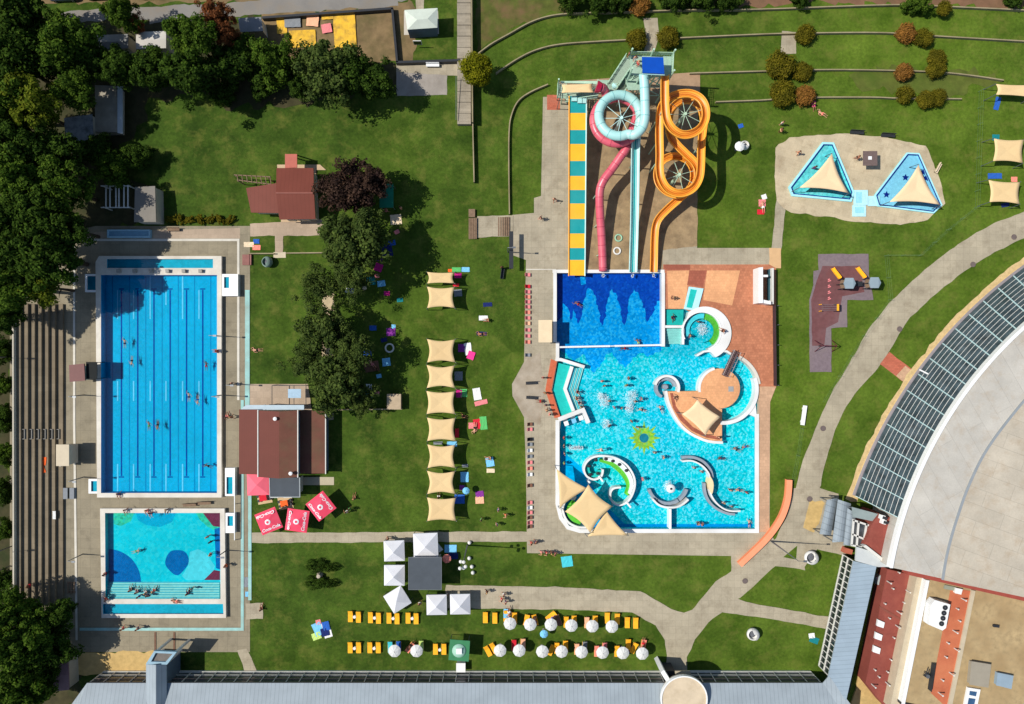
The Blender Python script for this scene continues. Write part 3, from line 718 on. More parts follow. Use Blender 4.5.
# round jet pool with grey seats
GREYS = mat('grey_seat_tile', RGB(136, 146, 156), .7, .1, 2)
t = feat('jet_ring', 'small white open ring with grey seats next to the island', 'pool seat', 665, 385)
obj('ring_wall', wall_px(arc(667, 388, 12, 165, -20, 20), 2.4, ZF, .3), RIMWW, t, world=True)
obj('seat', MB().prism(PX(band(666, 388, 8.2, 11, 245, 130), -.04), ZF + .02, -.04), GREYS, t, world=True)
obj('seat', MB().prism(PX(band(666, 388, 7.6, 10.6, 125, 10), -.3), ZF + .02, -.3), GREYS, t, world=True)
obj('fountain_head', MB().lathe([(.45, ZF), (.45, -.2), (.3, .05)], 12, P(666, 387, 0)), GREYS, t, world=True)
# scroll wall
t = feat('scroll_wall', 'white scroll shaped seat wall curling at both ends with a green bench', 'wall', 610, 480)
sc = smooth_path([(603, 469.5), (601.5, 476), (594.5, 479.6), (587, 476.5), (584, 469.5), (586.5, 462.5), (593, 457.4), (603, 456), (615, 458), (626, 464.5), (633, 474.5), (635, 484.5), (632, 495.5), (626, 503), (618, 505), (612, 501), (610.3, 494), (613.5, 488.6), (621, 487.4)], 5)
obj('wall', wall_px(sc, 1.9, ZF, .42), RIMWW, t, world=True)
obj('bench', MB().prism(PX(smooth_path([(600, 459.5), (612, 461.5), (622, 468), (629, 477.5), (630.6, 487), (628, 496)], 4) + smooth_path([(625, 494), (627, 486), (623, 478), (617, 471), (609, 465), (600, 462)], 4), -.2), ZF + .02, -.2), T_GREEN, t, world=True)
obj('ledge', MB().prism(PX(smooth_path([(604, 457.4), (616, 459.4), (625, 466), (631.5, 475.5), (633.4, 485), (630.5, 495)], 4) + smooth_path([(628, 493), (630, 485), (627.5, 477), (622, 469.5), (614, 463), (604, 460.4)], 4), .12), ZF + .02, .12), mat('ledge_tile', RGB(214, 226, 226), .6, .05, 2), t, world=True)
for k, (x, y) in enumerate(((606, 459), (613, 461), (619.5, 464.5), (626.5, 470.5), (596, 460), (589, 466), (590.5, 474.5), (598, 473.5))):
    q = P(x, y, .15); obj('jet_seat', MB().ball(q, .32, .26, .12, 8, 4), DARKM, t, world=True)
for p0, p1 in (((599, 476), (603, 481.5)), ((626.5, 502), (631, 507.5)), ((588, 480), (590, 483))):
    obj('spout', MB().tube([P(*p0, .4), P(*p1, .75)], .16, 8), WHITE, t, world=True)
obj('curl_seat', MB().prism(PX(band(594, 469, 4.5, 8.4, 160, 350), -.15), ZF + .02, -.15), T_AQUA, t, world=True)
# fountain with U wall
t = feat('fountain_basin', 'white half-ring wall with grey seats round a mushroom fountain, joined to the south rim', 'fountain', 669, 495)
obj('wall', wall_px(smooth_path([(652.5, 499), (658, 504.5), (664, 507), (670.5, 507.6), (677, 507), (683, 504.2), (688.5, 499.4)], 5), 1.9, ZF, .42), RIMWW, t, world=True)
for a0, a1 in ((196, 235), (238, 302), (305, 344)):
    obj('seat', MB().prism(PX(band(668, 484, 18, 21, a0, a1, 8), -.2), ZF + .02, -.2), GREYS, t, world=True)
obj('walkway', wall_px([(670.3, 509), (670.3, 529)], 2.2, ZF, .36), WHITE, t, world=True)
t = feat('mushroom_fountain', 'small round white mushroom fountain standing inside the half-ring wall', 'fountain', 668, 486)
obj('stem', MB().lathe([(.3, ZF), (.22, .5), (.28, 1.1)], 12, P(669, 487, 0)), WHITE, t, world=True)
obj('cap', MB().lathe([(.1, 1.05), (.55, 1.12), (.68, 1.25), (.6, 1.36), (.2, 1.42)], 20, P(669, 487, 0)), RIMWW, t, smooth=True, world=True)
obj('nozzle', MB().lathe([(.18, 1.42), (.14, 1.55)], 10, P(669, 487, 0)), DARKM, t, world=True)
# S wall
t = feat('serpentine_wall', 'white S shaped wall with grey backrests in the south-east of the leisure pool', 'wall', 711, 485)
obj('wall', wall_px(smooth_path([(682.5, 461.4), (692, 461), (702, 465.6), (708.5, 473), (710, 479), (709.6, 486), (711.5, 495.5), (717, 503.6), (724.5, 509.2), (732, 511.2), (740.5, 511)], 5), 1.5, ZF, .4), RIMWW, t, world=True)
obj('centre_seat', prism_px(smooth_path([(710, 476), (713, 481), (713.6, 487), (712, 494), (709, 489), (708.4, 482), (710, 476)], 4)[:-1], ZF, .44), mat('cream_tile', RGB(230, 206, 160), .6, .06, 2), t, world=True)
obj('backrest', wall_px(smooth_path([(682, 457.6), (692, 457.2), (703, 461.4), (710.5, 470), (712.5, 478)], 4), 2.6, ZF, -.2), GREYS, t, world=True)
obj('backrest', wall_px(smooth_path([(704.4, 483), (705.4, 493), (709.5, 502), (717, 509), (727, 513.4), (735, 514.4)], 4), 2.4, ZF, -.2), GREYS, t, world=True)
# south-west bay
t = feat('bay_bench', 'curved white and green bench in the rounded south-west pool bay', 'bench', 575, 515)
obj('wall', wall_px(smooth_path([(577, 493), (567, 499), (562.6, 509), (567, 521), (577, 527), (588, 527.5)], 5), 2.2, ZF, .3), RIMWW, t, world=True)
obj('bench', MB().prism(PX(smooth_path([(574, 500), (568, 506), (567, 514), (572, 521), (580, 524.5)], 4) + smooth_path([(582, 521), (576, 517), (573, 511), (576, 504)], 4), -.15), ZF + .02, -.15), T_GREEN, t, world=True)
obj('pump_cover', MB().prism(PX(arc(573, 497, 3.4, 0, 340, 14), .5), 0, .5), WHITE_D, t, world=True)
# pool dividing rope
t = feat('dividing_rope', 'white floating rope between the dark blue slide landing and the turquoise pool', 'rope', 610, 346)
m = MB(); a, b = P(558, 347.2, -.04), P(662, 345, -.04)
m.tube([a, b], .09, 8)
obj('rope', m, WHITE, t, world=True)
for s in (range(0, 22), range(24, 44)):
    m = MB()
    for i in s:
        q = a + (b - a) * (i + .5) / 44; m.box(q.x, q.y, q.z - .1, .37, .26, .22)
    obj('floats', m, WHITE, t, world=True)
# foam
FOAM = mat('foam', (.8, .88, .9), .8, .04, 3)
rf = random.Random(3)
for fx, fy, fr in ((604, 401, 7.5), (631, 397, 8.5), (606, 424, 6), (702, 329, 7), (668, 486, 6), (573, 448, 8), (629, 408, 6), (600, 396, 4), (603, 275.5, 2), (632.5, 275.5, 2), (653.5, 275.5, 2)):
    m = MB()
    for i in range(int(60 * fr)):
        a = rf.random() * 6.283; q = fr * abs(rf.gauss(.55, .25)); sz = rf.uniform(.015, .06)
        if fr == 8 and fy == 448: c = P(fx - 4 + 14 * rf.random(), fy + rf.gauss(0, 1.0), -.085)
        else: c = P(fx + q * math.cos(a) * .8, fy + q * math.sin(a), -.085)
        m.box(c.x, c.y, c.z, sz * 1.6, sz, .02, rf.random() * 3)
    tag(obj('foam', m, FOAM), kind='stuff')

# ---- foot baths and small tanks at the raised pools
def foot_bath(label, x0, y0, x1, y1, wx0, wy0, wx1, wy1, h):
    t = thing('foot_bath', label, 'foot bath', P((x0 + x1) / 2, (y0 + y1) / 2, 0), 0, 'foot baths by the raised pools')
    o, i = PX(px_box(x0, y0, x1, y1), h), PX(px_box(wx0, wy0, wx1, wy1), h)
    obj('tank', MB().sheet(o, h, [i]).walls(o, 0.03, h, False).walls(i, h - .25, h), WHITE, t, world=True)
    obj('tiled_floor', MB().sheet(i, h - .25), T_CHAN, t, world=True)
    obj('water', MB().sheet(i, h - .12), WATER, t, world=True)
foot_bath('white foot bath with turquoise water on the shaded west side of the lap pool', 85, 274, 96.4, 292, 87, 276, 96, 290, .5)
foot_bath('wide white foot bath east of the starting blocks', 222, 274, 238, 296, 224, 277, 229, 288, .9)
foot_bath('small square foot bath at the south-west corner of the lap pool', 88.5, 479, 98.5, 493.5, 91, 481, 97.5, 491.5, .5)
foot_bath('tall narrow foot bath at the south-east corner of the lap pool', 225, 468, 235, 496, 226.5, 477, 232.5, 494, .9)
foot_bath('short foot bath beside the maroon corner of the teaching pool', 225.5, 513, 235, 533, 227.5, 516, 233, 526, .7)
t = thing('white_rail', 'thin white handrail running along the foot bath between both pools', 'handrail', P(234.6, 497, 0))
m = MB().bar(P(234.6, 468, .9), P(234.6, 540, .9), .12)
for y in (468, 486, 504, 522, 540): m.bar(P(234.6, y, 0), P(234.6, y, .9), .08)
obj('rail', m, WHITE, t, world=True)
# blue pool cover roller tank at the north
t = thing('long_trough', 'long pale blue trough on the terrace north of the lap pool', 'trough', P(130, 233, 0))
o, i = PX(px_box(107, 229.5, 150, 237.5), .6), PX(px_box(108.5, 231, 148.5, 236), .6)
obj('tank', MB().sheet(o, .6, [i]).walls(o, 0.03, .6, False).walls(i, .3, .6), mat('pale_blue_paint', RGB(150, 190, 206), .6, .08, 2), t, world=True)
obj('tiled_floor', MB().sheet(i, .3), mat('pale_trough_floor', RGB(134, 176, 196), .7, .08, 2), t, world=True)

# ---- paddling pools with triangular sails
def kids_pool(label, outer, inner, floor_m, sail, z=.34, sz=2.6, slabel=''):
    c = [sum(q[k] for q in outer) / len(outer) for k in (0, 1)]
    t = thing('paddling_pool', label, 'paddling pool', P(*c, 0))
    o, i = PX(outer, z), PX(inner, z)
    obj('rim', MB().sheet(o, z, [i]).walls(o, 0.03, z, False), mat('pale_aqua_rim', RGB(160, 220, 226), .6, .07, 1.5), t, world=True)
    obj('basin', MB().walls(i, .14, z).sheet(i, .14), floor_m, t, world=True)
    obj('edge_line', MB().sheet(offs(i, -.14 if area(i) > 0 else .14, True), z + .005, [offs(i, .02 if area(i) > 0 else -.02, True)]), T_NAVY, t, world=True)
    struct('pool_water', MB().sheet(i, z - .06), WATER)
    shade_sail(slabel, sail, [sz] * 3, SAILW, 'triangular sails over the paddling pools')
    return t
def sail_sheet(cor, sag=.09, n=10):
    """taut sail between corner points with edges curving inward; 35 mm thick"""
    k = len(cor); c = sum(cor, Vector()) / k; edge = []
    for i in range(k):
        a, b = cor[i], cor[(i + 1) % k]
        for j in range(n):
            t = j / n; q = a.lerp(b, t); w = 4 * t * (1 - t)
            edge.append(q.lerp(c, sag * w * 1.6))
    m = len(edge); vs = []; fs = []
    rings = (1, .75, .5, .25)
    for dz in (0, -.035):
        for r_ in rings:
            for q in edge:
                p = c.lerp(q, r_); vs.append((p.x, p.y, p.z + dz - .12 * (1 - r_) ** 2))
        vs.append((c.x, c.y, c.z + dz - .12))
    per = m * len(rings) + 1
    for s in (0, 1):
        o = s * per
        for r_ in range(len(rings) - 1):
            for i in range(m):
                q = (o + r_ * m + i, o + r_ * m + (i + 1) % m, o + (r_ + 1) * m + (i + 1) % m, o + (r_ + 1) * m + i)
                fs.append(q if s == 0 else q[::-1])
        for i in range(m):
            q = (o + (len(rings) - 1) * m + i, o + (len(rings) - 1) * m + (i + 1) % m, o + per - 1)
            fs.append(q if s == 0 else q[::-1])
    for i in range(m): fs.append((i, i + per, (i + 1) % m + per, (i + 1) % m))
    return MB().add(vs, fs)
def shade_sail(label, pts, zs, m, group, sag=.09, posts=True, name='shade_sail'):
    cor = [P(x, y, z) for (x, y), z in zip(pts, zs)]
    base = sum(cor, Vector()) / len(cor); base.z = 0
    t = thing(name, label, 'shade sail', base, 0, group)
    obj('canopy', sail_sheet(cor, sag), m, t, smooth=True, world=True)
    if posts:
        for c in cor:
            out = (c - base); out.z = 0; out.normalize()
            obj('post', MB().tube([(c.x + out.x * .25, c.y + out.y * .25, 0), (c.x + out.x * .04, c.y + out.y * .04, c.z + .06)], .055, 8), STEEL, t, world=True)
    return t
KP1 = [(788.5, 187), (822.5, 142), (834, 142.4), (854.6, 192), (851.6, 201.8), (792, 196)]
KP2 = [(874.5, 195), (907, 152.4), (919.5, 153), (942.6, 205), (934, 213.4), (878, 206.4)]
def inset(p, d):
    w = PX(p); q = offs(w, d * S if area(w) > 0 else -d * S, True)
    return [(x / S + 512, 352 - y / S) for x, y in q]
kp1 = kids_pool('turquoise triangular paddling pool, the western one, with mosaic floor painted with caustic ripples', KP1, inset(KP1, 3), T_KID, [(832, 153.4), (799.4, 187.6), (848.6, 193)], slabel='cream triangular sail over the rippled turquoise paddling pool')
kp2 = kids_pool('pale blue triangular paddling pool with navy starfish on its floor', KP2, inset(KP2, 2.4), T_KIDB, [(918.6, 164.6), (889.6, 201.8), (940.4, 204.8)], slabel='cream triangular sail over the paddling pool with navy starfish')
for sx, sy in ((905.5, 177.5), (886.5, 194.6), (923, 172), (926, 178)):
    st = [(sx + (3.8 if i % 2 == 0 else 1.8) * math.cos(R(36 * i + 14)), sy - (3.8 if i % 2 == 0 else 1.8) * math.sin(R(36 * i + 14))) for i in range(10)]
    mosaic('starfish', st, .16, T_NAVY, kp2)
t = thing('linking_basin', 'stepped pale blue basin linking the two paddling pools', 'basin', P(861, 202, 0))
m = MB().prism(PX(px_box(854, 190, 868, 205), .3), .03, .3); obj('upper_basin', m, mat('aqua_white', RGB(176, 220, 226), .6, .08, 2), t, world=True)
m = MB().prism(PX(px_box(852.5, 205.2, 866, 216.5), .2), .03, .2); obj('lower_basin', m, mat('aqua_white', RGB(176, 220, 226), .6, .08, 2), t, world=True)
obj('tiled_floor', MB().sheet(PX(px_box(856, 192, 862, 203), .3), .306), T_KIDB, t, world=True)
obj('tiled_floor', MB().sheet(PX(px_box(855, 207, 864, 213), .2), .206), T_KIDB, t, world=True)
obj('channel', MB().prism(PX(px_box(868.2, 196, 880, 206), .26), .03, .26), mat('aqua_white', RGB(176, 220, 226), .6, .08, 2), t, world=True)
# ------------------------------------------------------------------ water slides
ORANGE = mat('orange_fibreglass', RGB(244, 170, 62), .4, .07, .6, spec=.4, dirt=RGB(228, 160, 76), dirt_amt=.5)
ORANGE_D = mat('orange_fibreglass_shaded', RGB(188, 106, 24), .4, .14, .6, spec=.5)  # chute bed colour darkened to stand for the side walls' shade
PINK = mat('pink_fibreglass', RGB(204, 88, 104), .35, .08, .6, spec=.5, dirt=RGB(226, 130, 136), dirt_amt=.5)
PINK_D = mat('crimson_fibreglass', RGB(176, 24, 60), .35, .08, 1, spec=.5)
AQUA_W = mat('pale_aqua_fibreglass', RGB(164, 212, 208), .4, .06, .7, spec=.4, dirt=RGB(186, 214, 206), dirt_amt=.5)
AQUA_S = mat('aqua_slide_white', RGB(196, 232, 226), .35, .04, .7, spec=.5)
TEAL = mat('teal_slide', RGB(16, 146, 148), .5, .07, .7, spec=.3, dirt=RGB(56, 156, 152), dirt_amt=.5)
YELL = mat('yellow_slide', RGB(242, 178, 40), .5, .06, .7, spec=.3, dirt=RGB(228, 172, 70), dirt_amt=.5)
PALEG = mat('pale_green_steel', RGB(176, 206, 180), .45, .08, 1.5)
BLUE = mat('blue_roof_sheet', RGB(6, 72, 170), .5, .08, 1.2)

def path3(pts, k=7):
    """photo pixels + height -> smooth world path"""
    s = smooth_path(pts, k)
    return [P(*q) for q in s]
def seams(t, path, r, step, m, name='joint_ring'):
    acc = 0
    for i in range(1, len(path) - 1):
        acc += (path[i] - path[i - 1]).length
        if acc > step:
            acc = 0; d = (path[i + 1] - path[i]).normalized() * .05
            obj(name, MB().tube([path[i] - d, path[i] + d], r * 1.05, 14), m, t, world=True)
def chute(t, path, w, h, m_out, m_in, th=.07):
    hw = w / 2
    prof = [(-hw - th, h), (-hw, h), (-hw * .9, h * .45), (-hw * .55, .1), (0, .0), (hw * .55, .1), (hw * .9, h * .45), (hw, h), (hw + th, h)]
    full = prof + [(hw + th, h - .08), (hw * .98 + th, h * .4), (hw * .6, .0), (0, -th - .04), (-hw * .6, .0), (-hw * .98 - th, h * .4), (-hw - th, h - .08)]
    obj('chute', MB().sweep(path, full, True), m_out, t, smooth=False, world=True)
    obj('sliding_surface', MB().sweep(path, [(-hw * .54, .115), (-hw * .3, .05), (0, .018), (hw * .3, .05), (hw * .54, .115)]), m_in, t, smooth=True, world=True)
    for s in (-1, 1):
        e = []
        for i, p in enumerate(path):
            d = (path[min(i + 1, len(path) - 1)] - path[max(i - 1, 0)]).normalized(); sd = d.cross(Vector((0, 0, 1))).normalized()
            e.append(p + sd * s * (hw + th * .5) + Vector((0, 0, h)))
        obj('lip', MB().tube(e, .06, 6), m_out, t, world=True)
def mast_spokes(name_col, t, px, py, z, rad, n, m, bases):
    """leaning column with radial arms"""
    c = P(px, py, z)
    obj('column', MB().tube([(c.x, c.y, 0), (c.x, c.y, z - .2)], [.26, .22], 12), m, t, world=True)
    for k in range(n):
        a = 2 * math.pi * k / n + .3
        obj('support_arm', MB().tube([(c.x, c.y, z - .5), (c.x + rad * math.cos(a), c.y + rad * math.sin(a), z - .9)], .04, 6), m, t, world=True)

# banded multi-lane slide
t = thing('multi_lane_slide', 'wide straight racing slide banded in teal and yellow', 'water slide', P(579, 190, 0))
ys = [96, 98, 113, 130, 144, 161, 176, 190, 203.5, 219, 233.5, 248, 260, 275.5]
def zs(y):
    u = min(1, (y - 96) / 179.5); return 4.1 * (1 - u) ** 1.05 + .35
for i in range(len(ys) - 1):
    y0, y1 = ys[i], ys[i + 1]; n = 3; mb = MB(); pts = []
    xl = lambda y: 569.2 - .4 * (y - 96) / 180
    xr = lambda y: 586.6 - 1.6 * (y - 96) / 180
    for j in range(n + 1):
        y = y0 + (y1 - y0) * j / n; z = zs(y); a, b = P(xl(y), y, z), P(xr(y), y, z)
        pts.append((a, b))
    for j in range(n):
        (a, b), (c, d) = pts[j], pts[j + 1]; k = Vector((0, 0, .16))
        mb.add([a, b, d, c, a - k, b - k, d - k, c - k], [(0, 3, 2, 1), (4, 5, 6, 7), (0, 1, 5, 4), (2, 3, 7, 6), (1, 2, 6, 5), (3, 0, 4, 7)])
    obj('slide_band', mb, (TEAL if i % 2 == 1 or i == 0 else YELL), t, world=True)
for q in (0, 4):
    pth = []
    for y in range(96, 277, 4):
        z = zs(y); u = q / 4
        pth.append(P(569.2 - .4 * (y - 96) / 180 + u * (17.4 - 1.2 * (y - 96) / 180), y, z + .09))
    obj('side_rail' if q in (0, 4) else 'lane_divider', MB().tube(pth, .1 if q in (0, 4) else .015, 6), (ORANGE if q == 0 else AQUA_S) if q in (0, 4) else mat('lane_ridge', RGB(210, 170, 60), .4, .05, 1), t, world=True)
for y in (110, 145, 180, 215, 248):
    for x in (571, 584):
        c = P(x, y, zs(y)); obj('support_post', MB().tube([(c.x, c.y, 0), (c.x, c.y, c.z - .15)], .09, 8), PALEG, t, world=True)
obj('start_box', MB().prism(PX([(571.5, 96.5), (577, 96.5), (577, 101), (571.5, 101)], 4.75), 4.5, 4.75), AQUA_W, t, world=True)
for x0, x1 in ((577.6, 582), (582.6, 586.4)):
    obj('start_mat', MB().prism(PX(px_box(x0, 97, x1, 103), 4.62), 4.4, 4.62), AQUA_W, t, world=True)

# pink tube
t = thing('tube_slide', 'closed pink tube slide looping under the pale aqua tube', 'water slide', P(605, 180, 0))
ring = []
for i in range(0, 27):
    a = 112 - 18 * i; z = 6.3 - 1.4 * i / 26
    ring.append((616.5 + 22.8 * math.cos(R(a)), 120.5 - 22.8 * math.sin(R(a)), z))
pk = path3([(600, 87.5, 8.1), (604, 89, 7.4)] + ring[:26] + [(627, 146, 4.9), (621, 156, 4.6), (612, 169, 4.1), (604.5, 179, 3.8), (600.2, 189, 3.4), (599.6, 203, 2.9), (600.6, 222, 2.1), (602, 245, 1.2), (603, 271, .45)], 5)
obj('tube', MB().tube(pk, .62, 16), PINK, t, smooth=True, world=True)
seams(t, pk, .62, 1.2, mat('pink_flange', RGB(176, 74, 90), .5, .1, 1))
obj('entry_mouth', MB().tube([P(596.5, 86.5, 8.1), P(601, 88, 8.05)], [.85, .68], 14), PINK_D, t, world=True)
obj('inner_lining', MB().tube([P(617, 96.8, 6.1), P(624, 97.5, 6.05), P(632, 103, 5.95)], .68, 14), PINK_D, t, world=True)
for x, y, z in ((600, 195, 3), (600.8, 225, 1.9), (602.5, 255, .9), (613, 167, 4)):
    c = P(x, y, z); obj('support_post', MB().tube([(c.x - .75, c.y, 0), (c.x - .6, c.y, z)], .08, 8), PALEG, t, world=True)

# pale aqua tube + teal chute
t = thing('tube_slide', 'pale aqua tube slide curling into a big ring and ending as a teal chute', 'water slide', P(635, 190, 0))
ring = []
for i in range(0, 21):
    a = -12 - 18 * i; z = 9.0 - 2.3 * i / 20
    ring.append((619.5 + 20.6 * math.cos(R(a)), 115.5 - 20.6 * math.sin(R(a)), z))
aq = path3([(643.6, 74, 10.6), (644.6, 88, 10.3), (645, 104, 9.9), (645, 118, 9.6), (642, 128, 9.35), (635, 134.5, 9.15)] + ring[3:20] + [(640.2, 118, 6.5), (638.5, 128, 6.2), (636, 138, 5.9)], 5)
obj('tube', MB().tube(aq, .66, 16), AQUA_W, t, smooth=True, world=True)
seams(t, aq, .66, 1.6, mat('aqua_flange', RGB(132, 184, 184), .5, .1, 1))
ch = path3([(636, 136, 5.3), (635, 150, 4.9), (634.6, 175, 3.9), (634.2, 205, 2.6), (633.6, 235, 1.4), (632.8, 262, .6), (632.6, 272, .35)], 6)
chute(t, ch, 1.1, .5, AQUA_S, TEAL)
mast_spokes('column', t, 622, 117, 8.6, 2.7, 9, AQUA_S, None)
for x, y, z in ((634.5, 160, 4.3), (634.2, 200, 2.7), (633.4, 240, 1.1)):
    c = P(x, y, z); obj('support_post', MB().tube([(c.x, c.y, 0), (c.x, c.y, z - .12)], .1, 8), PALEG, t, world=True)

# orange chute
t = thing('open_slide', 'orange open chute slide winding through two tall rings', 'water slide', P(675, 160, 0))
pts = [(664.2, 76, 10.6), (664, 90, 10.4), (664.4, 108, 10.1), (666.4, 121, 9.9), (672, 130, 9.7), (681, 135.4, 9.5), (691, 134.6, 9.3), (700, 128.8, 9.1), (704.6, 119, 8.95), (704.2, 108, 8.8), (699.4, 99.6, 8.65), (690.4, 95, 8.5), (680, 95, 8.35), (670.6, 98, 8.15), (662.6, 105, 8.0), (659, 116, 7.8), (658.6, 135, 7.45), (659, 155, 7.1),
       (658.8, 168, 6.9), (660.4, 179, 6.75), (666, 188.6, 6.6), (675, 193.6, 6.5), (685, 193, 6.35), (693.6, 187.6, 6.25), (698.6, 178, 6.1), (700, 166, 6.0), (700.4, 150, 5.8), (701.4, 135, 5.6), (703, 120, 5.4), (699, 107, 5.2), (688, 101, 5.05), (677, 104, 4.9), (670, 112, 4.75), (668, 124, 4.6), (670, 137, 4.4),
       (676.6, 146, 4.25), (686, 155.4, 4.1), (694.4, 164, 3.95), (697.6, 174, 3.8), (694.6, 184.6, 3.65), (687, 192, 3.5), (677, 195.4, 3.4), (666.4, 192.4, 3.3), (658.6, 184.4, 3.2), (656.6, 174, 3.1), (660, 163.6, 3.0), (668, 158, 2.9), (678, 157.4, 2.8), (688, 162, 2.65), (693, 172, 2.55), (692, 184, 2.4), (686, 193, 2.25), (677, 200.6, 2.1), (667, 209.6, 1.9), (658.6, 218.6, 1.7), (655, 227, 1.5), (653.8, 240, 1.1), (653.4, 258, .6), (653, 272, .35)]
op = path3(pts, 4)
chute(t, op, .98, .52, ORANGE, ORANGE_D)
mast_spokes('column', t, 686, 113, 8.2, 2.6, 9, PALEG, None)
mast_spokes('column', t, 680, 174, 5.6, 2.3, 8, PALEG, None)
for x, y, z in ((663, 110, 9.8), (658.5, 140, 7), (658.6, 160, 6.6), (654, 235, 1), (701, 145, 5.4), (657, 220, 1.4)):
    c = P(x, y, z); obj('support_post', MB().tube([(c.x, c.y, 0), (c.x, c.y, z - .15)], .1, 8), PALEG, t, world=True)

# start tower
t = thing('slide_tower', 'pale green steel slide tower with blue roof and long stairs', 'tower', P(640, 92, 0))
ZT = 10.2
obj('roof', MB().prism(PX([(642, 56.5), (663.5, 57), (664.2, 74), (642.6, 73)], 12.6), 12.45, [12.7, 12.7, 12.5, 12.5]), BLUE, t, world=True)
obj('roof_edge', MB().prism(PX([(642, 73), (664.6, 74), (664.6, 75.2), (642, 74.2)], 12.42), 12.25, 12.42), AQUA_W, t, world=True)
obj('platform', MB().prism(PX([(630, 55), (672, 56), (671, 76), (640, 76), (630, 74)], ZT), ZT - .2, ZT), mat('platform_grate', RGB(150, 176, 156), .6, .12, 3), t, world=True)
pa = [P(x, y, ZT) for x, y in ((630, 55), (672, 56), (671, 76), (655, 76), (640, 76), (630, 74), (651, 55.5))]
for q in pa:
    obj('tower_post', MB().tube([(q.x, q.y, 0), (q.x, q.y, 12.2)], .13, 8), PALEG, t, world=True)
rl = [P(x, y, 0) for x, y in ((630, 55), (651, 55.5), (672, 56), (671, 76))]
for i in range(3):
    a, b = P((630, 651, 672)[i], (55, 55.5, 56)[i], ZT), P((651, 672, 671)[i], (55.5, 56, 76)[i], ZT)
    mb = MB()
    for h in (.4, .75, 1.1): mb.bar(a + Vector((0, 0, h)), b + Vector((0, 0, h)), .06)
    for j in range(9):
        q = a.lerp(b, j / 8); mb.bar(q, q + Vector((0, 0, 1.1)), .05)
    obj('railing', mb, PALEG, t, world=True)
def brace(a, b): obj('brace', MB().tube([a, b], .07, 6), PALEG, t, world=True)
for z in (3, 6.2):
    ring_ = [Vector((q.x, q.y, z)) for q in (pa[0], pa[6], pa[1], pa[2], pa[3], pa[4], pa[5])]
    for i in range(7): brace(ring_[i], ring_[(i + 1) % 7])
    brace(ring_[0], ring_[3]); brace(ring_[2], ring_[5])
for (i, j) in ((0, 6), (6, 1), (1, 2), (0, 5), (3, 4)):
    brace(Vector((pa[i].x, pa[i].y, .2)), Vector((pa[j].x, pa[j].y, 6.2))); brace(Vector((pa[j].x, pa[j].y, 6.2)), Vector((pa[i].x, pa[i].y, ZT)))
def flight(a, b, w, nst):
    d = (b - a); hd = Vector((d.x, d.y, 0)).normalized(); sd = Vector((-hd.y, hd.x, 0)); mb = MB()
    for i in range(nst):
        q = a + d * (i + .5) / nst
        mb.bar(q - sd * w / 2, q + sd * w / 2, .26, .04)
    obj('stair_treads', mb, mat('stair_grate', RGB(150, 168, 150), .6, .1, 3), t, world=True)
    for s in (-1, 1):
        o = sd * s * w / 2
        obj('stringer', MB().bar(a + o, b + o, .1, .28), PALEG, t, world=True)
        mb = MB().bar(a + o + Vector((0, 0, 1.05)), b + o + Vector((0, 0, 1.05)), .07).bar(a + o + Vector((0, 0, .6)), b + o + Vector((0, 0, .6)), .05)
        for i in range(7):
            q = a.lerp(b, i / 6) + o; mb.bar(q, q + Vector((0, 0, 1.05)), .05)
        obj('railing', mb, PALEG, t, world=True)
flight(P(611, 88, 5.4), P(629.5, 60, 9.9), 1.5, 22)
flight(P(620, 90, 5.4), P(632, 70, 7.8), 1.4, 14)
obj('landing', MB().prism(PX([(598, 80), (622, 80), (622, 93), (598, 93)], 5.3), 5.1, 5.3), mat('platform_grate', RGB(150, 176, 156), .6, .12, 3), t, world=True)
obj('landing', MB().prism(PX([(622, 66), (641, 66), (641, 90), (628, 90)], 7.6), 7.45, 7.6), mat('platform_grate', RGB(150, 176, 156), .6, .12, 3), t, world=True)
flight(P(566, 97, 2.6), P(598, 92.5, 5.2), 1.5, 18)
flight(P(562, 84, 0), P(561.5, 98, 2.5), 1.3, 14)
for x, y, z in ((598, 80, 5.2), (622, 80, 5.2), (598, 93, 5.2), (622, 93, 5.2), (562, 98, 2.5), (640, 90, 7.5)):
    q = P(x, y, z); obj('tower_post', MB().tube([(q.x, q.y, 0), (q.x, q.y, z)], .1, 8), PALEG, t, world=True)
obj('gallery', MB().prism(PX([(560.5, 81), (597.5, 81), (597.5, 84), (560.5, 82.6)], 5.6), 5.4, 5.6), PALEG, t, world=True)
obj('tank', MB().lathe([(.55, 0), (.55, .7), (.4, .95), (.05, 1.05)], 16, P(615, 86.5, 5.3)), AQUA_W, t, world=True)
shade_sail('small tan sail over the start of the banded slide', [(561.5, 84.5), (592, 83.5), (594, 92.5), (561.5, 92.8)], [6.4, 6.6, 6.6, 6.4], SAILC, 'sails by the slide tower', sag=.05)
t = thing('sail_mast', 'pale green mast holding the tan sail at the slide start', 'mast', P(560, 100, 0))
obj('mast', MB().bar(P(559, 97, 0), P(558.8, 79, 6.6), .2), PALEG, t, world=True)
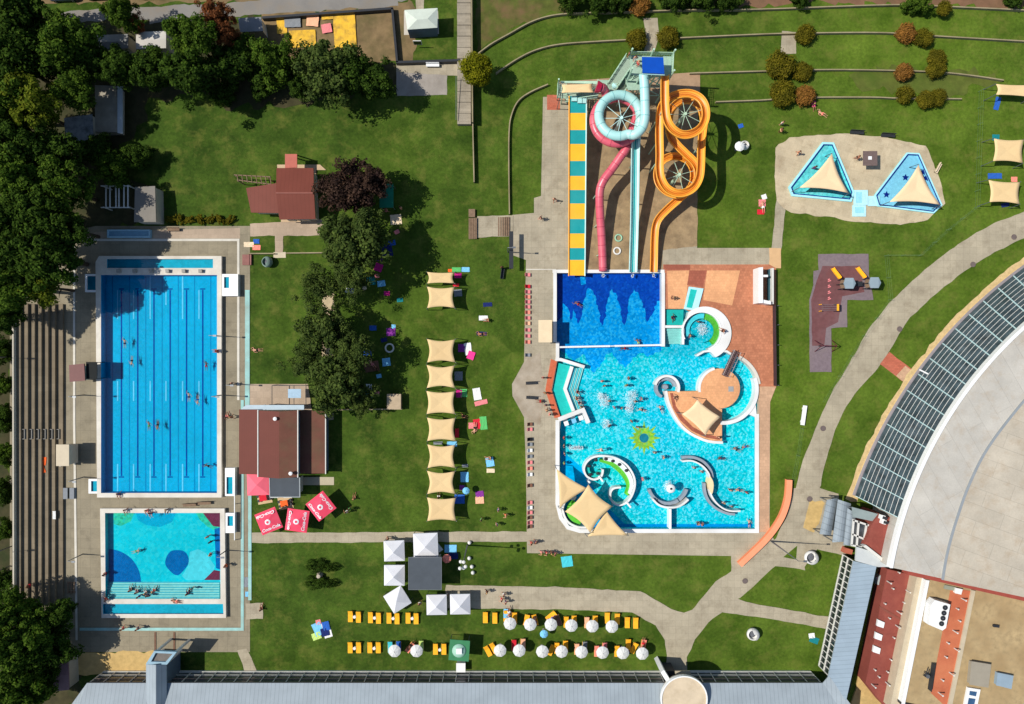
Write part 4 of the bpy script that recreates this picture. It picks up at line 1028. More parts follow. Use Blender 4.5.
# ------------------------------------------------------------------ trees and shrubs
def crown_mesh(name, rad, hgt, leaf, clumps, per, seed, m, kind='broad', flat=1.0):
    """leaf-sized faces in uneven clumps; origin at crown centre"""
    rr = random.Random(seed); vs = []; fs = []
    for c in range(clumps):
        while True:
            d = Vector((rr.gauss(0, 1), rr.gauss(0, 1), rr.gauss(0, 1)))
            if d.length > .1: break
        d.normalize()
        q = rr.uniform(.35, .92) if rr.random() < .8 else rr.uniform(.85, 1.12)
        lump = 1 + .22 * math.sin(3 * math.atan2(d.y, d.x) + seed) + .1 * math.sin(7 * math.atan2(d.y, d.x) + 2 * seed)
        if kind == 'cone':
            u = rr.random(); hz = -1 + 2 * u; k = 1 - .75 * u; a = rr.random() * 6.283
            cen = Vector((math.cos(a) * rad * k * .75, math.sin(a) * rad * k * .75, hz * hgt / 2))
            cr = rad * .3
        else:
            cen = Vector((d.x * rad * q * lump, d.y * rad * q * lump, d.z * hgt / 2 * q * flat))
            cr = rad * rr.uniform(.16, .32)
            if kind == 'ball': cen = Vector((d.x * rad * .66, d.y * rad * .66, d.z * hgt / 2 * .6)) * rr.uniform(.5, 1.06); cr = rad * .34
        for i in range(per):
            while True:
                e = Vector((rr.gauss(0, 1), rr.gauss(0, 1), rr.gauss(.25, 1)))
                if e.length > .1: break
            e.normalize()
            p = cen + e * cr * rr.uniform(.55, 1.08)
            n = (e + Vector((rr.uniform(-.7, .7), rr.uniform(-.7, .7), rr.uniform(-.1, .9)))).normalized()
            u = n.cross(Vector((rr.uniform(-1, 1), rr.uniform(-1, 1), rr.uniform(-1, 1)))).normalized(); w = n.cross(u)
            s = leaf * rr.uniform(.6, 1.3)
            b = len(vs)
            vs += [p - u * s * .5, p + w * s * .32, p + u * s * .5, p - w * s * .32]
            fs.append((b, b + 1, b + 2, b + 3))
    me = bpy.data.meshes.new(name); me.from_pydata([tuple(v) for v in vs], [], fs); me.materials.append(m); me.update()
    return me
L_DARK = leafmat('dark_leaves', RGB(32, 52, 20), RGB(72, 96, 36))
L_MID = leafmat('mid_leaves', RGB(40, 66, 20), RGB(90, 114, 42))
L_YEL = leafmat('yellow_green_leaves', RGB(64, 84, 22), RGB(112, 120, 40))
L_OLIVE = leafmat('olive_leaves', RGB(48, 66, 30), RGB(90, 106, 54))
L_PLUM = leafmat('plum_leaves', RGB(40, 28, 26), RGB(84, 66, 58))
L_RUST = leafmat('rust_leaves', RGB(88, 50, 32), RGB(140, 90, 58))
L_SHRUB = leafmat('shrub_leaves', RGB(70, 72, 16), RGB(122, 112, 38))
L_SHRUBO = leafmat('orange_shrub_leaves', RGB(108, 80, 34), RGB(160, 112, 60))
L_LIME = leafmat('lime_leaves', RGB(84, 92, 16), RGB(138, 136, 34), .3)
CR = {}
def crown_of(kind):
    if kind in CR: return CR[kind]
    spec = {'dark': (3.4, 6.5, .42, 100, 120, L_DARK), 'mid': (3.4, 6, .4, 95, 120, L_MID), 'yellow': (3.3, 6, .4, 95, 115, L_YEL),
            'olive': (3.4, 6, .38, 92, 105, L_OLIVE), 'sparse': (3.6, 5, .36, 66, 80, L_OLIVE), 'plum': (3.6, 6, .38, 92, 110, L_PLUM), 'rust': (2.6, 6.5, .32, 70, 100, L_RUST),
            'conifer': (2.8, 9, .4, 110, 110, L_DARK), 'willow': (3.2, 8, .36, 100, 110, L_MID),
            'shrub': (1.7, 2.0, .2, 76, 120, L_SHRUB), 'rusty_shrub': (1.5, 1.7, .2, 70, 110, L_SHRUBO), 'lime': (2.6, 4.2, .27, 90, 130, L_LIME)}[kind]
    rad, hg, lf, cl, per, m = spec
    CR[kind] = [crown_mesh(kind + '_crown', rad, hg, lf, cl, per, 11 * len(CR) + s, m, 'cone' if kind == 'conifer' else ('ball' if 'shrub' in kind or kind == 'lime' else 'broad')) for s in range(3 if kind in ('dark', 'mid', 'yellow', 'shrub') else 2)]
    CR[kind + '_r'] = rad; CR[kind + '_h'] = hg
    return CR[kind]
def trunk_mb(h, r, seed, rad):
    rr = random.Random(seed); mb = MB()
    mb.tube([(0, 0, 0), (.1 * rr.uniform(-1, 1), .1 * rr.uniform(-1, 1), h * .35), (.2 * rr.uniform(-1, 1), .2 * rr.uniform(-1, 1), h * .8)], [r * 1.3, r, r * .45], 8)
    for k in range(6):
        a = k * 1.05 + rr.random(); z = h * rr.uniform(.35, .65)
        mb.tube([(0, 0, z), (math.cos(a) * rad * .3, math.sin(a) * rad * .3, z + h * .14), (math.cos(a) * rad * .62, math.sin(a) * rad * .62, z + h * .22)], [r * .5, r * .34, r * .12], 6)
    return mb
TRUNKS = {}
_ts = [0]
def tree(kind, px, py, rpx, h, label, cat='tree', group=None, name=None, squash=1.0):
    """px, py, rpx: crown as it shows in the photo; h: tree height"""
    _ts[0] += 1; meshes = crown_of(kind); rad, hg = CR[kind + '_r'], CR[kind + '_h']
    me = meshes[_ts[0] % len(meshes)]
    s = rpx * S * (H - h * .65) / H / (rad * .9)
    ch = hg * s * squash
    zc = max(h - ch / 2, ch / 2 * .86)
    c = P(px, py, zc)
    t = thing(name or ('shrub' if 'shrub' in kind else 'tree'), label, cat, (c.x, c.y, 0), 0, group)
    key = (kind, _ts[0] % 3)
    if key not in TRUNKS:
        TRUNKS[key] = mesh_of('trunk', trunk_mb(6 if 'shrub' not in kind else 1.6, .22 if 'shrub' not in kind else .07, _ts[0], rad), BARK)
    k = bpy.data.objects.new('trunk', TRUNKS[key]); COL.objects.link(k); k.parent = t
    k.scale = (s, s, zc / (6 if 'shrub' not in kind else 1.6) * 1.05)
    o = bpy.data.objects.new('crown', me); COL.objects.link(o); o.parent = t
    o.location = (0, 0, zc); o.scale = (s, s, s * squash); o.rotation_euler.z = (_ts[0] * 2.399) % 6.283
    return t
GW = 'woodland trees along the west edge'
W = [ # kind, px, py, r, h, what singles it out
 ('dark', 14, 16, 28, 11, 'dark broad tree filling the top-left corner of the photo'),
 ('mid', 70, 44, 25, 11, 'bright green dome-shaped tree nearest the dark blue parked car'),
 ('dark', 38, 54, 22, 10, 'dark tree squeezed between the corner tree and the bright green dome'),
 ('dark', 10, 60, 24, 12, 'tall dark tree on the west edge below the corner tree'),
 ('mid', 122, 14, 15, 7, 'green bush-like tree overhanging the dirt verge'),
 ('rust', 134, 24, 8, 5, 'small brownish tree under the verge, beside the white shed'),
 ('dark', 92, 62, 15, 8, 'dark low tree north of the grey shed'),
 ('dark', 120, 66, 16, 8, 'very dark tree south of the white shed roof'),
 ('dark', 148, 70, 17, 8, 'very dark tree over the west corner of the lawn'),
 ('yellow', 32, 108, 24, 12, 'yellow-green sunlit tree west of the grey shed'),
 ('mid', 8, 104, 22, 12, 'mid green tree on the frame edge beside the yellow-green one'),
 ('dark', 10, 145, 24, 13, 'dark tree on the frame edge, level with the grey shed'),
 ('dark', 50, 150, 22, 11, 'dark tree just below the yellow-green one'),
 ('mid', 22, 178, 24, 13, 'mid green tree on the west edge, level with the slatted pergola'),
 ('mid', 58, 186, 24, 12, 'large leafy tree immediately west of the slatted pergola'),
 ('dark', 8, 214, 22, 13, 'dark tree on the frame edge south-west of the pergola'),
 ('dark', 36, 216, 22, 13, 'dark tall tree second from the west edge, level with the trough'),
 ('dark', 60, 226, 20, 12, 'dark tree shading the long pale trough'),
 ('dark', 14, 250, 24, 13, 'dark tree on the frame edge, level with the starting blocks'),
 ('dark', 46, 256, 25, 13, 'tall dark tree whose shade falls across the starting blocks'),
 ('mid', 10, 286, 22, 12, 'mid green tree touching the top of the grandstand'),
 ('yellow', 40, 286, 17, 10, 'yellow-green tree at the north end of the grandstand'),
 ('dark', 4, 318, 14, 9, 'small dark tree at the upper end of the grandstand back wall'),
 ('mid', 112, 168, 15, 5, 'low dark green tree between the grey shed and the pergola'),
 ('mid', 74, 92, 17, 9, 'tree right at the west side of the long grey shed'),
 ('dark', 96, 150, 14, 5, 'dim small tree right below the grey shed'),
 ('dark', 138, 156, 11, 4, 'low round tree at the west end of the big lawn'),
]
for k, x, y, r_, h, l in W: tree(k, x, y, r_, h, l, 'tree', GW)
GS = 'trees behind the grandstand'
for i, (x, y, r_, l) in enumerate(((2, 350, 11, 'bushy tree behind the upper grandstand, first below the small dark tree'), (3, 384, 10, 'bushy tree behind the grandstand, level with the maroon hut'), (2, 420, 11, 'bushy tree behind the grandstand, level with its white aisle steps'),
    (3, 455, 10, 'bushy tree behind the grandstand, level with the beige hut'), (2, 492, 11, 'bushy tree behind the grandstand, level with the lap pool south rim'), (3, 530, 9, 'bushy tree behind the grandstand, just above the white lamp globe'), (4, 580, 10, 'bushy tree behind the grandstand, just below the white lamp globe'))):
    tree('mid' if i % 2 else 'dark', x, y, r_, 3.4, l, 'tree', GS)
GB = 'trees in the south-west corner'
for k, x, y, r_, h, l in (('mid', 12, 612, 19, 9, 'leafy tree at the lower end of the grandstand, on the frame edge'), ('mid', 32, 624, 19, 8, 'leafy tree over the grandstand bottom steps'), ('dark', 60, 614, 12, 6, 'dark tree at the south end of the grandstand, over the deck corner'),
    ('mid', 14, 648, 23, 11, 'large leafy tree on the west edge of the south-west corner'), ('dark', 46, 648, 21, 8, 'large dark tree whose ragged shadow lies on the sand patch'), ('mid', 22, 686, 22, 9, 'large leafy tree in the bottom-left corner of the photo'), ('mid', 6, 690, 18, 10, 'partly cut off tree in the very bottom-left corner'),
    ('dark', 44, 678, 12, 5, 'small dark tree beside the pink hut roof')):
    tree(k, x, y, r_, h, l, 'tree', GB)
GT = 'trees along the top lawn edge'
for k, x, y, r_, h, l, q in (('mid', 190, 38, 21, 11, 'tall dense green tree, the northern of two at the lawn edge', 1), ('dark', 190, 76, 21, 10, 'tall dense dark tree, the southern of two at the lawn edge', 1), ('rust', 216, 14, 13, 9, 'tall rust-brown tree by the service road', 1), ('rust', 226, 34, 12, 8, 'rust-brown tree leaning out of the dense green trees', 1),
    ('dark', 236, 62, 22, 7, 'shaded dark tree between the dense trees and the drooping green tree', 1), ('dark', 222, 92, 12, 4, 'dim low tree at the lawn edge south of the rust-brown trees', 1), ('willow', 276, 62, 20, 9, 'bright drooping green tree below the yellow tarpaulins', 1), ('dark', 300, 84, 12, 5, 'dark low tree beside the drooping green tree', 1),
    ('olive', 330, 68, 27, 10, 'large grey-green tree in the middle of the lawn edge', 1), ('dark', 358, 76, 20, 8, 'dark tree at the east side of the grey-green tree', 1), ('dark', 378, 82, 15, 7, 'dark tree whose shade covers the stained concrete pad', 1), ('dark', 262, 84, 12, 4, 'dim low tree at the foot of the drooping green tree', 1)):
    tree(k, x, y, r_, h, l, 'tree', GT, squash=q)
GP = 'picnic trees between pool and sails'
for k, x, y, r_, h, l in (('plum', 346, 188, 25, 9, 'dark plum-leaved tree touching the red-roofed house'), ('plum', 368, 182, 16, 8, 'dark plum-leaved tree beside the green gazebo roof'), ('olive', 350, 246, 29, 11, 'large round olive-green tree below the plum-leaved trees'), ('olive', 362, 228, 17, 10, 'olive-green tree at the edge of the plum-leaved ones'), ('sparse', 318, 286, 18, 8, 'thin grey-green tree at the west edge of the picnic grove'),
    ('sparse', 352, 282, 16, 8, 'thin olive tree right under the large round one'), ('olive', 328, 330, 23, 9, 'olive tree in the middle of the grove over the trodden path'), ('sparse', 306, 362, 18, 7, 'thin yellowish tree at the south-west of the grove'),
    ('olive', 336, 384, 26, 9, 'large olive tree north of the brown-roofed building'), ('sparse', 352, 350, 18, 9, 'thin olive tree east of the trodden path'), ('olive', 360, 402, 11, 5, 'olive tree nearest the wooden cabinet')):
    tree(k, x, y, r_, h, l, 'tree', GP)
tree('lime', 477, 69, 17.5, 6.5, 'solitary lime-green tree beside the concrete stairway', 'tree')
GX = 'round shrubs on the terraced lawn'
for k, x, y, r_, l in (('shrub', 637, 38.5, 11.5, 'round shrub left of the path to the slide tower'), ('shrub', 668, 38, 11.5, 'round shrub right of the path to the slide tower'), ('shrub', 805, 34, 10.5, 'round shrub beside the upper concrete steps'), ('shrub', 780, 64.5, 15.5, 'wide shrub below the upper concrete steps'), ('shrub', 803, 72, 10, 'small shrub touching the wide one'),
    ('shrub', 782, 93, 14, 'wide shrub nearest the paddling pools'), ('rusty_shrub', 805, 96, 11, 'orange-brown shrub above the red bags'), ('rusty_shrub', 906, 33, 10.5, 'orange-brown shrub of the upper eastern pair'), ('shrub', 923, 38, 10, 'green shrub of the upper eastern pair'), ('rusty_shrub', 904, 72, 9.5, 'pale orange shrub in the middle of the terraced slope'),
    ('shrub', 937, 58, 9.5, 'upper half of the tall green shrub pair on the slope'), ('shrub', 936, 70, 9.5, 'lower half of the tall green shrub pair on the slope'), ('shrub', 905, 95, 9.5, 'round shrub on the lowest terrace, western one'), ('shrub', 926, 99, 9.5, 'round shrub on the lowest terrace, middle one'), ('shrub', 938, 98, 9, 'round shrub on the lowest terrace, eastern one')):
    tree(k, x, y, r_, 1.9 if r_ < 12 else 2.4, l, 'shrub', GX)
GY = 'shrubs along the top edge'
for k, x, y, r_, l in (('dark', 570, -2, 12, 'dark shrub on the top edge, leftmost'), ('dark', 598, 0, 13, 'dark shrub on the top edge, second from left'), ('rusty_shrub', 640, 5, 11, 'orange-brown shrub on the top edge by the path'), ('dark', 674, -3, 12, 'dark shrub on the top edge right of the path'), ('dark', 702, -3, 13, 'dark shrub on the top edge, over the brown earth strip'), ('dark', 728, -2, 11, 'dark shrub on the top edge, north of the slide tower shadow'), ('dark', 622, -2, 12, 'dark shrub on the top edge beside the orange-brown one'),
    ('mid', 918, 3, 11, 'green shrub on the top edge at the east end'), ('shrub', 944, 8, 8, 'small round shrub at the top east end'), ('dark', 800, -4, 9, 'dark shrub on the top edge above the concrete steps'), ('dark', 1014, -4, 9, 'dark shrub in the top-right corner')):
    tree(k, x, y, r_, 2.2, l, 'shrub', GY, name='shrub')
# clipped hedge north of the lap pool
t = thing('hedge', 'low brown-green hedge on the terrace edge north of the lap pool', 'hedge', P(200, 220, 0))
hm = crown_mesh('foliage', 1, 1.3, .2, 40, 60, 5, L_SHRUB)
for i in range(7):
    o = bpy.data.objects.new('foliage', hm); COL.objects.link(o); o.parent = t
    o.location = P(170 + i * 10, 219.5, .45) - root_loc(t); o.rotation_euler.z = i * 1.7; o.scale = (1.0, .6, .6)
# ------------------------------------------------------------------ buildings
RROOF = ribbed('red_brown_roof_sheet', RGB(116, 62, 50), .6, 0, .82, .55)
RROOF_D = mat('red_roof_trim', RGB(128, 74, 62), .6, .1, 2)
BROWN = ribbed('brown_roof_sheet', RGB(104, 54, 44), .35, 0, .85, .5)
BROWN2 = mat('faded_brown_roof', RGB(104, 64, 50), .7, .14, .4, dirt=RGB(96, 84, 58), dirt_amt=.55)
PLASTER = mat('plaster', RGB(186, 178, 160), .85, .06, 1.2)
PLASTER_B = mat('blue_grey_plaster', RGB(90, 104, 116), .85, .08, 1.2)
METAL = ribbed('pale_blue_metal_roof', RGB(150, 160, 166), .6, 0, .66, .5, var=.09)
METAL_D = ribbed('pale_blue_metal_roof_diagonal', RGB(136, 152, 164), .6, 1, .68, .5, var=.09, rot=R(-12.5))
DGLASS = mat('dark_glazing', (.012, .018, .022), .12, .3, .4, spec=.5)
FRAMEW = mat('pale_frame', RGB(206, 204, 196), .5, .06, 2)
FRAMEA = mat('aqua_white_frame', RGB(176, 204, 204), .5, .06, 2)
GRAVEL = mat('brown_roof_gravel', RGB(166, 144, 106), .95, .2, 1.4, dirt=RGB(140, 114, 78), dirt_amt=.6, dirt_scale=.35, bump=.5)
REDROOF = paving('red_terrace_membrane', RGB(142, 74, 64), 3, 3, .05, .85, RGB(160, 92, 76), .4)
ORROOF = mat('orange_red_membrane', RGB(178, 98, 68), .85, .08, .6, dirt=RGB(206, 130, 90), dirt_amt=.5)
ROOFGREY = mat('grey_flat_roof', RGB(74, 80, 86), .8, .08, .8)
AC = mat('white_unit', RGB(226, 226, 222), .5, .05, 2)

def quad(mb, a, b, c, d, th=.12):
    k = Vector((0, 0, th)); v = [Vector(q) for q in (a, b, c, d)]
    return mb.add(v + [q - k for q in v], [(0, 1, 2, 3), (7, 6, 5, 4), (0, 4, 5, 1), (1, 5, 6, 2), (2, 6, 7, 3), (3, 7, 4, 0)])
def bld(name, label, px, py, cat='building', group=None): return thing(name, label, cat, P(px, py, 0), 0, group)
def walls_of(t, pts, z, m, ze, inset_m=.25, name='wall'):
    w = PX(pts, ze); o = offs(w, inset_m if area(w) > 0 else -inset_m, True)
    obj(name, MB().prism(o, 0.0, z), m, t, world=True)
def win(t, a, b, z0, z1, out=.03, m=None, fr=None):
    """window between two ground points on a wall, slightly proud"""
    a, b = Vector((*a[:2], 0)), Vector((*b[:2], 0)); d = (b - a).normalized(); n = Vector((-d.y, d.x, 0)) * out
    f = obj('window', MB().bar(a + n + Vector((0, 0, (z0 + z1) / 2)), b + n + Vector((0, 0, (z0 + z1) / 2)), .05, z1 - z0), m or DGLASS, t, world=True)
    mb = MB()
    for z in (z0, z1): mb.bar(a + n * 1.6 + Vector((0, 0, z)), b + n * 1.6 + Vector((0, 0, z)), .1, .08)
    for q in (a, b): mb.bar(q + n * 1.6 + Vector((0, 0, z0)), q + n * 1.6 + Vector((0, 0, z1)), .1, .08)
    obj('frame', mb, fr or FRAMEW, f, world=True)

# red-roofed house
t = bld('house', 'single-storey house with low red-brown roof beside the plum-leaved trees', 286, 194, 'house')
walls_of(t, [(277, 169), (313, 169), (315, 218), (280, 218)], 2.7, PLASTER, 3)
walls_of(t, [(247, 188), (279, 184), (280, 212), (251, 212)], 2.4, PLASTER, 2.8)
m = MB(); rd = (P(276, 193, 4.0), P(314, 193, 4.0))
quad(m, P(276.5, 168, 3), rd[0], rd[1], P(313.4, 168, 3)); quad(m, rd[0], P(279.5, 219.5, 3), P(315.4, 219, 3), rd[1])
obj('roof', m, RROOF, t, world=True)
m = MB(); w0, w1 = P(247.5, 191, 3.2), P(277, 192.5, 3.75)
quad(m, P(246, 188, 2.6), P(251, 212.5, 2.6), P(279.2, 213, 2.95), P(277.2, 183, 2.95))
obj('roof', m, RROOF, t, world=True)
obj('ridge_cap', MB().bar(rd[0] + Vector((0, 0, .04)), rd[1] + Vector((0, 0, .04)), .22, .06), RROOF_D, t, world=True)
obj('porch_roof', MB().prism(PX([(285, 154), (297, 154), (297, 167.6), (285, 168)], 2.9), 2.75, 2.9), mat('porch_red', RGB(178, 96, 80), .6, .06, 2), t, world=True)
for x in (286, 296): obj('porch_post', MB().bar(P(x, 155, 0), Vector((*P(x, 155, 2.75)[:2], 2.75)), .14), TIMBER, t, world=True)
obj('plinth', MB().prism(PX([(277, 164.6), (320, 164.6), (326, 170), (316, 170), (316, 222), (281, 222)], .12), 0.02, .12), mat('pale_plinth', RGB(190, 164, 132), .9, .08, 1), t, world=True)
for x in (286, 300): win(t, P(x, 219, 0) * .974, P(x + 7, 219, 0) * .974, .9, 2.1)
obj('door', MB().bar(P(281, 216.4, 1.05), P(287, 216.4, 1.05), .12, 2.1), TIMBER, t, world=True)
t = bld('pergola', 'weathered timber pergola frame at the west end of the red-roofed house', 254, 181, 'pergola')
for x0, y0, x1, y1 in ((234, 175, 271, 177), (237, 180, 272, 184.5)):
    obj('beam', MB().bar(P(x0, y0, 2.3), P(x1, y1, 2.3), .14, .18), TIMBER, t, world=True)
for i in range(8):
    x = 237 + i * 4.7; obj('rafter', MB().bar(P(x, 174.5 + i * .25, 2.42), P(x + 1.2, 182 + i * .4, 2.42), .09, .1), TIMBER, t, world=True)
for x, y in ((236, 176), (268, 178), (239, 181), (270, 184)):
    c = P(x, y, 2.3); obj('post', MB().bar((c.x, c.y, 0), c, .14), TIMBER, t, world=True)

# brown-roofed service building
t = bld('service_building', 'long brown-roofed building with stepped roofs beside the red parasols', 282, 445)
walls_of(t, [(239.5, 410), (298, 410), (298, 476), (239.5, 474)], 3.3, PLASTER, 3.6)
m = MB(); quad(m, P(239, 409.5, 3.5), P(239, 474, 3.5), P(257.6, 474.5, 3.9), P(257.6, 409.5, 3.9))
obj('roof', m, BROWN, t, world=True)
m = MB(); quad(m, P(258, 410.5, 4.15), P(258, 477, 4.15), P(279, 478.5, 4.6), P(279, 411.5, 4.6))
obj('roof', m, BROWN, t, world=True)
m = MB(); quad(m, P(279, 411.5, 4.6), P(279, 478.5, 4.6), P(297.5, 477, 4.2), P(297.5, 410.5, 4.2))
obj('roof', m, BROWN2, t, world=True)
obj('wall', MB().prism(offs(PX([(258, 411), (297.5, 411), (297.5, 477), (258, 477)], 4.15), .15, True) if area(PX([(258, 411), (297.5, 411), (297.5, 477), (258, 477)])) > 0 else offs(PX([(258, 411), (297.5, 411), (297.5, 477), (258, 477)], 4.15), -.15, True), 0, 4.05), PLASTER_B, t, world=True)
obj('gutter', MB().bar(P(257.9, 409.8, 4.2), P(257.9, 477, 4.2), .14, .1), FRAMEW, t, world=True)
obj('gutter', MB().bar(P(297.8, 410, 4.2), P(297.8, 477.5, 4.2), .14, .1), FRAMEW, t, world=True)
lo = [(303, 410.5), (325, 410.5), (325, 473.5), (303, 473.5)]
walls_of(t, [(298, 411), (325, 411), (325, 473), (298, 473)], 2.2, PLASTER_B, 2.3, .1)
m = MB(); quad(m, P(296, 410.5, 2.55), P(296, 473.5, 2.55), P(325.4, 473.5, 2.3), P(325.4, 410.5, 2.3))
obj('lower_roof', m, BROWN2, t, world=True)
obj('gutter', MB().bar(P(325.6, 410, 2.3), P(325.6, 474, 2.3), .14, .1), FRAMEW, t, world=True)
obj('entrance_canopy', MB().prism(PX([(246, 405), (304, 405), (304, 409.6), (240, 410)], 3.2), 3.05, 3.2), mat('pale_canopy', RGB(172, 190, 200), .5, .06, 2), t, world=True)
for x, y in ((276, 418.5), (291.5, 473)):
    c = P(x, y, 4.5); obj('vent_pipe', MB().lathe([(.16, -.1), (.16, .35), (.28, .36), (.28, .5), (.05, .58)], 12, c), WHITE, t, world=True)
t = bld('annex', 'low dark grey flat-roofed annex south of the brown-roofed building', 284, 487)
walls_of(t, [(270, 478), (299, 477), (299, 496), (270, 496)], 2.6, PLASTER, 2.75)
obj('roof', MB().prism(PX([(269.5, 478), (299.6, 477.5), (299.8, 497), (270, 497)], 2.75), 2.6, 2.75), ROOFGREY, t, world=True)
obj('roof_edge', MB().wall(PX([(269.5, 478), (269.9, 497), (299.8, 497), (299.6, 477.5)], 2.8), .12, 2.7, 2.82), mat('pale_edge', RGB(150, 156, 158), .6, .06, 2), t, world=True)
win(t, P(275, 495, 0), P(283, 495, 0), .9, 2.0); win(t, P(288, 495, 0), P(296, 495, 0), .9, 2.0)
t = bld('pergola', 'thin steel frame over the paved yard north of the brown-roofed building', 286, 396, 'pergola')
for y in (385.5, 405): obj('beam', MB().bar(P(272, y, 2.4), P(306, y, 2.4), .08), DARKM, t, world=True)
for x in (272, 294, 306): obj('beam', MB().bar(P(x, 385.5, 2.4), P(x, 405, 2.4), .08), DARKM, t, world=True)
for x, y in ((272, 385.5), (306, 385.5), (272, 405), (306, 405)):
    c = P(x, y, 2.4); obj('post', MB().bar((c.x, c.y, 0), c, .08), DARKM, t, world=True)
obj('canvas', MB().prism(PX([(288, 389), (301, 389), (301, 398), (288, 398)], 2.45), 2.42, 2.46), mat('pale_blue_canvas', RGB(160, 186, 204), .8, .08, 2), t, world=True)
# pavilion
t = bld('pavilion', 'small pale pavilion with hipped roof near the top edge', 421, 22)
walls_of(t, [(405, 9.5), (437, 8.5), (437, 29), (406, 31)], 2.6, PLASTER_B, 2.8, .2)
m = MB(); A, B, C, D = P(404.5, 10, 2.8), P(437.6, 8, 2.8), P(437.4, 27.6, 2.8), P(407.4, 29.6, 2.8); E, F = P(417, 19.6, 3.5), P(427.6, 18.6, 3.5)
m.add([A, B, C, D, E, F] + [Vector(q) - Vector((0, 0, .1)) for q in (A, B, C, D)], [(0, 4, 5, 1), (1, 5, 2), (2, 5, 4, 3), (3, 4, 0), (6, 7, 8, 9), (0, 1, 7, 6), (1, 2, 8, 7), (2, 3, 9, 8), (3, 0, 6, 9)])
obj('roof', m, mat('pale_green_white_roof', RGB(196, 204, 190), .7, .06, 1), t, world=True)
win(t, P(412, 38, 0) * .97, P(420, 38, 0) * .97, .9, 2.1)
# sheds at the west
def shed(label, pts, z, mroof, ridge=None, wallm=None, slope=.35, name='shed'):
    cxy = [sum(q[i] for q in pts) / len(pts) for i in (0, 1)]
    t = bld(name, label, *cxy)
    walls_of(t, pts, z - slope - .08, wallm or PLASTER, z, .15)
    if ridge:
        a, b, c, d = pts; e, f = ridge; m = MB()
        quad(m, P(*a, z - slope), P(*e, z), P(*f, z), P(*b, z - slope)); quad(m, P(*e, z), P(*d, z - slope), P(*c, z - slope), P(*f, z))
        obj('roof', m, mroof, t, world=True)
    else:
        a, b, c, d = pts; m = MB(); quad(m, P(*a, z - slope), P(*d, z), P(*c, z), P(*b, z - slope)); obj('roof', m, mroof, t, world=True)
    return t
shed('white-roofed shed under the trees left of the dense green trees', [(136, 32), (166, 31), (166, 48), (136, 49)], 2.8, mat('white_shed_roof', RGB(196, 190, 180), .7, .08, 1, dirt=RGB(140, 140, 136), dirt_amt=.5), [(136, 40), (166, 39.5)])
shed('dim grey shed roof half hidden by trees near the verge', [(97, 35), (128, 34), (128, 48), (97, 50)], 2.6, mat('grey_shed_roof', RGB(128, 128, 126), .7, .12, 1), [(97, 42), (128, 41)])
s = shed('long grey shed with pale eastern edge west of the big lawn', [(95, 85), (118, 86), (118, 132), (95, 132)], 2.0, mat('shed_sheet', RGB(150, 142, 126), .7, .15, .8, dirt=RGB(94, 100, 106), dirt_amt=.5))
obj('roof_edge', MB().prism(PX([(117.4, 86), (122.6, 86), (122.6, 133.6), (117.4, 133)], 2.15), 2.0, 2.15), mat('pale_shed_edge', RGB(176, 184, 186), .6, .06, 1), s, world=True)
shed('small grey hut east of the slatted pergola', [(135, 187), (155, 186), (156, 222), (134, 222)], 2.7, mat('hut_roof', RGB(128, 122, 112), .8, .1, 1, dirt=RGB(90, 92, 94), dirt_amt=.4))
shed('long grey service roof above the service road edge, beside the yellow tarpaulins', [(238, 18), (261, 17), (263, 31), (240, 32)], 2.6, mat('grey_container_roof', RGB(120, 122, 126), .7, .1, 1))
shed('small hut with pink trim among the south-west trees', [(46, 663), (68, 661), (69, 690), (48, 692)], 2.6, mat('pinkish_roof', RGB(140, 108, 108), .7, .1, 1), [(46, 676), (69, 675)])
shed('pale workshop roof showing between trees at the west end of the grey shed', [(64, 118), (92, 114), (94, 150), (66, 152)], 2.8, mat('patchy_roof', RGB(140, 146, 150), .7, .2, 2, dirt=RGB(80, 84, 86), dirt_amt=.8, dirt_scale=.8))
t = bld('pergola', 'slatted white pergola frame north of the long trough', 117, 197, 'pergola')
for x in (106, 110, 116, 119, 124, 128): obj('slat', MB().bar(P(x, 185, 2.5), P(x, 208, 2.5), .16, .12), FRAMEW, t, world=True)
for y in (186, 207.5): obj('beam', MB().bar(P(101, y, 2.4), P(130, y, 2.4), .14, .14), FRAMEW, t, world=True)
for x, y in ((103, 186), (129, 186), (103, 207), (129, 207)):
    c = P(x, y, 2.35); obj('post', MB().bar((c.x, c.y, 0), c, .14), FRAMEW, t, world=True)

# grandstand
t = thing('grandstand', 'stepped concrete grandstand along the west side of the lap pool', 'grandstand', P(40, 450, 0))
xs = [12.6, 20, 27.2, 34, 40.8, 47.6, 54.4, 61.6]
for i in range(7):
    z = .38 * (7 - i)
    y0, y1 = 304, 606
    x1 = 62.2 if i == 6 else xs[i + 1]
    a, b = P(xs[i] - .3, y0, z), P(x1 + .6, y1, z)
    obj('step', MB().prism([(a.x, a.y), (b.x, a.y), (b.x, b.y), (a.x, b.y)], 0, z), GRAND, t, world=True)
for i in range(6):
    z = .38 * (7 - i); c = P(xs[i + 1] + 2.2, 434, z - .38)
    f = MB()
    for dx, dy, sx, sy in ((-.45, 0, .07, 1.5), (.45, 0, .07, 1.5), (0, -.72, .9, .07), (0, .72, .9, .07)): f.box(c.x + dx, c.y + dy, z - .38, sx, sy, .2)
    obj('aisle_step', f, mat('grey_step_frame', RGB(150, 146, 138), .7, .08, 2), t, world=True)
obj('back_wall', MB().wall(PX([(12.8, 302), (13.4, 606)], 3.2), .2, 0, 3.2), PLASTER, t, world=True)
t = thing('beige_hut', 'beige-roofed timing hut on the front of the grandstand', 'hut', P(62, 455, 0))
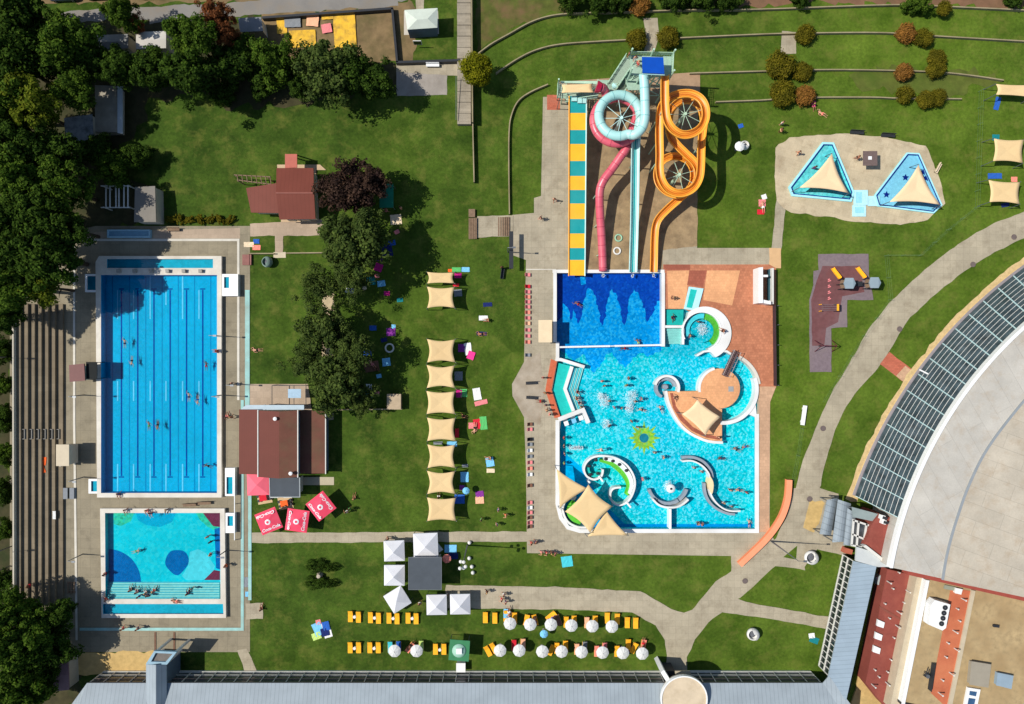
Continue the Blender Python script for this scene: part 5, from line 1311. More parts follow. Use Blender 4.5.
obj('roof', MB().prism(PX([(56, 444.5), (69, 444.5), (69, 466), (56, 466)], 2.9), 2.78, 2.9), mat('beige_roof', RGB(196, 182, 156), .7, .05, 1), t, world=True)
obj('cabin', MB().prism(PX([(57, 446), (68, 446), (68, 465), (57, 465)], 2.75), .38, 2.78), PLASTER, t, world=True)
win(t, P(69.3, 464, 0) * 1, P(69.3, 447, 0) * 1, 1.2, 2.2, -.03)
t = thing('maroon_hut', 'maroon-roofed lifeguard hut on the west deck of the lap pool', 'hut', P(77, 373, 0))
obj('roof', MB().prism(PX([(69, 365), (84.5, 363.6), (85.4, 380.5), (69.6, 382)], 2.6), 2.48, [2.6, 2.7, 2.7, 2.6]), mat('maroon_roof', RGB(110, 70, 66), .6, .08, 1.5), t, world=True)
obj('cabin', MB().prism(PX([(71, 366), (83.5, 366), (83.5, 380), (71, 380)], 2.45), 0, 2.48), PLASTER, t, world=True)
win(t, P(87.2, 379, 0), P(87.2, 368, 0), 1.0, 2.1, -.03)
t = thing('roof_frame', 'dark glazed lean-to beside the maroon hut', 'lean-to', P(90, 371, 0))
obj('roof', MB().prism(PX([(86, 362), (97, 362), (97, 379), (86, 379)], 2.2), 2.12, 2.2), mat('smoked_sheet', RGB(24, 28, 28), .8, .15, 2), t, world=True)
for x, y in ((96.5, 362.5), (96.5, 378.5)):
    c = P(x, y, 2.1); obj('post', MB().bar((c.x, c.y, 0), c, .1), DARKM, t, world=True)

# long metal-roofed building along the bottom
ZB = 4.0
t = bld('metal_roofed_hall', 'long pale metal-roofed building along the bottom edge with glazed north front', 470, 694)
rl, rr_ = 87, 662
m = MB(); quad(m, P(87, 683, ZB), P(72, 722, 5.4), P(850, 722, 5.4), P(823, 683, ZB), .15)
obj('roof', m, METAL, t, world=True)
m = MB(); quad(m, P(87, 683, ZB), P(60, 720, ZB - .3), P(66, 735, ZB), P(74, 722, 5.4), .15)
obj('hip', m, METAL, t, world=True)
a, b = P(88, 684.4, ZB), P(822, 684.4, ZB)
obj('wall', MB().prism([(a.x, a.y), (b.x, b.y), (b.x + 3, b.y - 5.4), (a.x - 1.5, b.y - 5.4)], 0, ZB - .35), mat('grey_glazing', (.05, .06, .058), .2, .3, .5, spec=.5), t, world=True)
obj('eaves_board', MB().bar(a + Vector((0, .12, -.2)), b + Vector((0, .12, -.2)), .2, .3), mat('dark_eaves', RGB(92, 88, 88), .7, .1, 1), t, world=True)
obj('plinth', MB().bar(Vector((a.x, a.y + .1, .2)), Vector((b.x, b.y + .1, .2)), .22, .4), FRAMEW, t, world=True)
nb = 56
for i in range(nb + 1):
    x = a.x + (b.x - a.x) * i / nb
    obj('mullion', MB().bar((x, a.y + .09, .35), (x, a.y + .09, ZB - .35), .12, .1), FRAMEW, t, world=True)
for z in (1.3, 2.5): obj('transom', MB().bar((a.x, a.y + .1, z), (b.x, b.y + .1, z), .1, .12), FRAMEW if z < 2 else mat('brownish_transom', RGB(150, 130, 120), .6, .1, 1), t, world=True)
# cross gable and portico
t = bld('gabled_entrance', 'cross-gabled entrance block with pale blue portico at the west of the bottom building', 158, 672)
m = MB(); quad(m, P(146, 664.5, 4.6), P(146, 712, 4.6), P(156, 712, 5.7), P(156, 665, 5.7)); obj('roof_slope', m, METAL, t, world=True)
m = MB(); quad(m, P(156, 665, 5.7), P(156, 712, 5.7), P(166.4, 712, 4.6), P(166.4, 664.5, 4.6)); obj('roof_slope', m, METAL, t, world=True)
obj('wall', MB().prism(PX([(147, 666), (165.6, 666), (165.6, 712), (147, 712)], 4.5), 0, 4.45), PLASTER_B, t, world=True)
obj('portico_frame', MB().sheet(PX([(154, 651), (176.6, 652), (167, 664.6), (145.6, 664.4)], 5.1), 5.1, [PX([(155.6, 653), (172.6, 653.8), (165.4, 662), (151, 661.6)], 5.1)]).walls(PX([(154, 651), (176.6, 652), (167, 664.6), (145.6, 664.4)], 5.1), 4.7, 5.1, False).walls(PX([(155.6, 653), (172.6, 653.8), (165.4, 662), (151, 661.6)], 5.1), 4.7, 5.1), mat('pale_blue_frame', RGB(138, 168, 182), .5, .08, 1), t, world=True)
obj('portico_roof', MB().sheet(PX([(155, 652.4), (173.4, 653.2), (166, 662.6), (150.4, 662.2)], 4.8), 4.8), mat('portico_top', RGB(110, 104, 98), .8, .14, 1.5), t, world=True)
for x, y in ((155.4, 652.4), (174.6, 653.2), (147.5, 663.4), (166, 663.6)):
    c = P(x, y, 4.7); obj('column', MB().bar((c.x, c.y, 0), c, .3), FRAMEW, t, world=True)
# round turret
t = bld('round_turret', 'round flat-roofed turret with white parapet on the bottom edge', 684, 697, 'turret')
c = P(684, 699, 5.4)
obj('wall', MB().lathe([(3.1, 4.2), (3.2, 5.3)], 40, (c.x, c.y, 0)), mat('white_render', RGB(176, 166, 148), .8, .05, 1), t, world=True)
obj('parapet', MB().lathe([(3.4, 5.0), (3.4, 5.55), (3.22, 5.55), (3.22, 5.4)], 48, (c.x, c.y, 0)), WHITE, t, world=True)
obj('roof', MB().lathe([(3.21, 5.31), (3.21, 5.42)], 48, (c.x, c.y, 0)), mat('turret_roof', RGB(202, 184, 156), .9, .07, .8, dirt=RGB(178, 158, 128), dirt_amt=.6, dirt_scale=.5), t, world=True)
obj('entrance_roof', MB().prism(PX([(675, 671), (690, 671), (693, 681), (676, 681)], 3.4), 3.2, 3.4), CONC, t, world=True)
obj('side_panel', MB().prism(PX([(660.5, 672.5), (664, 670), (671, 681), (667.5, 683.6)], 4.6), 0, 4.6), WHITE, t, world=True)
obj('dark_entrance', MB().prism(PX([(664.5, 671), (675, 671), (676, 681), (671, 681)], 2.8), 0, 2.8), DARKM, t, world=True)

# diagonal wing
t = bld('metal_roofed_wing', 'pale metal-roofed wing running diagonally beside the eastern lawn', 852, 625)
ZW = 4.0
NW, NE, SE, SW = (853.5, 561), (876.5, 566.5), (851, 694), (828, 677)
m = MB(); quad(m, P(*NW, ZW), P(*SW, ZW), P(845.6, 703, 5.0), P(*NE, 5.0), .15)
obj('roof', m, METAL_D, t, world=True)
m = MB(); quad(m, P(823, 683, ZW + .05), P(829, 676, ZW + .05), P(852, 706, 5.25), P(850, 724, 5.45), .12)
obj('valley_roof', m, METAL, t, world=True)
wa, wb = P(855.5, 562, ZW), P(830.5, 677, ZW)
obj('wall', MB().prism([(wa.x, wa.y), (P(876, 567, ZW).x, P(876, 567, ZW).y), (P(850, 694, ZW).x, P(850, 694, ZW).y), (wb.x, wb.y)], 0, ZW - .25), DGLASS, t, world=True)
dv = (wb - wa).normalized(); nv = Vector((dv.y, -dv.x, 0)) * .1
nv = nv if nv.x < 0 else -nv
for i in range(21):
    q = wa.lerp(wb, i / 20) + nv
    obj('mullion', MB().bar((q.x, q.y, .3), (q.x, q.y, ZW - .2), .14, .1), FRAMEW, t, world=True)
for z in (.4, 2.0, 3.6):
    obj('transom', MB().bar((wa.x + nv.x, wa.y + nv.y, z), (wb.x + nv.x, wb.y + nv.y, z), .14, .22), FRAMEW, t, world=True)
obj('gable_panel', MB().prism(PX([(857, 547), (870, 551), (891, 567), (878, 567), (856, 561)], 5.0), 4.6, 5.0), mat('pale_grey_panel', RGB(186, 190, 188), .7, .05, 1), t, world=True)
obj('red_block', MB().prism(PX([(846, 548), (853, 550), (852, 554.5), (844, 553)], 1.2), 0, 1.2), REDP, t, world=True)

# red terrace court between wing and gravel roofs
t = bld('red_terrace', 'low red flat roof dotted with small vents east of the diagonal wing', 893, 630)
poly = [(887.4, 569), (916, 576), (891.5, 706), (884, 706), (865.6, 683), (873, 646), (882, 596)]
obj('roof', MB().prism(PX(poly, 2.6), 0, 2.6), REDROOF, t, world=True)
obj('tan_edge', MB().prism(PX([(878, 568), (887, 569), (881.6, 596), (872.6, 646), (865, 683), (884, 707), (850, 707), (856, 690)], .3), 0.02, .3), SAND, t, world=True)
obj('expansion_joint', MB().prism(PX([(879.8, 606), (905, 621), (904.6, 623), (879.4, 608)], 2.66), 2.55, 2.66), RROOF_D, t, world=True)
vents = ((887, 581), (892, 588), (898, 572), (906, 590), (910.5, 580), (884, 603), (897, 611), (903, 602), (888.5, 617.5), (895.6, 625), (902, 629), (893, 637), (897.5, 651.5), (890, 659), (886.6, 671), (885.6, 682), (891, 688), (878, 676), (871.6, 684), (874, 669))
for i, (x, y) in enumerate(vents):
    c = P(x, y, 2.6); h = .4 + .7 * (i % 3 == 0)
    obj('vent_pipe', MB().lathe([(.09, 0), (.09, h), (.12, h + .02), (.12, h + .08), (.03, h + .1)], 10, c), FRAMEW, t, world=True)
for k, (x, y) in enumerate(((880.6, 624), (878.4, 636.6), (876.6, 650))):
    obj('roof_light', MB().prism(PX([(x - 2.6, y - 4.4), (x + 4.2, y - 1.4), (x + 3, y + 4.2), (x - 3.6, y + 2)], 2.9), 2.55, 2.9), WHITE, t, world=True)
for k, (x, y) in enumerate(((869.6, 655), (867.4, 672))):
    c = P(x, y, .3); o = thing('parasol', ('closed dark grey parasol on the tan terrace, north one', 'closed dark grey parasol on the tan terrace, south one')[k], 'parasol', c, 0, 'dark parasols on the tan terrace')
    obj('canopy', MB().lathe([(.85, 1.5), (.5, 1.85), (.1, 2.1)], 10, (0, 0, 0)), DARKM, o); obj('pole', MB().tube([(0, 0, 0), (0, 0, 2.0)], .04, 6), STEEL, o)
c = P(879.6, 578, .3); single('water_tank', 'pale grey round tank at the north end of the red terrace', 'tank', MB().prism([(1.0, -.5), (.3, -1), (-.8, -.7), (-1, .4), (0, .9), (.9, .6)], 0, 1.0), mat('tank_grey', RGB(160, 172, 172), .5, .06, 1), c)
sb = thing('shrub', 'small green potted bush between the dark parasols', 'shrub', P(869, 664, .3))
o = bpy.data.objects.new('foliage', crown_mesh('foliage', .5, .7, .14, 14, 30, 9, L_MID)); COL.objects.link(o); o.parent = sb; o.location = (0, 0, .7)
obj('pot', MB().lathe([(.25, 0), (.32, .45), (.28, .45)], 12), TERRA_D, sb)

# gravel-roofed block with plant
t = bld('gravel_roofed_block', 'flat-roofed block with brown gravel, white parapet and orange walkway in the corner', 965, 645)
ZG = 5.0
obj('lower_band', MB().prism(PX([(917, 577), (927, 579), (903, 708), (890, 708)], 4.4), 0, 4.4), mat('pale_band', RGB(186, 172, 146), .85, .07, 1), t, world=True)
obj('roof', MB().prism(PX([(926, 579), (1060, 604), (1060, 720), (899, 720)], ZG), 0, ZG), GRAVEL, t, world=True)
obj('parapet', MB().prism(PX([(926, 580), (929.6, 580.6), (905, 704), (901.4, 704)], ZG + .35), ZG - .6, ZG + .35), WHITE, t, world=True)
obj('parapet', MB().prism(PX([(901, 702.2), (960, 714), (960, 716), (901, 704.6)], ZG + .32), ZG - .6, ZG + .32), DARKM, t, world=True)
obj('walkway', MB().prism(PX([(951, 588), (971.4, 591), (947, 708), (931, 693), (940, 646)], ZG + .06), ZG - .1, ZG + .06), ORROOF, t, world=True)
obj('kerb', MB().prism(PX([(971.8, 590), (975.6, 591), (951.8, 708), (947.6, 708)], ZG + .3), ZG - .1, ZG + .3), mat('pale_band', RGB(186, 172, 146), .85, .07, 1), t, world=True)
for i, (x, y) in enumerate(((956, 608), (952.6, 630), (958, 620), (954, 648), (944.6, 656), (949, 672), (941, 679), (938, 692), (946.6, 642), (961, 598))):
    c = P(x, y, ZG); h = .5 + .6 * (i % 2)
    obj('vent_pipe', MB().lathe([(.09, 0), (.09, h), (.12, h + .02), (.12, h + .08), (.03, h + .1)], 10, c), FRAMEW, t, world=True)
t = thing('air_handler', 'big white rooftop cooling unit with four dark fans', 'cooling unit', P(940, 615, ZG))
ac = [(935, 600), (950.4, 604.6), (946, 628), (942.6, 630.6), (928.4, 624.6), (931, 605)]
obj('casing', MB().prism(PX(ac, ZG + 1.5), ZG + .15, ZG + 1.5), AC, t, world=True)
for x, y in ((945, 607.6), (943.8, 613), (942.8, 618.2), (941.4, 623.6)):
    c = P(x, y, ZG + 1.5); f = obj('fan', MB().lathe([(.36, -.02), (.36, .08), (.29, .08), (.29, .02)], 20, c), DARKM, t, world=True)
    obj('hub', MB().lathe([(.08, 0), (.08, .09)], 10, c), STEEL, f, world=True)
for x, y in ((931, 607), (930, 622), (948, 606), (944, 627)):
    obj('foot', MB().box(*P(x, y, ZG + .2)[:2], ZG, .2, .2, .16), DARKM, t, world=True)
for (label, pts, h, m, nm) in (('square pale plant box on the brown gravel roof', [(972, 662), (990.6, 665), (988, 687), (970, 684)], .7, mat('plant_grey', RGB(150, 142, 126), .8, .06, 1), 'plant_box'), ('small blue-grey plant box east of the square pale one', [(998, 673), (1013, 676), (1011, 688.6), (996.6, 685)], .6, mat('plant_blue', RGB(138, 156, 168), .6, .06, 1), 'plant_box'),
    ('tiny white box at the north end of the orange walkway', [(956, 588), (962.4, 589.4), (961, 594.4), (955, 593)], .5, AC, 'junction_box'), ('flat grey-green hatch beside the tiny white box', [(945, 585), (955, 587), (954, 590.6), (944, 588.6)], .2, mat('hatch_green', RGB(140, 144, 126), .7, .06, 1), 'hatch'), ('small dark vent alone on the brown gravel', [(994, 624.6), (999.4, 625.4), (999, 627.6), (993.6, 627)], .3, DARKM, 'roof_vent')):
    c = P(*[sum(q[i] for q in pts) / 4 for i in (0, 1)], ZG)
    o = thing(nm, label, nm.replace('_', ' '), c)
    obj('casing', MB().prism(PX(pts, ZG + h), ZG, ZG + h), m, o, world=True)
    obj('lid', MB().prism([((a - c.x) * 1.06 + c.x, (b - c.y) * 1.06 + c.y) for a, b in PX(pts, ZG + h)], ZG + h, ZG + h + .06), m, o, world=True)
t = thing('roof_light', 'white framed roof light with two blue panes at the bottom edge', 'skylight', P(973, 697, ZG))
obj('frame', MB().prism(PX([(968, 687.6), (980.6, 689.6), (977, 708), (964, 708)], ZG + .35), ZG, ZG + .35), WHITE, t, world=True)
for p in ([(970, 691), (977, 692), (976, 696.4), (969.4, 695)], [(969, 698), (975.6, 699), (974, 706), (967.6, 705)]):
    obj('pane', MB().prism(PX(p, ZG + .4), ZG + .3, ZG + .4), mat('blue_pane', RGB(54, 84, 116), .2, .2, 1, spec=.5), t, world=True)
t = thing('pipe_manifold', 'small cluster of dark pipes on the gravel beside the walkway', 'pipework', P(926, 674, ZG))
for a, b in (((924, 672), (929, 675)), ((925, 677), (928, 668)), ((923, 675), (927, 677)), ((928, 677), (929, 670))):
    obj('pipe', MB().tube([P(*a, ZG + .4), P(*b, ZG + .45)], .07, 6), DARKM, t, world=True)
obj('valve', MB().lathe([(.3, 0), (.3, .5)], 10, P(926, 675, ZG)), STEEL, t, world=True)
t = thing('guard_screen', 'thin dark screen standing along the west side of the orange walkway', 'screen', P(934, 680, ZG))
obj('panel', MB().wall(PX([(935.6, 665), (931.6, 692)], ZG + .9), .08, ZG, ZG + .9), DARKM, t, world=True)

# sports hall
ic = circle3((902.4, 519.7), (934.5, 441.6), (1010.7, 340)); oc = circle3(*hall_o)
ZI = 7.6
def ang(c, x, y): return math.atan2(y - c[1], x - c[0])
ai0, ai1 = ang(ic, 902.4, 519.7), ang(ic, 1062, 296)
ao0, ao1 = ang(oc, 855.6, 496), ang(oc, 1030, 266)
def un(a, b):
    while b - a > math.pi: b -= 2 * math.pi
    while b - a < -math.pi: b += 2 * math.pi
    return b
ai1, ao1 = un(ai0, ai1), un(ao0, ao1)
def inn(t, z=ZI): a = ai0 + (ai1 - ai0) * t; return P(ic[0] + ic[2] * math.cos(a), ic[1] + ic[2] * math.sin(a), z)
def outp(t, z=.8): a = ao0 + (ao1 - ao0) * t; return P(oc[0] + oc[2] * math.cos(a), oc[1] + oc[2] * math.sin(a), z)
t = bld('sports_hall', 'big sports hall with curved grey roof and sloping glazed front', 980, 430)
K = 40
vs = []; fs = []
for i in range(K + 1):
    vs += [outp(i / K), inn(i / K)]
fs = [(2 * i, 2 * i + 1, 2 * i + 3, 2 * i + 2) for i in range(K)]
n0 = len(vs); vs += [v - Vector((0, 0, .1)) for v in vs]; fs += [tuple(q + n0 for q in f[::-1]) for f in fs]
obj('glazing', MB().add(vs, fs), mat('hall_glass', (.04, .058, .068), .08, .5, .8, spec=.5, dirt=RGB(60, 76, 80), dirt_amt=.5, dirt_scale=.6), t, world=True)  # grey patches painted into the glass colour stand for reflections
for j in range(1, 11):
    u = j / 11; e = [outp(i / 60).lerp(inn(i / 60), u) + Vector((0, 0, .06)) for i in range(61)]
    obj('glazing_bar', MB().tube(e, .036, 4), FRAMEW, t, world=True)
nr = 15
for i in range(nr + 1):
    a, b = outp(i / nr), inn(i / nr)
    obj('rafter', MB().bar(a + Vector((0, 0, .12)), b + Vector((0, 0, .12)), .1, .14), FRAMEA, t, world=True)
e = [outp(i / 60) for i in range(61)]
obj('sill', MB().tube([q - Vector((0, 0, .3)) for q in e], .3, 6), mat('grey_sill', RGB(140, 132, 134), .7, .08, 1), t, world=True)
obj('base_wall', MB().wall([(q.x, q.y) for q in e], .25, 0, .6), PLASTER, t, world=True)
ti = lambda x, y: (un(ai0, ang(ic, x, y)) - ai0) / (ai1 - ai0)
tb = ti(892, 568)
edge = [inn(tb + (1 - tb) * i / 60, ZI + .3) for i in range(61)]
out_pts = [(q.x, q.y) for q in edge]
far = [P(1150, 296, ZI), P(1150, 624, ZI)]
br0 = P(892.6, 568, ZI)
body = out_pts + [(far[0].x, far[0].y), (far[1].x, far[1].y)]
ROOF1 = paving('hall_roof_membrane', RGB(190, 180, 162), 7, 2.2, .04, .8, RGB(162, 140, 112), .5, rot=R(20), rough=.7, width=.04)
ROOF2 = paving('hall_roof_outer_membrane', RGB(192, 187, 176), 14, 2.4, .035, .86, RGB(166, 146, 120), .45, rot=R(60), rough=.7, width=.05)
obj('roof', MB().prism(body, 0, ZI), ROOF2, t, world=True)
seam = smooth_path([(943, 580), (948, 552), (957, 520), (970, 484), (989, 447), (1022.7, 403), (1060, 362)], 5)
obj('inner_roof', MB().prism(PX(seam + [(1150, 300), (1150, 624)], ZI + .12), ZI - .1, ZI + .12), ROOF1, t, world=True)
obj('roof_gutter', MB().wall(PX(seam, ZI + .2), .28, ZI, ZI + .2), mat('grey_gutter', RGB(140, 146, 150), .6, .06, 1), t, world=True)
obj('roof_edge', MB().wall(out_pts, .5, ZI - .5, ZI + .35), WHITE, t, world=True)
obj('red_fascia', MB().wall(PX([(908, 571.6), (1060, 606)], ZI - .6), .9, ZI - 2, ZI - .6), mat('red_fascia', RGB(150, 72, 60), .7, .08, 1), t, world=True)
t = bld('red_roof_terrace', 'small triangular red roof terrace between the glazed front and the diagonal wing', 884, 545, 'terrace')
obj('roof', MB().prism(PX([(880, 514), (901, 521), (892, 566.5), (868, 549), (864, 545), (872, 524)], 5.0), 0, 5.0), REDROOF, t, world=True)
obj('parapet', MB().prism(PX([(863, 546), (866, 545), (893, 566), (891, 568.4)], 5.4), 4.6, 5.4), FRAMEW, t, world=True)
# entrance canopies
STEELG = ribbed('grey_wave_sheet', RGB(138, 148, 154), .9, 1, .6, .4, var=.12, rot=R(20))
t = bld('wave_canopy', 'stepped grey wave-shaped entrance canopies at the corner of the sports hall', 843, 522, 'canopy')
def wave(p0, p1, p2, p3, z, bulge, nm='roof'):
    m = MB(); n = 6; vs = []
    for i in range(n + 1):
        u = i / n; k = bulge * math.sin(math.pi * u)
        a, b = P(p0[0] + (p1[0] - p0[0]) * u, p0[1] + (p1[1] - p0[1]) * u, z + k), P(p3[0] + (p2[0] - p3[0]) * u, p3[1] + (p2[1] - p3[1]) * u, z + k)
        vs += [a, b, a - Vector((0, 0, .1)), b - Vector((0, 0, .1))]
    fs = []
    for i in range(n):
        q = 4 * i; fs += [(q, q + 1, q + 5, q + 4), (q + 2, q + 6, q + 7, q + 3), (q, q + 4, q + 6, q + 2), (q + 1, q + 3, q + 7, q + 5)]
    fs += [(0, 2, 3, 1), (4 * n, 4 * n + 1, 4 * n + 3, 4 * n + 2)]
    obj(nm, m.add(vs, fs), STEELG, t, world=True)
wave((827, 500), (837.6, 498), (831, 535.4), (819.6, 534), 2.7, .5)
wave((838, 499.4), (851, 503.6), (846, 541.6), (832.4, 542.4), 3.4, .5)
wave((847.6, 508), (856, 514), (851, 546), (843.6, 545), 3.9, .3)
obj('flat_roof', MB().prism(PX([(852, 507), (880.4, 514.6), (878.6, 522.6), (853, 517)], 4.6), 4.45, 4.6), mat('grey_green_roof', RGB(136, 148, 146), .5, .08, 1), t, world=True)
for a, b in (((853.6, 519), (851.6, 545)), ((858.6, 521), (856.6, 546.4)), ((866.6, 523.6), (862.6, 547.6)), ((872.6, 526), (868.6, 546.6)), ((853, 520), (873.6, 527)), ((852, 534), (869, 541)), ((851, 545), (866, 548))):
    obj('frame', MB().bar(P(*a, 4.3), P(*b, 4.3), .26, .2), FRAMEW, t, world=True)
obj('glass_box', MB().prism(PX([(854, 520), (872, 527), (867, 547), (852, 545)], 4.1), 2.9, 4.1), mat('box_glass', (.05, .055, .06), .15, .4, 1, spec=.5), t, world=True)
for x, y, z in ((828, 501, 2.6), (820.6, 533, 2.6), (837, 499, 2.6), (833, 541, 3.3), (846, 541, 3.3), (851, 545, 3.8), (866, 547, 3.8), (879, 515, 4.4), (852, 508, 4.4)):
    c = P(x, y, z); obj('column', MB().tube([(c.x, c.y, 0), (c.x, c.y, z)], .09, 8), STEEL, t, world=True)
for k, y in enumerate((516.4, 521)):
    c = P(880.6 + k, y, 5.0); o = thing('roof_unit', ('small white unit with dark lid on the red roof terrace, north one', 'small white unit with dark lid on the red roof terrace, south one')[k], 'roof unit', c, R(-15), 'white units on the red roof terrace')
    obj('casing', MB().box(0, 0, 0, .6, .6, .7), AC, o); obj('lid', MB().box(.25, 0, .7, .7, .4, .05), DARKM, o)
c = P(905, 365, 0)
t = thing('entrance_ramp_roof', 'small white framed gate at the hall end of the red path', 'gate', P(923, 371, 0))
for x, y in ((920, 370), (928, 374)): obj('post', MB().bar(P(x, y, 0), P(x, y, 2.2), .14), WHITE, t, world=True)
obj('lintel', MB().bar(P(920, 370, 2.2), P(928, 374, 2.2), .2, .2), WHITE, t, world=True)
# ------------------------------------------------------------------ furniture, sails, people
def fabric(name, rgb, var=.06): return mat('cloth_' + name, RGB(*rgb), .85, var, 3)
C_ = {'yellow': (250, 176, 40), 'blue': (40, 92, 176), 'lightblue': (120, 190, 226), 'cyan': (70, 190, 200), 'red': (206, 34, 52), 'pink': (232, 60, 140), 'rose': (224, 130, 130), 'salmon': (240, 140, 120), 'green': (90, 180, 100), 'lime': (190, 216, 120),
      'white': (226, 226, 222), 'purple': (130, 50, 140), 'navy': (24, 38, 96), 'black': (22, 22, 26), 'orange': (240, 100, 40), 'brown': (120, 84, 66), 'cream': (226, 204, 170), 'grey': (130, 134, 138), 'magenta': (190, 30, 120), 'teal': (20, 120, 124), 'peach': (238, 178, 140)}
F = {k: fabric(k, v) for k, v in C_.items()}

# sun lounger
def make_lounger():
    t = thing('sun_lounger', 'x', 'sun lounger', (0, 0, 0))
    m = MB().box(0, -.28, .3, .64, 1.1, .07); obj('seat', m, F['yellow'], t)
    m = MB().bar((0, .28, .345), (0, .86, .62), .64, .07); obj('backrest', m, F['yellow'], t)
    m = MB().bar((-.33, -.85, .28), (-.33, .8, .28), .05, .06).bar((.33, -.85, .28), (.33, .8, .28), .05, .06).bar((-.33, -.85, .28), (.33, -.85, .28), .05, .06)
    obj('frame', m, mat('lounger_frame', RGB(226, 170, 70), .5, .05, 2), t)
    for x in (-.3, .3):
        for y in (-.72, .6): obj('leg', MB().box(x, y, 0, .05, .05, .27), mat('lounger_frame', RGB(226, 170, 70), .5, .05, 2), t)
    return t
LG = make_lounger(); _lu = [0]
def lounger(px, py, rot, label, group='yellow sun loungers on the lower lawn', col=None):
    loc = P(px, py, 0)
    if _lu[0] == 0: o = LG; o.location = loc; o.rotation_euler.z = R(rot); o['label'] = label; o['group'] = group
    else: o = dup(LG, loc, R(rot), label, group=group)
    _lu[0] += 1; o.scale = (1.08, 1.02, 1)
    if col: recolour(o, {'seat': F[col], 'backrest': F[col]})
    return o
ordn = ('first', 'second', 'third', 'fourth', 'fifth', 'sixth', 'seventh', 'eighth', 'ninth', 'tenth', 'eleventh', 'twelfth', 'thirteenth', 'fourteenth', 'fifteenth', 'sixteenth')
TBL = mat('white_plastic', RGB(224, 222, 214), .5, .04, 2)
def side_table(px, py, label):
    t = thing('side_table', label, 'side table', P(px, py, 0), 0, 'small tables between the loungers')
    obj('table_top', MB().lathe([(.24, .4), (.24, .44)], 14), TBL, t); obj('leg', MB().lathe([(.04, .03), (.04, .4)], 8), TBL, t); obj('base', MB().lathe([(.16, 0), (.16, .03)], 12), TBL, t)
for i, (x, y) in enumerate(((355, 615.5), (375, 616.5), (393.5, 617), (412.5, 617))):
    lounger(x - 4, y, 0, f'left lounger of the {ordn[i]} pair from the west, upper row below the tents'); lounger(x + 4, y + .6, 0, f'right lounger of the {ordn[i]} pair from the west, upper row below the tents')
    side_table(x, y + .5, f'little table in the {ordn[i]} lounger pair from the west, upper row')
for x, y, l in ((355, 646.5, 'westernmost pair of the lower row'), (374.6, 646.5, 'second pair of the lower row, left of the first parasol'), (440, 648, 'pair just west of the green kiosk')):
    lounger(x - 4.2, y, 0, 'left lounger of the ' + l); lounger(x + 4.2, y, 0, 'right lounger of the ' + l); side_table(x, y + .8, 'little table in the ' + l)
for x, y, r_, l, c in ((490.5 - 5, 616.5, 0, 'left lounger of the pair at the west end of the eastern upper row', None), (495, 617, 0, 'right lounger of the pair at the west end of the eastern upper row', None),
    (506, 615, 0, 'lounger under a pale blue towel behind the first parasol, eastern upper row', None), (514.6, 617, 0, 'lounger right of the pale blue towel, eastern upper row', None),
    (526.5, 619, -12, 'lounger behind the second parasol of the eastern upper row, left one', None), (535, 619, 14, 'lounger behind the second parasol of the eastern upper row, right one', None),
    (551, 615, -50, 'lounger turned diagonally behind the third parasol, eastern upper row', None), (558, 619, 20, 'brown-covered lounger beside the diagonal one, eastern upper row', 'brown'),
    (566, 621, 0, 'lounger left of the fourth parasol, eastern upper row', None), (574, 620, 0, 'lounger right behind the fourth parasol, eastern upper row', None),
    (586.6, 621.5, 0, 'lounger left of the fifth parasol, eastern upper row', 'peach'), (595, 620, 0, 'lounger right behind the fifth parasol, eastern upper row', None),
    (607, 617, 0, 'lounger with dark blue bag behind the sixth parasol, eastern upper row', None), (617, 618, 0, 'lounger with dark towel behind the sixth parasol, eastern upper row', None),
    (627, 621.5, 0, 'left lounger of the pair at the east end of the upper row', None), (635.4, 622, 0, 'right lounger of the pair at the east end of the upper row', None),
    (488, 650, 28, 'left of two loungers turned diagonally at the west of the eastern lower row', None), (493.6, 647, 28, 'right of two loungers turned diagonally at the west of the eastern lower row', None),
    (514, 644, 0, 'lounger under a red towel, eastern lower row', 'red'), (523, 643, 0, 'lounger right of the red towel, eastern lower row', 'peach'),
    (551.4, 649, -25, 'lounger half hidden between the third and fourth parasols, eastern lower row', None), (556.8, 647, 0, 'lounger left of the fourth parasol, eastern lower row', None), (565.4, 645, 0, 'lounger behind the fourth parasol, eastern lower row', None),
    (576.6, 648, 0, 'lounger left of the fifth parasol, eastern lower row', 'peach'), (584.6, 646, 0, 'lounger behind the fifth parasol, eastern lower row', 'grey'),
    (596.4, 650, 0, 'salmon-covered lounger left of the sixth parasol, eastern lower row', 'salmon'), (604.4, 647, 0, 'red-covered lounger behind the sixth parasol, eastern lower row', 'rose'),
    (616.6, 650, 0, 'bright yellow lounger left of the seventh parasol, eastern lower row', 'yellow'), (628, 643.5, 0, 'lounger above the blue blanket, eastern lower row', None), (633.6, 647, -25, 'lounger slanting right of the blue blanket, eastern lower row', None),
    (643, 644, -8, 'salmon-covered lounger behind the last parasol, eastern lower row', 'salmon'), (390.6, 646, 0, 'blue-covered lounger left behind the first parasol, western lower row', 'cyan'), (399, 645.5, 0, 'blue-covered lounger right behind the first parasol, western lower row', 'blue'),
    (410.5, 646.5, -38, 'red-covered lounger turned diagonally between the two western parasols', 'salmon'), (421.6, 645, 0, 'lime-covered lounger behind the second western parasol', 'lime')):
    lounger(x, y, r_, l, col=c)
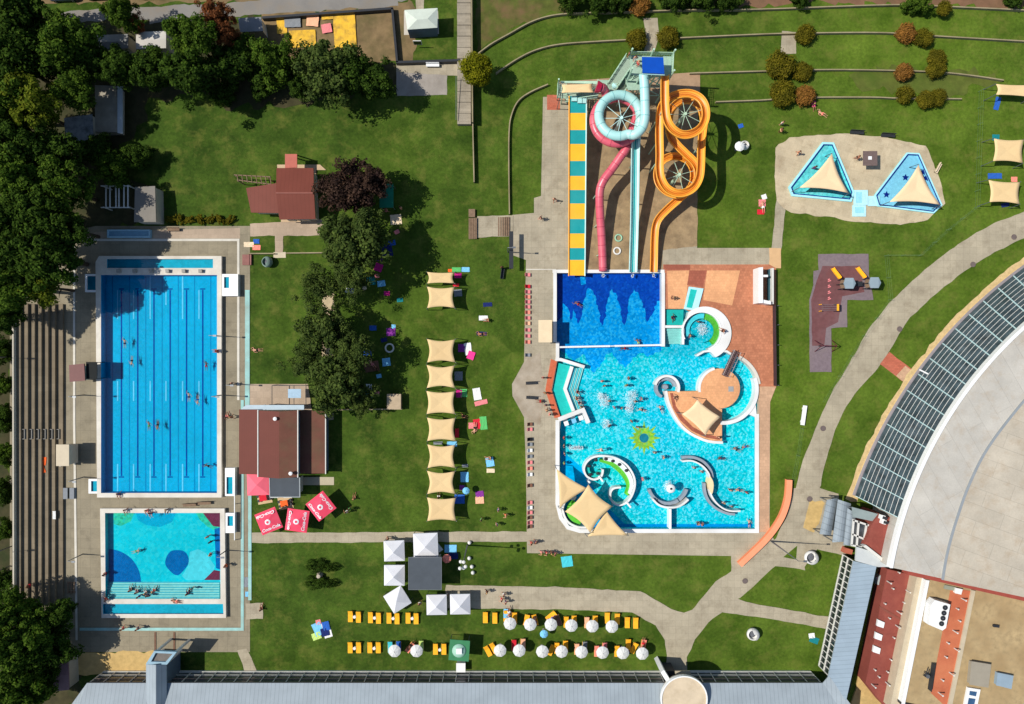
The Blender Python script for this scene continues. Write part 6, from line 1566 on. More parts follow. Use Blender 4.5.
# round parasols
PAR = mat('parasol_cloth', RGB(206, 206, 202), .85, .04, 2)
def make_parasol():
    t = thing('parasol', 'x', 'parasol', (0, 0, 0)); vs = []; n = 16
    rad = .96; m = MB(); prof = [(rad, 1.98), (rad * .66, 2.16), (rad * .33, 2.27), (.04, 2.34)]
    for r_, z in prof:
        for k in range(n): a = 2 * math.pi * k / n; q = r_ * (1 if k % 2 == 0 else .955); vs.append((q * math.cos(a), q * math.sin(a), z - (0 if k % 2 == 0 else .03)))
    top = len(vs); vs.append((0, 0, 2.36)); fs = [(i * n + k, i * n + (k + 1) % n, (i + 1) * n + (k + 1) % n, (i + 1) * n + k) for i in range(3) for k in range(n)] + [(3 * n + k, 3 * n + (k + 1) % n, top) for k in range(n)]
    b = len(vs); vs += [(x, y, z - .03) for x, y, z in vs]; fs += [tuple(q + b for q in f[::-1]) for f in fs]; fs += [(k, k + b, (k + 1) % n + b, (k + 1) % n) for k in range(n)]
    obj('canopy', m.add(vs, fs), PAR, t)
    obj('finial', MB().lathe([(.04, 2.34), (.05, 2.42), (.01, 2.48)], 8), TBL, t)
    obj('pole', MB().tube([(0, 0, .05), (0, 0, 2.34)], .03, 8), STEEL, t)
    obj('base', MB().lathe([(.26, 0), (.26, .06), (.08, .1)], 14), mat('base_concrete', RGB(120, 118, 112), .9, .1, 3), t)
    return t
PA = make_parasol()
plist = [(510, 624, 'parasol nearest the pale blue towel, first of the eastern upper row'), (530.2, 625, 'grey-white parasol, second of the eastern upper row'), (551, 625, 'grey-white parasol in front of the diagonal lounger, third of the eastern upper row'), (571.4, 626, 'grey-white parasol, fourth of the eastern upper row'), (592.4, 626.6, 'grey-white parasol, fifth of the eastern upper row'), (612, 627, 'grey-white parasol at the east end of the upper row'),
    (500, 651, 'grey-white parasol beside the two slanting loungers, first of the eastern lower row'), (519.2, 651, 'grey-white parasol in front of the red towel lounger'), (542.4, 652, 'grey-white parasol below the pale blue parasol'), (561.6, 652, 'grey-white parasol, fourth of the eastern lower row'), (581.6, 652.5, 'grey-white parasol, fifth of the eastern lower row'), (602.6, 653, 'grey-white parasol beside the salmon-covered lounger'), (623, 653.4, 'grey-white parasol left of the blue blanket'), (642.4, 654, 'grey-white parasol at the east end of the lower row'),
    (394.4, 651.4, 'grey-white parasol in front of the two blue-covered loungers'), (416.4, 651.4, 'grey-white parasol in front of the lime-covered lounger')]
for i, (x, y, l) in enumerate(plist):
    loc = P(x, y, 2.1); loc.z = 0
    if i == 0: o = PA; o.location = loc; o['label'] = l; o['group'] = 'grey-white parasols on the lower lawn'
    else: o = dup(PA, loc, i * .7, l)
def small_parasol(px, py, rad, col, label, tilt=0):
    loc = P(px, py, 1.9); loc.z = 0
    o = dup(PA, loc, px, label, rad / .96, {'canopy': F[col]}, 'single coloured parasols'); o.scale = (rad / .96, rad / .96, .9); return o
small_parasol(544, 634.4, .62, 'lightblue', 'small pale blue parasol between the two eastern lounger rows')
small_parasol(446.6, 559, .68, 'salmon', 'small red parasol beside the grey bar roof')
small_parasol(466, 491, .55, 'lightblue', 'pale blue umbrella at the right side of the eighth sail')
small_parasol(740, 146, .75, 'white', 'white parasol on the lawn in the shadow of the orange rings')
# red square parasols with lettering
REDC = mat('red_parasol_cloth', RGB(232, 70, 96), .8, .05, 1, dirt=RGB(236, 106, 122), dirt_amt=.4)
WL = mat('white_lettering', (.8, .78, .78), .8, .03, 3)
def text_mesh(body, size, shear=.3):
    cu = bpy.data.curves.new('lettering', 'FONT'); cu.body = body; cu.size = size; cu.shear = shear; cu.align_x = 'CENTER'; cu.align_y = 'CENTER'; cu.extrude = .004; cu.offset = .018
    o = bpy.data.objects.new('lettering', cu); COL.objects.link(o); bpy.context.view_layer.update()
    me = bpy.data.meshes.new_from_object(o.evaluated_get(bpy.context.evaluated_depsgraph_get()))
    bpy.data.objects.remove(o); bpy.data.curves.remove(cu); me.name = 'lettering'; me.materials.clear(); me.materials.append(WL); return me
TXT = text_mesh('Coca-Cola', .66)
def square_parasol(px, py, rot, side, label, lettering=True, m=None, ze=2.35, zt=3.0, name='square_parasol', group=None, sides=(0, 2)):
    loc = P(px, py, ze + .3); loc.z = 0
    t = thing(name, label, 'parasol' if 'parasol' in name else 'gazebo', loc, R(rot), group); h = side / 2
    A = [(-h, -h, ze), (h, -h, ze), (h, h, ze), (-h, h, ze), (0, 0, zt)]
    vs = A + [(x * .985, y * .985, z - .035) for x, y, z in A]
    obj('canopy', MB().add(vs, [(0, 1, 4), (1, 2, 4), (2, 3, 4), (3, 0, 4), (6, 5, 9), (7, 6, 9), (8, 7, 9), (5, 8, 9), (0, 5, 6, 1), (1, 6, 7, 2), (2, 7, 8, 3), (3, 8, 5, 0)]), m or REDC, t)
    if name == 'square_parasol':
        obj('pole', MB().tube([(0, 0, .05), (0, 0, zt - .05)], .045, 8), STEEL, t); obj('base', MB().box(0, 0, 0, .7, .7, .08), DARKM, t)
        sl = math.atan2(zt - ze, h)
        if lettering:
            for k in sides:
                o = bpy.data.objects.new('lettering', TXT); COL.objects.link(o); o.parent = t
                q = Matrix.Rotation(k * math.pi / 2, 4, 'Z') @ Matrix.Translation((0, -h * .66, ze + (zt - ze) * .34 + .012)) @ Matrix.Rotation(sl, 4, 'X'); o.matrix_local = q
            vs = []; n = 20
            for r_, z in ((.42, 0), (.2, 0)):
                for k in range(n):
                    a = 2 * math.pi * k / n; x, y = r_ * math.cos(a), -.05 + r_ * math.sin(a); vs.append((x, y, zt - max(abs(x), abs(y)) * (zt - ze) / h + .03))
            obj('ring_emblem', MB().add(vs, [(k, (k + 1) % n, n + (k + 1) % n, n + k) for k in range(n)]), WL, t)
    else:
        for x in (-1, 1):
            for y in (-1, 1): obj('leg', MB().bar((x * h * .95, y * h * .95, 0), (x * h * .95, y * h * .95, ze), .07), STEEL, t)
        for k in range(4):
            o = obj('valance', MB().box(0, -h * 1.0, ze - .24, side, .02, .24), m, t); o.rotation_euler.z = k * math.pi / 2
    return t
GRED = 'red parasols by the brown-roofed building'
square_parasol(268, 521.5, 22, 3.3, 'red square parasol with white lettering, westernmost, with a drooping pink flap', group=GRED)
square_parasol(296.6, 521, -8, 3.3, 'red square parasol with white lettering, middle one by the path', group=GRED, sides=(1, 3))
square_parasol(320.4, 506.6, 38, 3.3, 'red square parasol with white lettering turned cornerwise, easternmost', group=GRED, sides=(3, 1))
square_parasol(257.4, 484.6, 2, 3.3, 'faded pink-red square parasol tucked against the brown-roofed building', lettering=False, m=mat('faded_red_cloth', RGB(240, 108, 124), .8, .05, 1), group=GRED)
# white gazebos
GZ = mat('white_tent_cloth', (.66, .66, .68), .7, .04, .8)
GG = 'white gazebo tents round the grey bar'
for x, y, r_, s, l in ((393.8, 551.5, 2, 3.05, 'white gazebo tent at the north-west of the grey bar, beside the upper path'), (425.4, 546, 2, 3.65, 'largest white gazebo tent, on the path directly north of the grey bar'), (394, 576, 0, 3.05, 'white gazebo tent west of the grey bar, middle of the western three'),
    (397, 600.4, 32, 3.05, 'white gazebo tent turned cornerwise, south-west of the grey bar'), (436.4, 605.6, 1, 3.0, 'white gazebo tent south of the grey bar, left of the pair'), (460, 605, 1, 3.0, 'white gazebo tent south of the grey bar, right of the pair')):
    square_parasol(x, y, r_, s, l, m=GZ, ze=2.0, zt=2.95, name='gazebo_tent', group=GG)
t = thing('bar_kiosk', 'grey flat-roofed bar between the white gazebo tents', 'kiosk', P(425, 573, 0))
obj('roof', MB().prism(PX([(408.6, 557.6), (441.4, 557.6), (441.4, 589.6), (408.6, 589.6)], 3.2), 3.05, 3.2), ROOFGREY, t, world=True)
obj('counter_wall', MB().prism(PX([(411, 560), (439, 560), (439, 587), (411, 587)], 3.0), 0, 3.05), PLASTER, t, world=True)
obj('roof_edge', MB().wall(PX([(408.6, 557.6), (441.4, 557.6), (441.4, 589.6), (408.6, 589.6)], 3.22), .08, 3.0, 3.23, True), STEEL, t, world=True)
t = thing('green_kiosk', 'square green canopy kiosk with white dome beside the lower lounger row', 'kiosk', P(459, 651, 0))
obj('canopy', MB().prism(PX([(450, 639.4), (470, 641), (468.6, 661.6), (448.4, 660)], 2.5), 2.4, 2.5), mat('green_canopy', RGB(58, 122, 82), .8, .1, 1), t, world=True)
obj('dome', MB().lathe([(1.05, 2.5), (1.0, 2.62), (.6, 2.8), (.1, 2.86)], 18, (P(459, 650.6, 2.5).x, P(459, 650.6, 2.5).y, 0)), mat('pale_green_dome', RGB(150, 190, 170), .6, .06, 1), t, smooth=True, world=True)
obj('roof_box', MB().box(*P(459, 651, 2.9)[:2], 2.75, .85, .85, .3), WHITE, t, world=True)
for x, y in ((450.6, 641), (468.4, 642.4), (467.2, 660), (449.8, 658.6)): c = P(x, y, 2.4); obj('post', MB().bar((c.x, c.y, 0), c, .08), STEEL, t, world=True)
t = thing('white_cabinet', 'small white cabinet in front of the green kiosk', 'cabinet', P(460.6, 668, 0))
obj('body', MB().prism(PX([(456.6, 663.6), (465, 663.6), (465, 672), (456.6, 672)], 1.1), 0.03, 1.1), AC, t, world=True); obj('lid', MB().prism(PX([(456.2, 663.2), (465.4, 663.2), (465.4, 672.4), (456.2, 672.4)], 1.16), 1.1, 1.16), WHITE, t, world=True)

# sails in a column
GSL = 'sand-coloured shade sails in a column on the big lawn'
for i, (x0, y0, x1, y1) in enumerate(((427, 272, 454, 283.4), (427, 286.6, 454.4, 308), (427, 339, 455, 362.4), (426.6, 365, 454.6, 388), (426.4, 391, 454.8, 414), (427, 417.6, 455.4, 441), (427.4, 444.4, 455, 468), (427, 470.8, 455, 494), (427, 497.4, 455.8, 521))):
    shade_sail(f'sand-coloured sail, {ordn[i]} from the top of the column' + (', the narrow one' if i == 0 else ''), [(x0, y0), (x1, y0 + .4), (x1 + .4, y1), (x0 + .2, y1)], [2.5 + .08 * (i % 3), 2.35, 2.3 + .1 * (i % 2), 2.5], SAILC, GSL, sag=.085 + .012 * (i % 4))
GS2 = 'sand-coloured sails at the east lawn corner'
for l, pts in (('sand-coloured sail cut by the right edge, topmost of three', [(996, 84), (1032, 85), (1031, 97), (996, 94.6)]), ('sand-coloured sail near the right edge, middle of three', [(994, 138.5), (1024, 139.6), (1023, 163), (993, 161)]), ('sand-coloured sail near the right edge, above the curved path', [(988.6, 180), (1020.4, 182), (1019.6, 204), (989.6, 202)])):
    shade_sail(l, pts, [2.4] * 4, SAILC, GS2, sag=.07)
shade_sail('sand triangular sail along the west rim of the leisure pool', [(556.6, 469), (587.6, 488.6), (559.6, 508)], [2.4, 2.2, 2.4], SAILC, 'overlapping sails over the south-west pool bay', sag=.07)
shade_sail('sand four-cornered sail in the middle of the overlapping group', [(588.4, 484.4), (612.4, 506.4), (590.4, 533), (565, 511.6)], [2.8, 2.6, 2.8, 2.6], SAILC, 'overlapping sails over the south-west pool bay', sag=.08)
shade_sail('sand triangular sail over the south rim of the leisure pool', [(606, 510), (628, 535.6), (587.6, 536.4)], [2.2, 2.1, 2.2], SAILC, 'overlapping sails over the south-west pool bay', sag=.07)
shade_sail('pale sail over the tan pool island', [(682, 414), (697.4, 399.6), (720.6, 417), (705.6, 435.4)], [2.7, 3.0, 2.7, 2.7], SAILW, 'sail over the pool island', sag=.06)

# promenade chairs
def make_chair():
    t = thing('deck_chair', 'x', 'deck chair', (0, 0, 0))
    obj('seat', MB().box(.0, 0, .32, .55, .52, .05), F['rose'], t); obj('backrest', MB().bar((-.28, 0, .36), (-.52, 0, .85), .52, .05), F['rose'], t)
    for x in (-.24, .24):
        for y in (-.22, .22): obj('leg', MB().box(x, y, 0, .04, .04, .32), TIMBER, t)
    return t
DC = make_chair(); _dc = [0]
def deck_chair(px, py, col, label):
    loc = P(px, py, 0)
    if _dc[0] == 0: o = DC; o.location = loc; o['label'] = label
    else: o = dup(DC, loc, 0, label)
    o['group'] = 'deck chairs along the promenade edge'; _dc[0] += 1; recolour(o, {'seat': F[col], 'backrest': F[col]})
for i, y in enumerate((275, 286.6, 292, 297, 302, 307, 312.4, 318, 323.4, 330, 336, 342, 355)):
    deck_chair(528.4, y, ('rose', 'red', 'rose', 'salmon', 'rose', 'rose', 'salmon', 'rose', 'peach', 'rose', 'rose', 'salmon', 'grey')[i], f'{("pinkish", "bright red", "pinkish", "salmon", "pinkish", "pinkish", "salmon", "pinkish", "peach", "pinkish", "pinkish", "salmon", "grey")[i]} deck chair, {ordn[i]} from the top in the northern promenade row')
for i, y in enumerate((424, 429, 439, 444, 450, 456, 462, 468, 474, 485, 502, 507, 512, 517, 522, 526)):
    deck_chair(530.6, y, ('brown', 'rose', 'black', 'grey', 'white', 'grey', 'rose', 'salmon', 'white', 'brown', 'rose', 'white', 'rose', 'brown', 'rose', 'brown')[i], f'{("brown", "pinkish", "black", "grey", "white", "grey", "pinkish", "salmon", "white", "brown", "pinkish", "white", "pinkish", "brown", "pinkish", "brown")[i]} deck chair, {ordn[i]} from the top in the southern promenade row')
for i, (x, y) in enumerate(((566, 423), (573.6, 420.4), (580.6, 417.6))):
    o = dup(DC, P(x, y, -.6), R(-70), f'pale {("left", "middle", "right")[i]} recliner standing in the shallow water by the pool stairs', 1.3, {'seat': F['white' if i % 2 == 0 else 'lightblue'], 'backrest': F['grey']}, 'recliners in the shallow water')

# towels and picnic things
def towel(px, py, w, h, rot, col, label, z=.0, cat='towel', name='towel', stripes=None):
    rr = random.Random(int(px * 7 + py)); n = 6; vs = []
    w *= S; h *= S
    for i in range(n + 1):
        for j in range(n + 1):
            vs.append((w * (i / n - .5) + rr.uniform(-.02, .02), h * (j / n - .5) + rr.uniform(-.02, .02), .045 + rr.uniform(0, .05)))
    fs = [(i * (n + 1) + j, (i + 1) * (n + 1) + j, (i + 1) * (n + 1) + j + 1, i * (n + 1) + j + 1) for i in range(n) for j in range(n)]
    b = len(vs); vs += [(x, y, z_ - .025) for x, y, z_ in vs]; fs += [tuple(q + b for q in f[::-1]) for f in fs]
    return single(name, label, cat, MB().add(vs, fs), F[col], P(px, py, z), R(rot), 'towels and blankets on the lawns')
for a in ((450, 270.6, 4, 3, 0, 'orange', 'small orange cloth beside the narrow top sail'), (456.4, 269.6, 9, 4.4, 0, 'green', 'green towel above the narrow top sail'), (465.6, 269.6, 8, 4.6, 0, 'lightblue', 'light blue towel at the end of the green one'), (458, 275.6, 7, 5, 0, 'magenta', 'magenta blanket beside the narrow top sail'), (456, 285, 6, 3, 0, 'red', 'red cloth between the two topmost sails'), (458, 293, 8, 7, 5, 'grey', 'grey blanket in the shade of the second sail'),
    (487.6, 304.6, 9, 4, 3, 'navy', 'dark blue towel alone on the lawn right of the second sail'), (483.4, 318, 9, 4.6, 0, 'white', 'white towel on the lawn, middle of three lying in a line'), (481.6, 333.6, 10, 4, -4, 'navy', 'dark blue towel on the lawn below the white one'), (461.6, 348, 7, 8, 0, 'purple', 'purple blanket in the shade of the third sail'), (468, 349, 7, 12, 8, 'white', 'white sheet right of the purple blanket'), (471, 355.4, 7, 8, -20, 'pink', 'hot pink bag on the white sheet'), (458.6, 376, 8, 9, 0, 'grey', 'grey blanket beside the fourth sail'),
    (459, 393.4, 6, 8, 0, 'magenta', 'magenta cloth beside the fifth sail'), (463.6, 393, 7, 8, 0, 'green', 'green towel beside the fifth sail'), (477, 394, 7.6, 12, 10, 'white', 'white striped blanket right of the fifth sail'), (481, 402.6, 13, 4.6, 14, 'rose', 'rose towel below the white striped blanket'), (472, 425.6, 7, 6, 0, 'rose', 'rose cloth left of the red towel'), (477, 424, 7, 10, 8, 'red', 'red towel right of the sixth sail'), (483.4, 423, 7, 13, 6, 'green', 'green blanket beside the red towel'), (457, 433, 4, 9, 0, 'red', 'small red towel in the shade of the sixth sail'),
    (438, 443, 9, 3, 0, 'grey', 'grey blanket in the gap between the sixth and seventh sails'), (452, 444, 10, 5, 0, 'lightblue', 'pale blue cloth at the top corner of the seventh sail'), (490, 462, 8, 9, 10, 'lightblue', 'blue towel on the lawn right of the seventh sail'), (490.6, 470.6, 8, 4, 0, 'cream', 'cream towel below the blue one right of the seventh sail'), (464.6, 477, 8, 10, 0, 'lightblue', 'pale blue striped towel beside the eighth sail'), (462, 487.6, 5, 5, 0, 'purple', 'purple bag beside the pale blue umbrella'), (459.6, 499, 10, 9, 0, 'blue', 'bright blue blanket at the top of the ninth sail'), (479.6, 494, 8, 6, 6, 'purple', 'purple towel on the lawn right of the eighth sail'), (479.6, 500, 8.4, 7, 3, 'peach', 'peach towel below the purple one'), (465, 465.6, 6, 3, 0, 'grey', 'grey cloth at the lower corner of the seventh sail'),
    (567, 561.4, 11, 10.6, 8, 'cyan', 'turquoise blanket on the lawn south of the leisure pool'), (318, 629, 9, 13, 24, 'lightblue', 'pale blue blanket, left of the group on the lower lawn'), (316.6, 636, 9, 7, 20, 'lime', 'round lime mat below the pale blue blanket'), (327, 630, 8, 15, 16, 'white', 'white sheet, right of the group on the lower lawn'), (326, 626, 7, 9, 14, 'blue', 'blue bag heap on the white sheet'), (318.4, 622, 5, 5, 10, 'rose', 'rose cloth at the top of the blanket group'), (325, 632, 8, 8, 14, 'navy', 'round dark blue mat on the white sheet'),
    (249, 244.6, 10, 5, 0, 'cream', 'cream towel on the small lawn by the lap pool corner'), (256.4, 241.4, 6, 4.4, 0, 'blue', 'blue and white cloth on the small lawn by the lap pool corner'), (256.6, 247.6, 8, 5, 0, 'salmon', 'salmon towel on the small lawn by the lap pool corner'), (44, 461, 4.6, 8, -8, 'orange', 'orange-red towel on the grandstand, upper piece', ), (43, 469, 4, 8, 18, 'orange', 'orange-red towel on the grandstand, lower piece'),
    (396, 219.6, 11, 10, 6, 'cream', 'cream blanket below the green gazebo roof'), (385, 251, 15, 12, 10, 'navy', 'dark blue picnic sheet in the shade of the large round tree'), (378.6, 267.4, 8, 8, -20, 'magenta', 'magenta bag heap at the edge of the large round tree'), (371, 281, 9, 8, 5, 'teal', 'teal towel under the thin olive tree'), (381.4, 283.6, 8, 6, 8, 'lightblue', 'sky blue towel beside the teal one in the grove'), (387, 293.4, 6, 4.4, 0, 'magenta', 'small magenta mat at the south of the sky blue towel'),
    (373, 328, 7, 5, 0, 'blue', 'small blue towel in the middle of the grove shade'), (391, 332, 9, 8, 0, 'purple', 'violet picnic sheet in the grove, near the white tyre ring'), (393.6, 326.6, 4, 4, 0, 'lightblue', 'sky blue bag at the top of the violet sheet'), (367.6, 353, 8, 6, 0, 'blue', 'bright blue towel in the grove, south of the middle'), (386.4, 362, 8, 8, 6, 'lightblue', 'bright sky blue towel east of the patterned sheet'), (371.6, 366.6, 15, 10, 10, 'brown', 'brown patterned sheet in the grove'), (369, 387, 6, 6, 0, 'white', 'white towel above the teal blanket in the south grove'), (368, 394, 9, 7, 0, 'teal', 'teal blanket in the south grove'), (350, 290.6, 9, 5, -10, 'white', 'white towel at the foot of the large round tree'),
    (392, 243, 7, 5, 10, 'blue', 'blue cloth at the east edge of the dark blue picnic sheet'), (380, 259, 6, 5, -15, 'purple', 'purple cloth between the picnic sheet and the magenta bags'), (364, 288, 5, 4, 20, 'cream', 'cream cloth left of the sky blue towel in the grove'), (377, 276, 5, 4, 0, 'rose', 'rose cloth right above the teal grove towel'), (384, 340, 6, 4, 15, 'navy', 'navy cloth left of the pale inflatable ring'), (362, 340, 6, 5, -10, 'purple', 'dull purple blanket west of the grove middle'),
    (379, 376, 5, 4, 12, 'lightblue', 'light blue cloth below the brown patterned sheet'), (400, 300, 6, 4, 5, 'teal', 'dark teal cloth at the east shade edge of the grove'), (377, 393, 5, 4, -8, 'rose', 'rose cloth right of the teal south blanket'), (397, 232, 5, 4, 30, 'rose', 'rose cloth south-east of the cream blanket'),
    (764, 197, 5, 5, 20, 'white', 'white bag on the lawn left of the paddling pool path'), (762, 203, 7, 7, 0, 'rose', 'rose blanket on the lawn left of the paddling pool path'), (760.6, 212, 7, 5, 0, 'red', 'red blanket below the rose one'), (813.6, 103, 4, 4, 0, 'pink', 'pink bag below the orange-brown shrub'), (511 + 303, 640, 9, 6, -20, 'teal', 'green cloth on the lawn at the foot of the diagonal wing'), (811.6, 635.6, 6, 5, 8, 'white', 'white cloth beside the green one'), (740.6, 126, 5, 4, 20, 'blue', 'blue towel in the shadow of the orange rings'),
    (997, 103.6, 5, 13, -14, 'blue', 'blue lounge mat under the topmost eastern sail'), (995.6, 137.6, 7, 6, 0, 'teal', 'teal ring mat at the top of the middle eastern sail'), (994.6, 176, 14, 5.4, 0, 'blue', 'blue mat above the lowest eastern sail'), (1014, 179.4, 6, 5, 0, 'salmon', 'salmon cloth at the top of the lowest eastern sail'), (1005, 205, 8, 4, 12, 'navy', 'dark blue mat below the lowest eastern sail'), (450.6, 548.6, 12, 8, 0, 'lightblue', 'pale blue blanket behind the small red parasol'), (453, 556, 10, 6, 0, 'navy', 'dark blue blanket in the shade east of the grey bar'), (437, 548, 8, 10, 40, 'white', 'white cross-shaped cloth beside the largest tent'), (630, 649.4, 7, 6, 15, 'blue', 'bright blue blanket among the eastern loungers'),
    (54.4, 515, 3, 8, 0, 'white', 'narrow white towel on the lower grandstand'), (506, 613.4, 5, 9, 0, 'lightblue', 'pale blue towel spread on a lounger of the eastern upper row'), (247.4, 582, 6, 10, 0, 'grey', 'dark grey mat on the turquoise strip by the teaching pool'), (248, 594, 5, 5, 0, 'lightblue', 'light blue bag below the dark grey mat')):
    z = 0
    if 'grandstand' in a[6]: z = {'n': .38 * 3}.get('x', .38 * (3 if a[0] < 48 else 2)) - .0
    elif a[6].startswith('pale blue towel spread'): z = .34
    elif 'on the white sheet' in a[6]: z = .1
    towel(*a, z=z)
# dark lawn things
SHELL = mat('white_shell', RGB(214, 212, 206), .5, .05, 1); SHELLD = mat('shell_cushion', RGB(96, 98, 104), .8, .1, 2)
def pod(px, py, r_, rot, label, m=None):
    t = thing('garden_pod', label, 'pod seat', P(px, py, 0), R(rot), 'round pod seats on the lawns')
    prof = [(.3 * r_, 0), (.85 * r_, .25 * r_), (r_, .7 * r_), (.86 * r_, 1.1 * r_), (.74 * r_, 1.06 * r_), (.8 * r_, .7 * r_), (.5 * r_, .45 * r_)]
    obj('shell', MB().lathe(prof, 20), m or SHELL, t, smooth=True)
    obj('cushion', MB().ball((.05, 0, .5 * r_), .62 * r_, .6 * r_, .2 * r_, 14, 6), SHELLD, t, smooth=True)
    obj('hood', MB().add([(math.cos(a) * r_ * q, math.sin(a) * r_ * q, z * r_) for q, z in ((1, .7), (.95, 1.15), (.7, 1.5), (.3, 1.66)) for a in [R(90 + 18 * k) for k in range(11)]], [(i * 11 + k, i * 11 + k + 1, i * 11 + 12 + k, i * 11 + 11 + k) for i in range(3) for k in range(10)]), m or SHELL, t, smooth=True)
pod(751.4, 632.4, .95, 200, 'white round pod seat alone on the southern lawn, right of the junction')
pod(809, 556, 1.05, 160, 'white round pod seat at the plaza corner beside the wave canopies')
pod(743.4, 146.4, .72, 60, 'white round pod seat at the rim of the orange ring shadow')
pod(268.6, 262.4, .85, 180, 'grey-green round pod seat on the lawn by the picnic trees', mat('pod_green', RGB(128, 148, 136), .6, .08, 1))
# lamp masts and posts
def lamp(px, py, h, label, head='single', arm=(1, 0), name='lamp_post'):
    b = P(px, py, 0); t = thing(name, label, 'lamp post', b, 0, 'lamp posts')
    obj('pole', MB().tube([(0, 0, 0), (0, 0, h)], [.08 + h * .005, .05], 8), STEEL, t)
    if head == 'cluster':
        for k in range(5):
            a = 1.256 * k; obj('floodlight', MB().ball((.42 * math.cos(a), .42 * math.sin(a), h - .7 * (k % 3)), .26, .26, .16, 10, 5), SHELL, t)
    elif head == 'globe': obj('globe', MB().ball((0, 0, h), .3, .3, .3, 12, 8), SHELL, t, smooth=True)
    else:
        obj('arm', MB().tube([(0, 0, h), (arm[0] * .7, arm[1] * .7, h + .15)], .035, 6), STEEL, t); obj('lamp_head', MB().box(arm[0] * .9, arm[1] * .9, h + .08, .5, .26, .1), STEEL, t)
    return t
lamp(467.4, 545, 10.5, 'tall mast with a cluster of white floodlights east of the grey bar', 'cluster')
lamp(771, 541, 10, 'tall thin lamp post beside the curved orange wall')
for x, y, l in ((219.4, 336, 'lamp post on the east rim, upper part of the lap pool'), (222, 395, 'lamp post on the east rim, lower part of the lap pool'), (236, 384, 'lamp post at the east deck line near the paved yard'), (84, 395, 'lamp post on the west deck below the maroon hut'), (84, 477, 'lamp post on the west deck above the square foot bath'), (83, 554, 'lamp post on the west deck beside the teaching pool'), (227, 550, 'lamp post at the east rim of the teaching pool'), (15, 357, 'lamp post at the top step of the grandstand'), (15, 545, 'lamp post at the lower end of the grandstand back wall')):
    lamp(x, y, 3.6 + (2.2 if x < 20 else 0), l, arm=(1, -.05))
lamp(10, 566, 3.5, 'white globe lamp behind the grandstand', 'globe'); lamp(271, 405, 2.6, 'white globe lamp at the paved yard by the brown-roofed building', 'globe')
t = lamp(508, 252, 4.4, 'tall dark information mast at the end of the brown steps'); obj('panel', MB().box(.5, 0, 2.0, .62, 5.6, .12), DARKM, t)
# benches, boxes
def bench(px, py, rot, ln, m, label):
    t = thing('bench', label, 'bench', P(px, py, 0), R(rot), 'benches'); 
    obj('seat', MB().box(0, 0, .42, ln, .42, .06), m, t); obj('backrest', MB().box(0, .24, .5, ln, .06, .4), m, t)
    for x in (-ln * .4, ln * .4): obj('leg', MB().box(x, 0, 0, .08, .4, .42), DARKM, t)
bench(855.6, 133.4, -4, 2.1, DARKM, 'dark bench north of the paddling pools, left of two'); bench(886.6, 136.4, -4, 2.1, DARKM, 'dark bench north of the paddling pools, right of two'); bench(936.6, 169, 62, 1.6, F['cream'], 'cream bench at the east edge of the paddling pool deck')
bench(191, 508 - 3.6, 2, 2.0, TIMBER, 'timber bench between the two raised pools, left one'); bench(205.6, 502.6, 2, 2.0, TIMBER, 'timber bench between the two raised pools, right one'); bench(175, 230, 0, 1.8, TIMBER, 'timber bench on the terrace north of the lap pool'); bench(433, 66.4, 0, 2.0, WHITE, 'white bench on the path above the stained concrete pad')
bench(531, 383, 3, 1.6, DARKM, 'dark bench on the hexagon paving, upper of two'); bench(531.4, 397.6, -4, 1.6, DARKM, 'dark bench on the hexagon paving, lower of two'); bench(502.6, 274, 82, 1.6, DARKM, 'dark bench at the lawn edge beside the promenade')
t = thing('white_bench', 'long white slab bench on the lawn beside the curved path', 'bench', P(802.5, 415, 0), R(-8)); obj('seat', MB().box(0, 0, .4, .62, 3.0, .12), WHITE, t); obj('support', MB().box(0, -1, 0, .45, .3, .4), WHITE, t); obj('support', MB().box(0, 1, 0, .45, .3, .4), WHITE, t)
t = thing('wooden_cabinet', 'square wooden cabinet south-east of the picnic grove', 'cabinet', P(395.4, 401, 0)); obj('body', MB().box(0, 0, 0, 2.0, 2.2, 1.3), mat('tan_boards', RGB(166, 142, 112), .8, .1, 2), t); obj('lid', MB().box(0, 0, 1.3, 2.1, 2.3, .08), mat('tan_lid', RGB(176, 156, 128), .8, .08, 2), t)
t = thing('square_canopy', 'brown square sunshade with white centre on the paddling pool deck', 'sunshade', P(870, 158.6, 0))
obj('canopy', MB().prism(PX([(863, 151), (877.4, 151), (877.4, 165.6), (863, 165.6)], 2.0), 1.94, 2.0), mat('brown_mesh_cloth', RGB(104, 88, 84), .9, .15, 4), t, world=True); obj('cap', MB().box(*P(870, 158, 2.05)[:2], 2.0, .5, .5, .1), WHITE, t, world=True); obj('pole', MB().tube([P(870, 158.6, 0), P(870, 158.6, 1.94)], .05, 8), STEEL, t, world=True)
t = thing('green_gazebo', 'green gazebo roof at the edge of the plum-leaved trees', 'gazebo', P(386, 195, 0))
obj('canopy', MB().prism(PX([(379.6, 184), (393.4, 184), (393.4, 207.6), (379.6, 207.6)], 2.5), 2.42, [2.5, 2.5, 2.62, 2.62]), mat('green_tarp', RGB(20, 120, 92), .6, .12, 1), t, world=True)
for x, y in ((380.4, 185), (392.6, 185), (392.6, 206.6), (380.4, 206.6)): c = P(x, y, 2.42); obj('post', MB().bar((c.x, c.y, 0), c, .06), STEEL, t, world=True)
t = thing('tyre_ring', 'pale inflatable ring lying in the grove shade', 'swim ring', P(389.6, 348, 0)); 
m = MB(); m.sweep([(.62 * math.cos(R(18 * k)), .62 * math.sin(R(18 * k)), .14) for k in range(21)], [(.13 * math.cos(R(45 * q)), .13 * math.sin(R(45 * q))) for q in range(8)], True); obj('tube', m, SHELL, t, smooth=True)
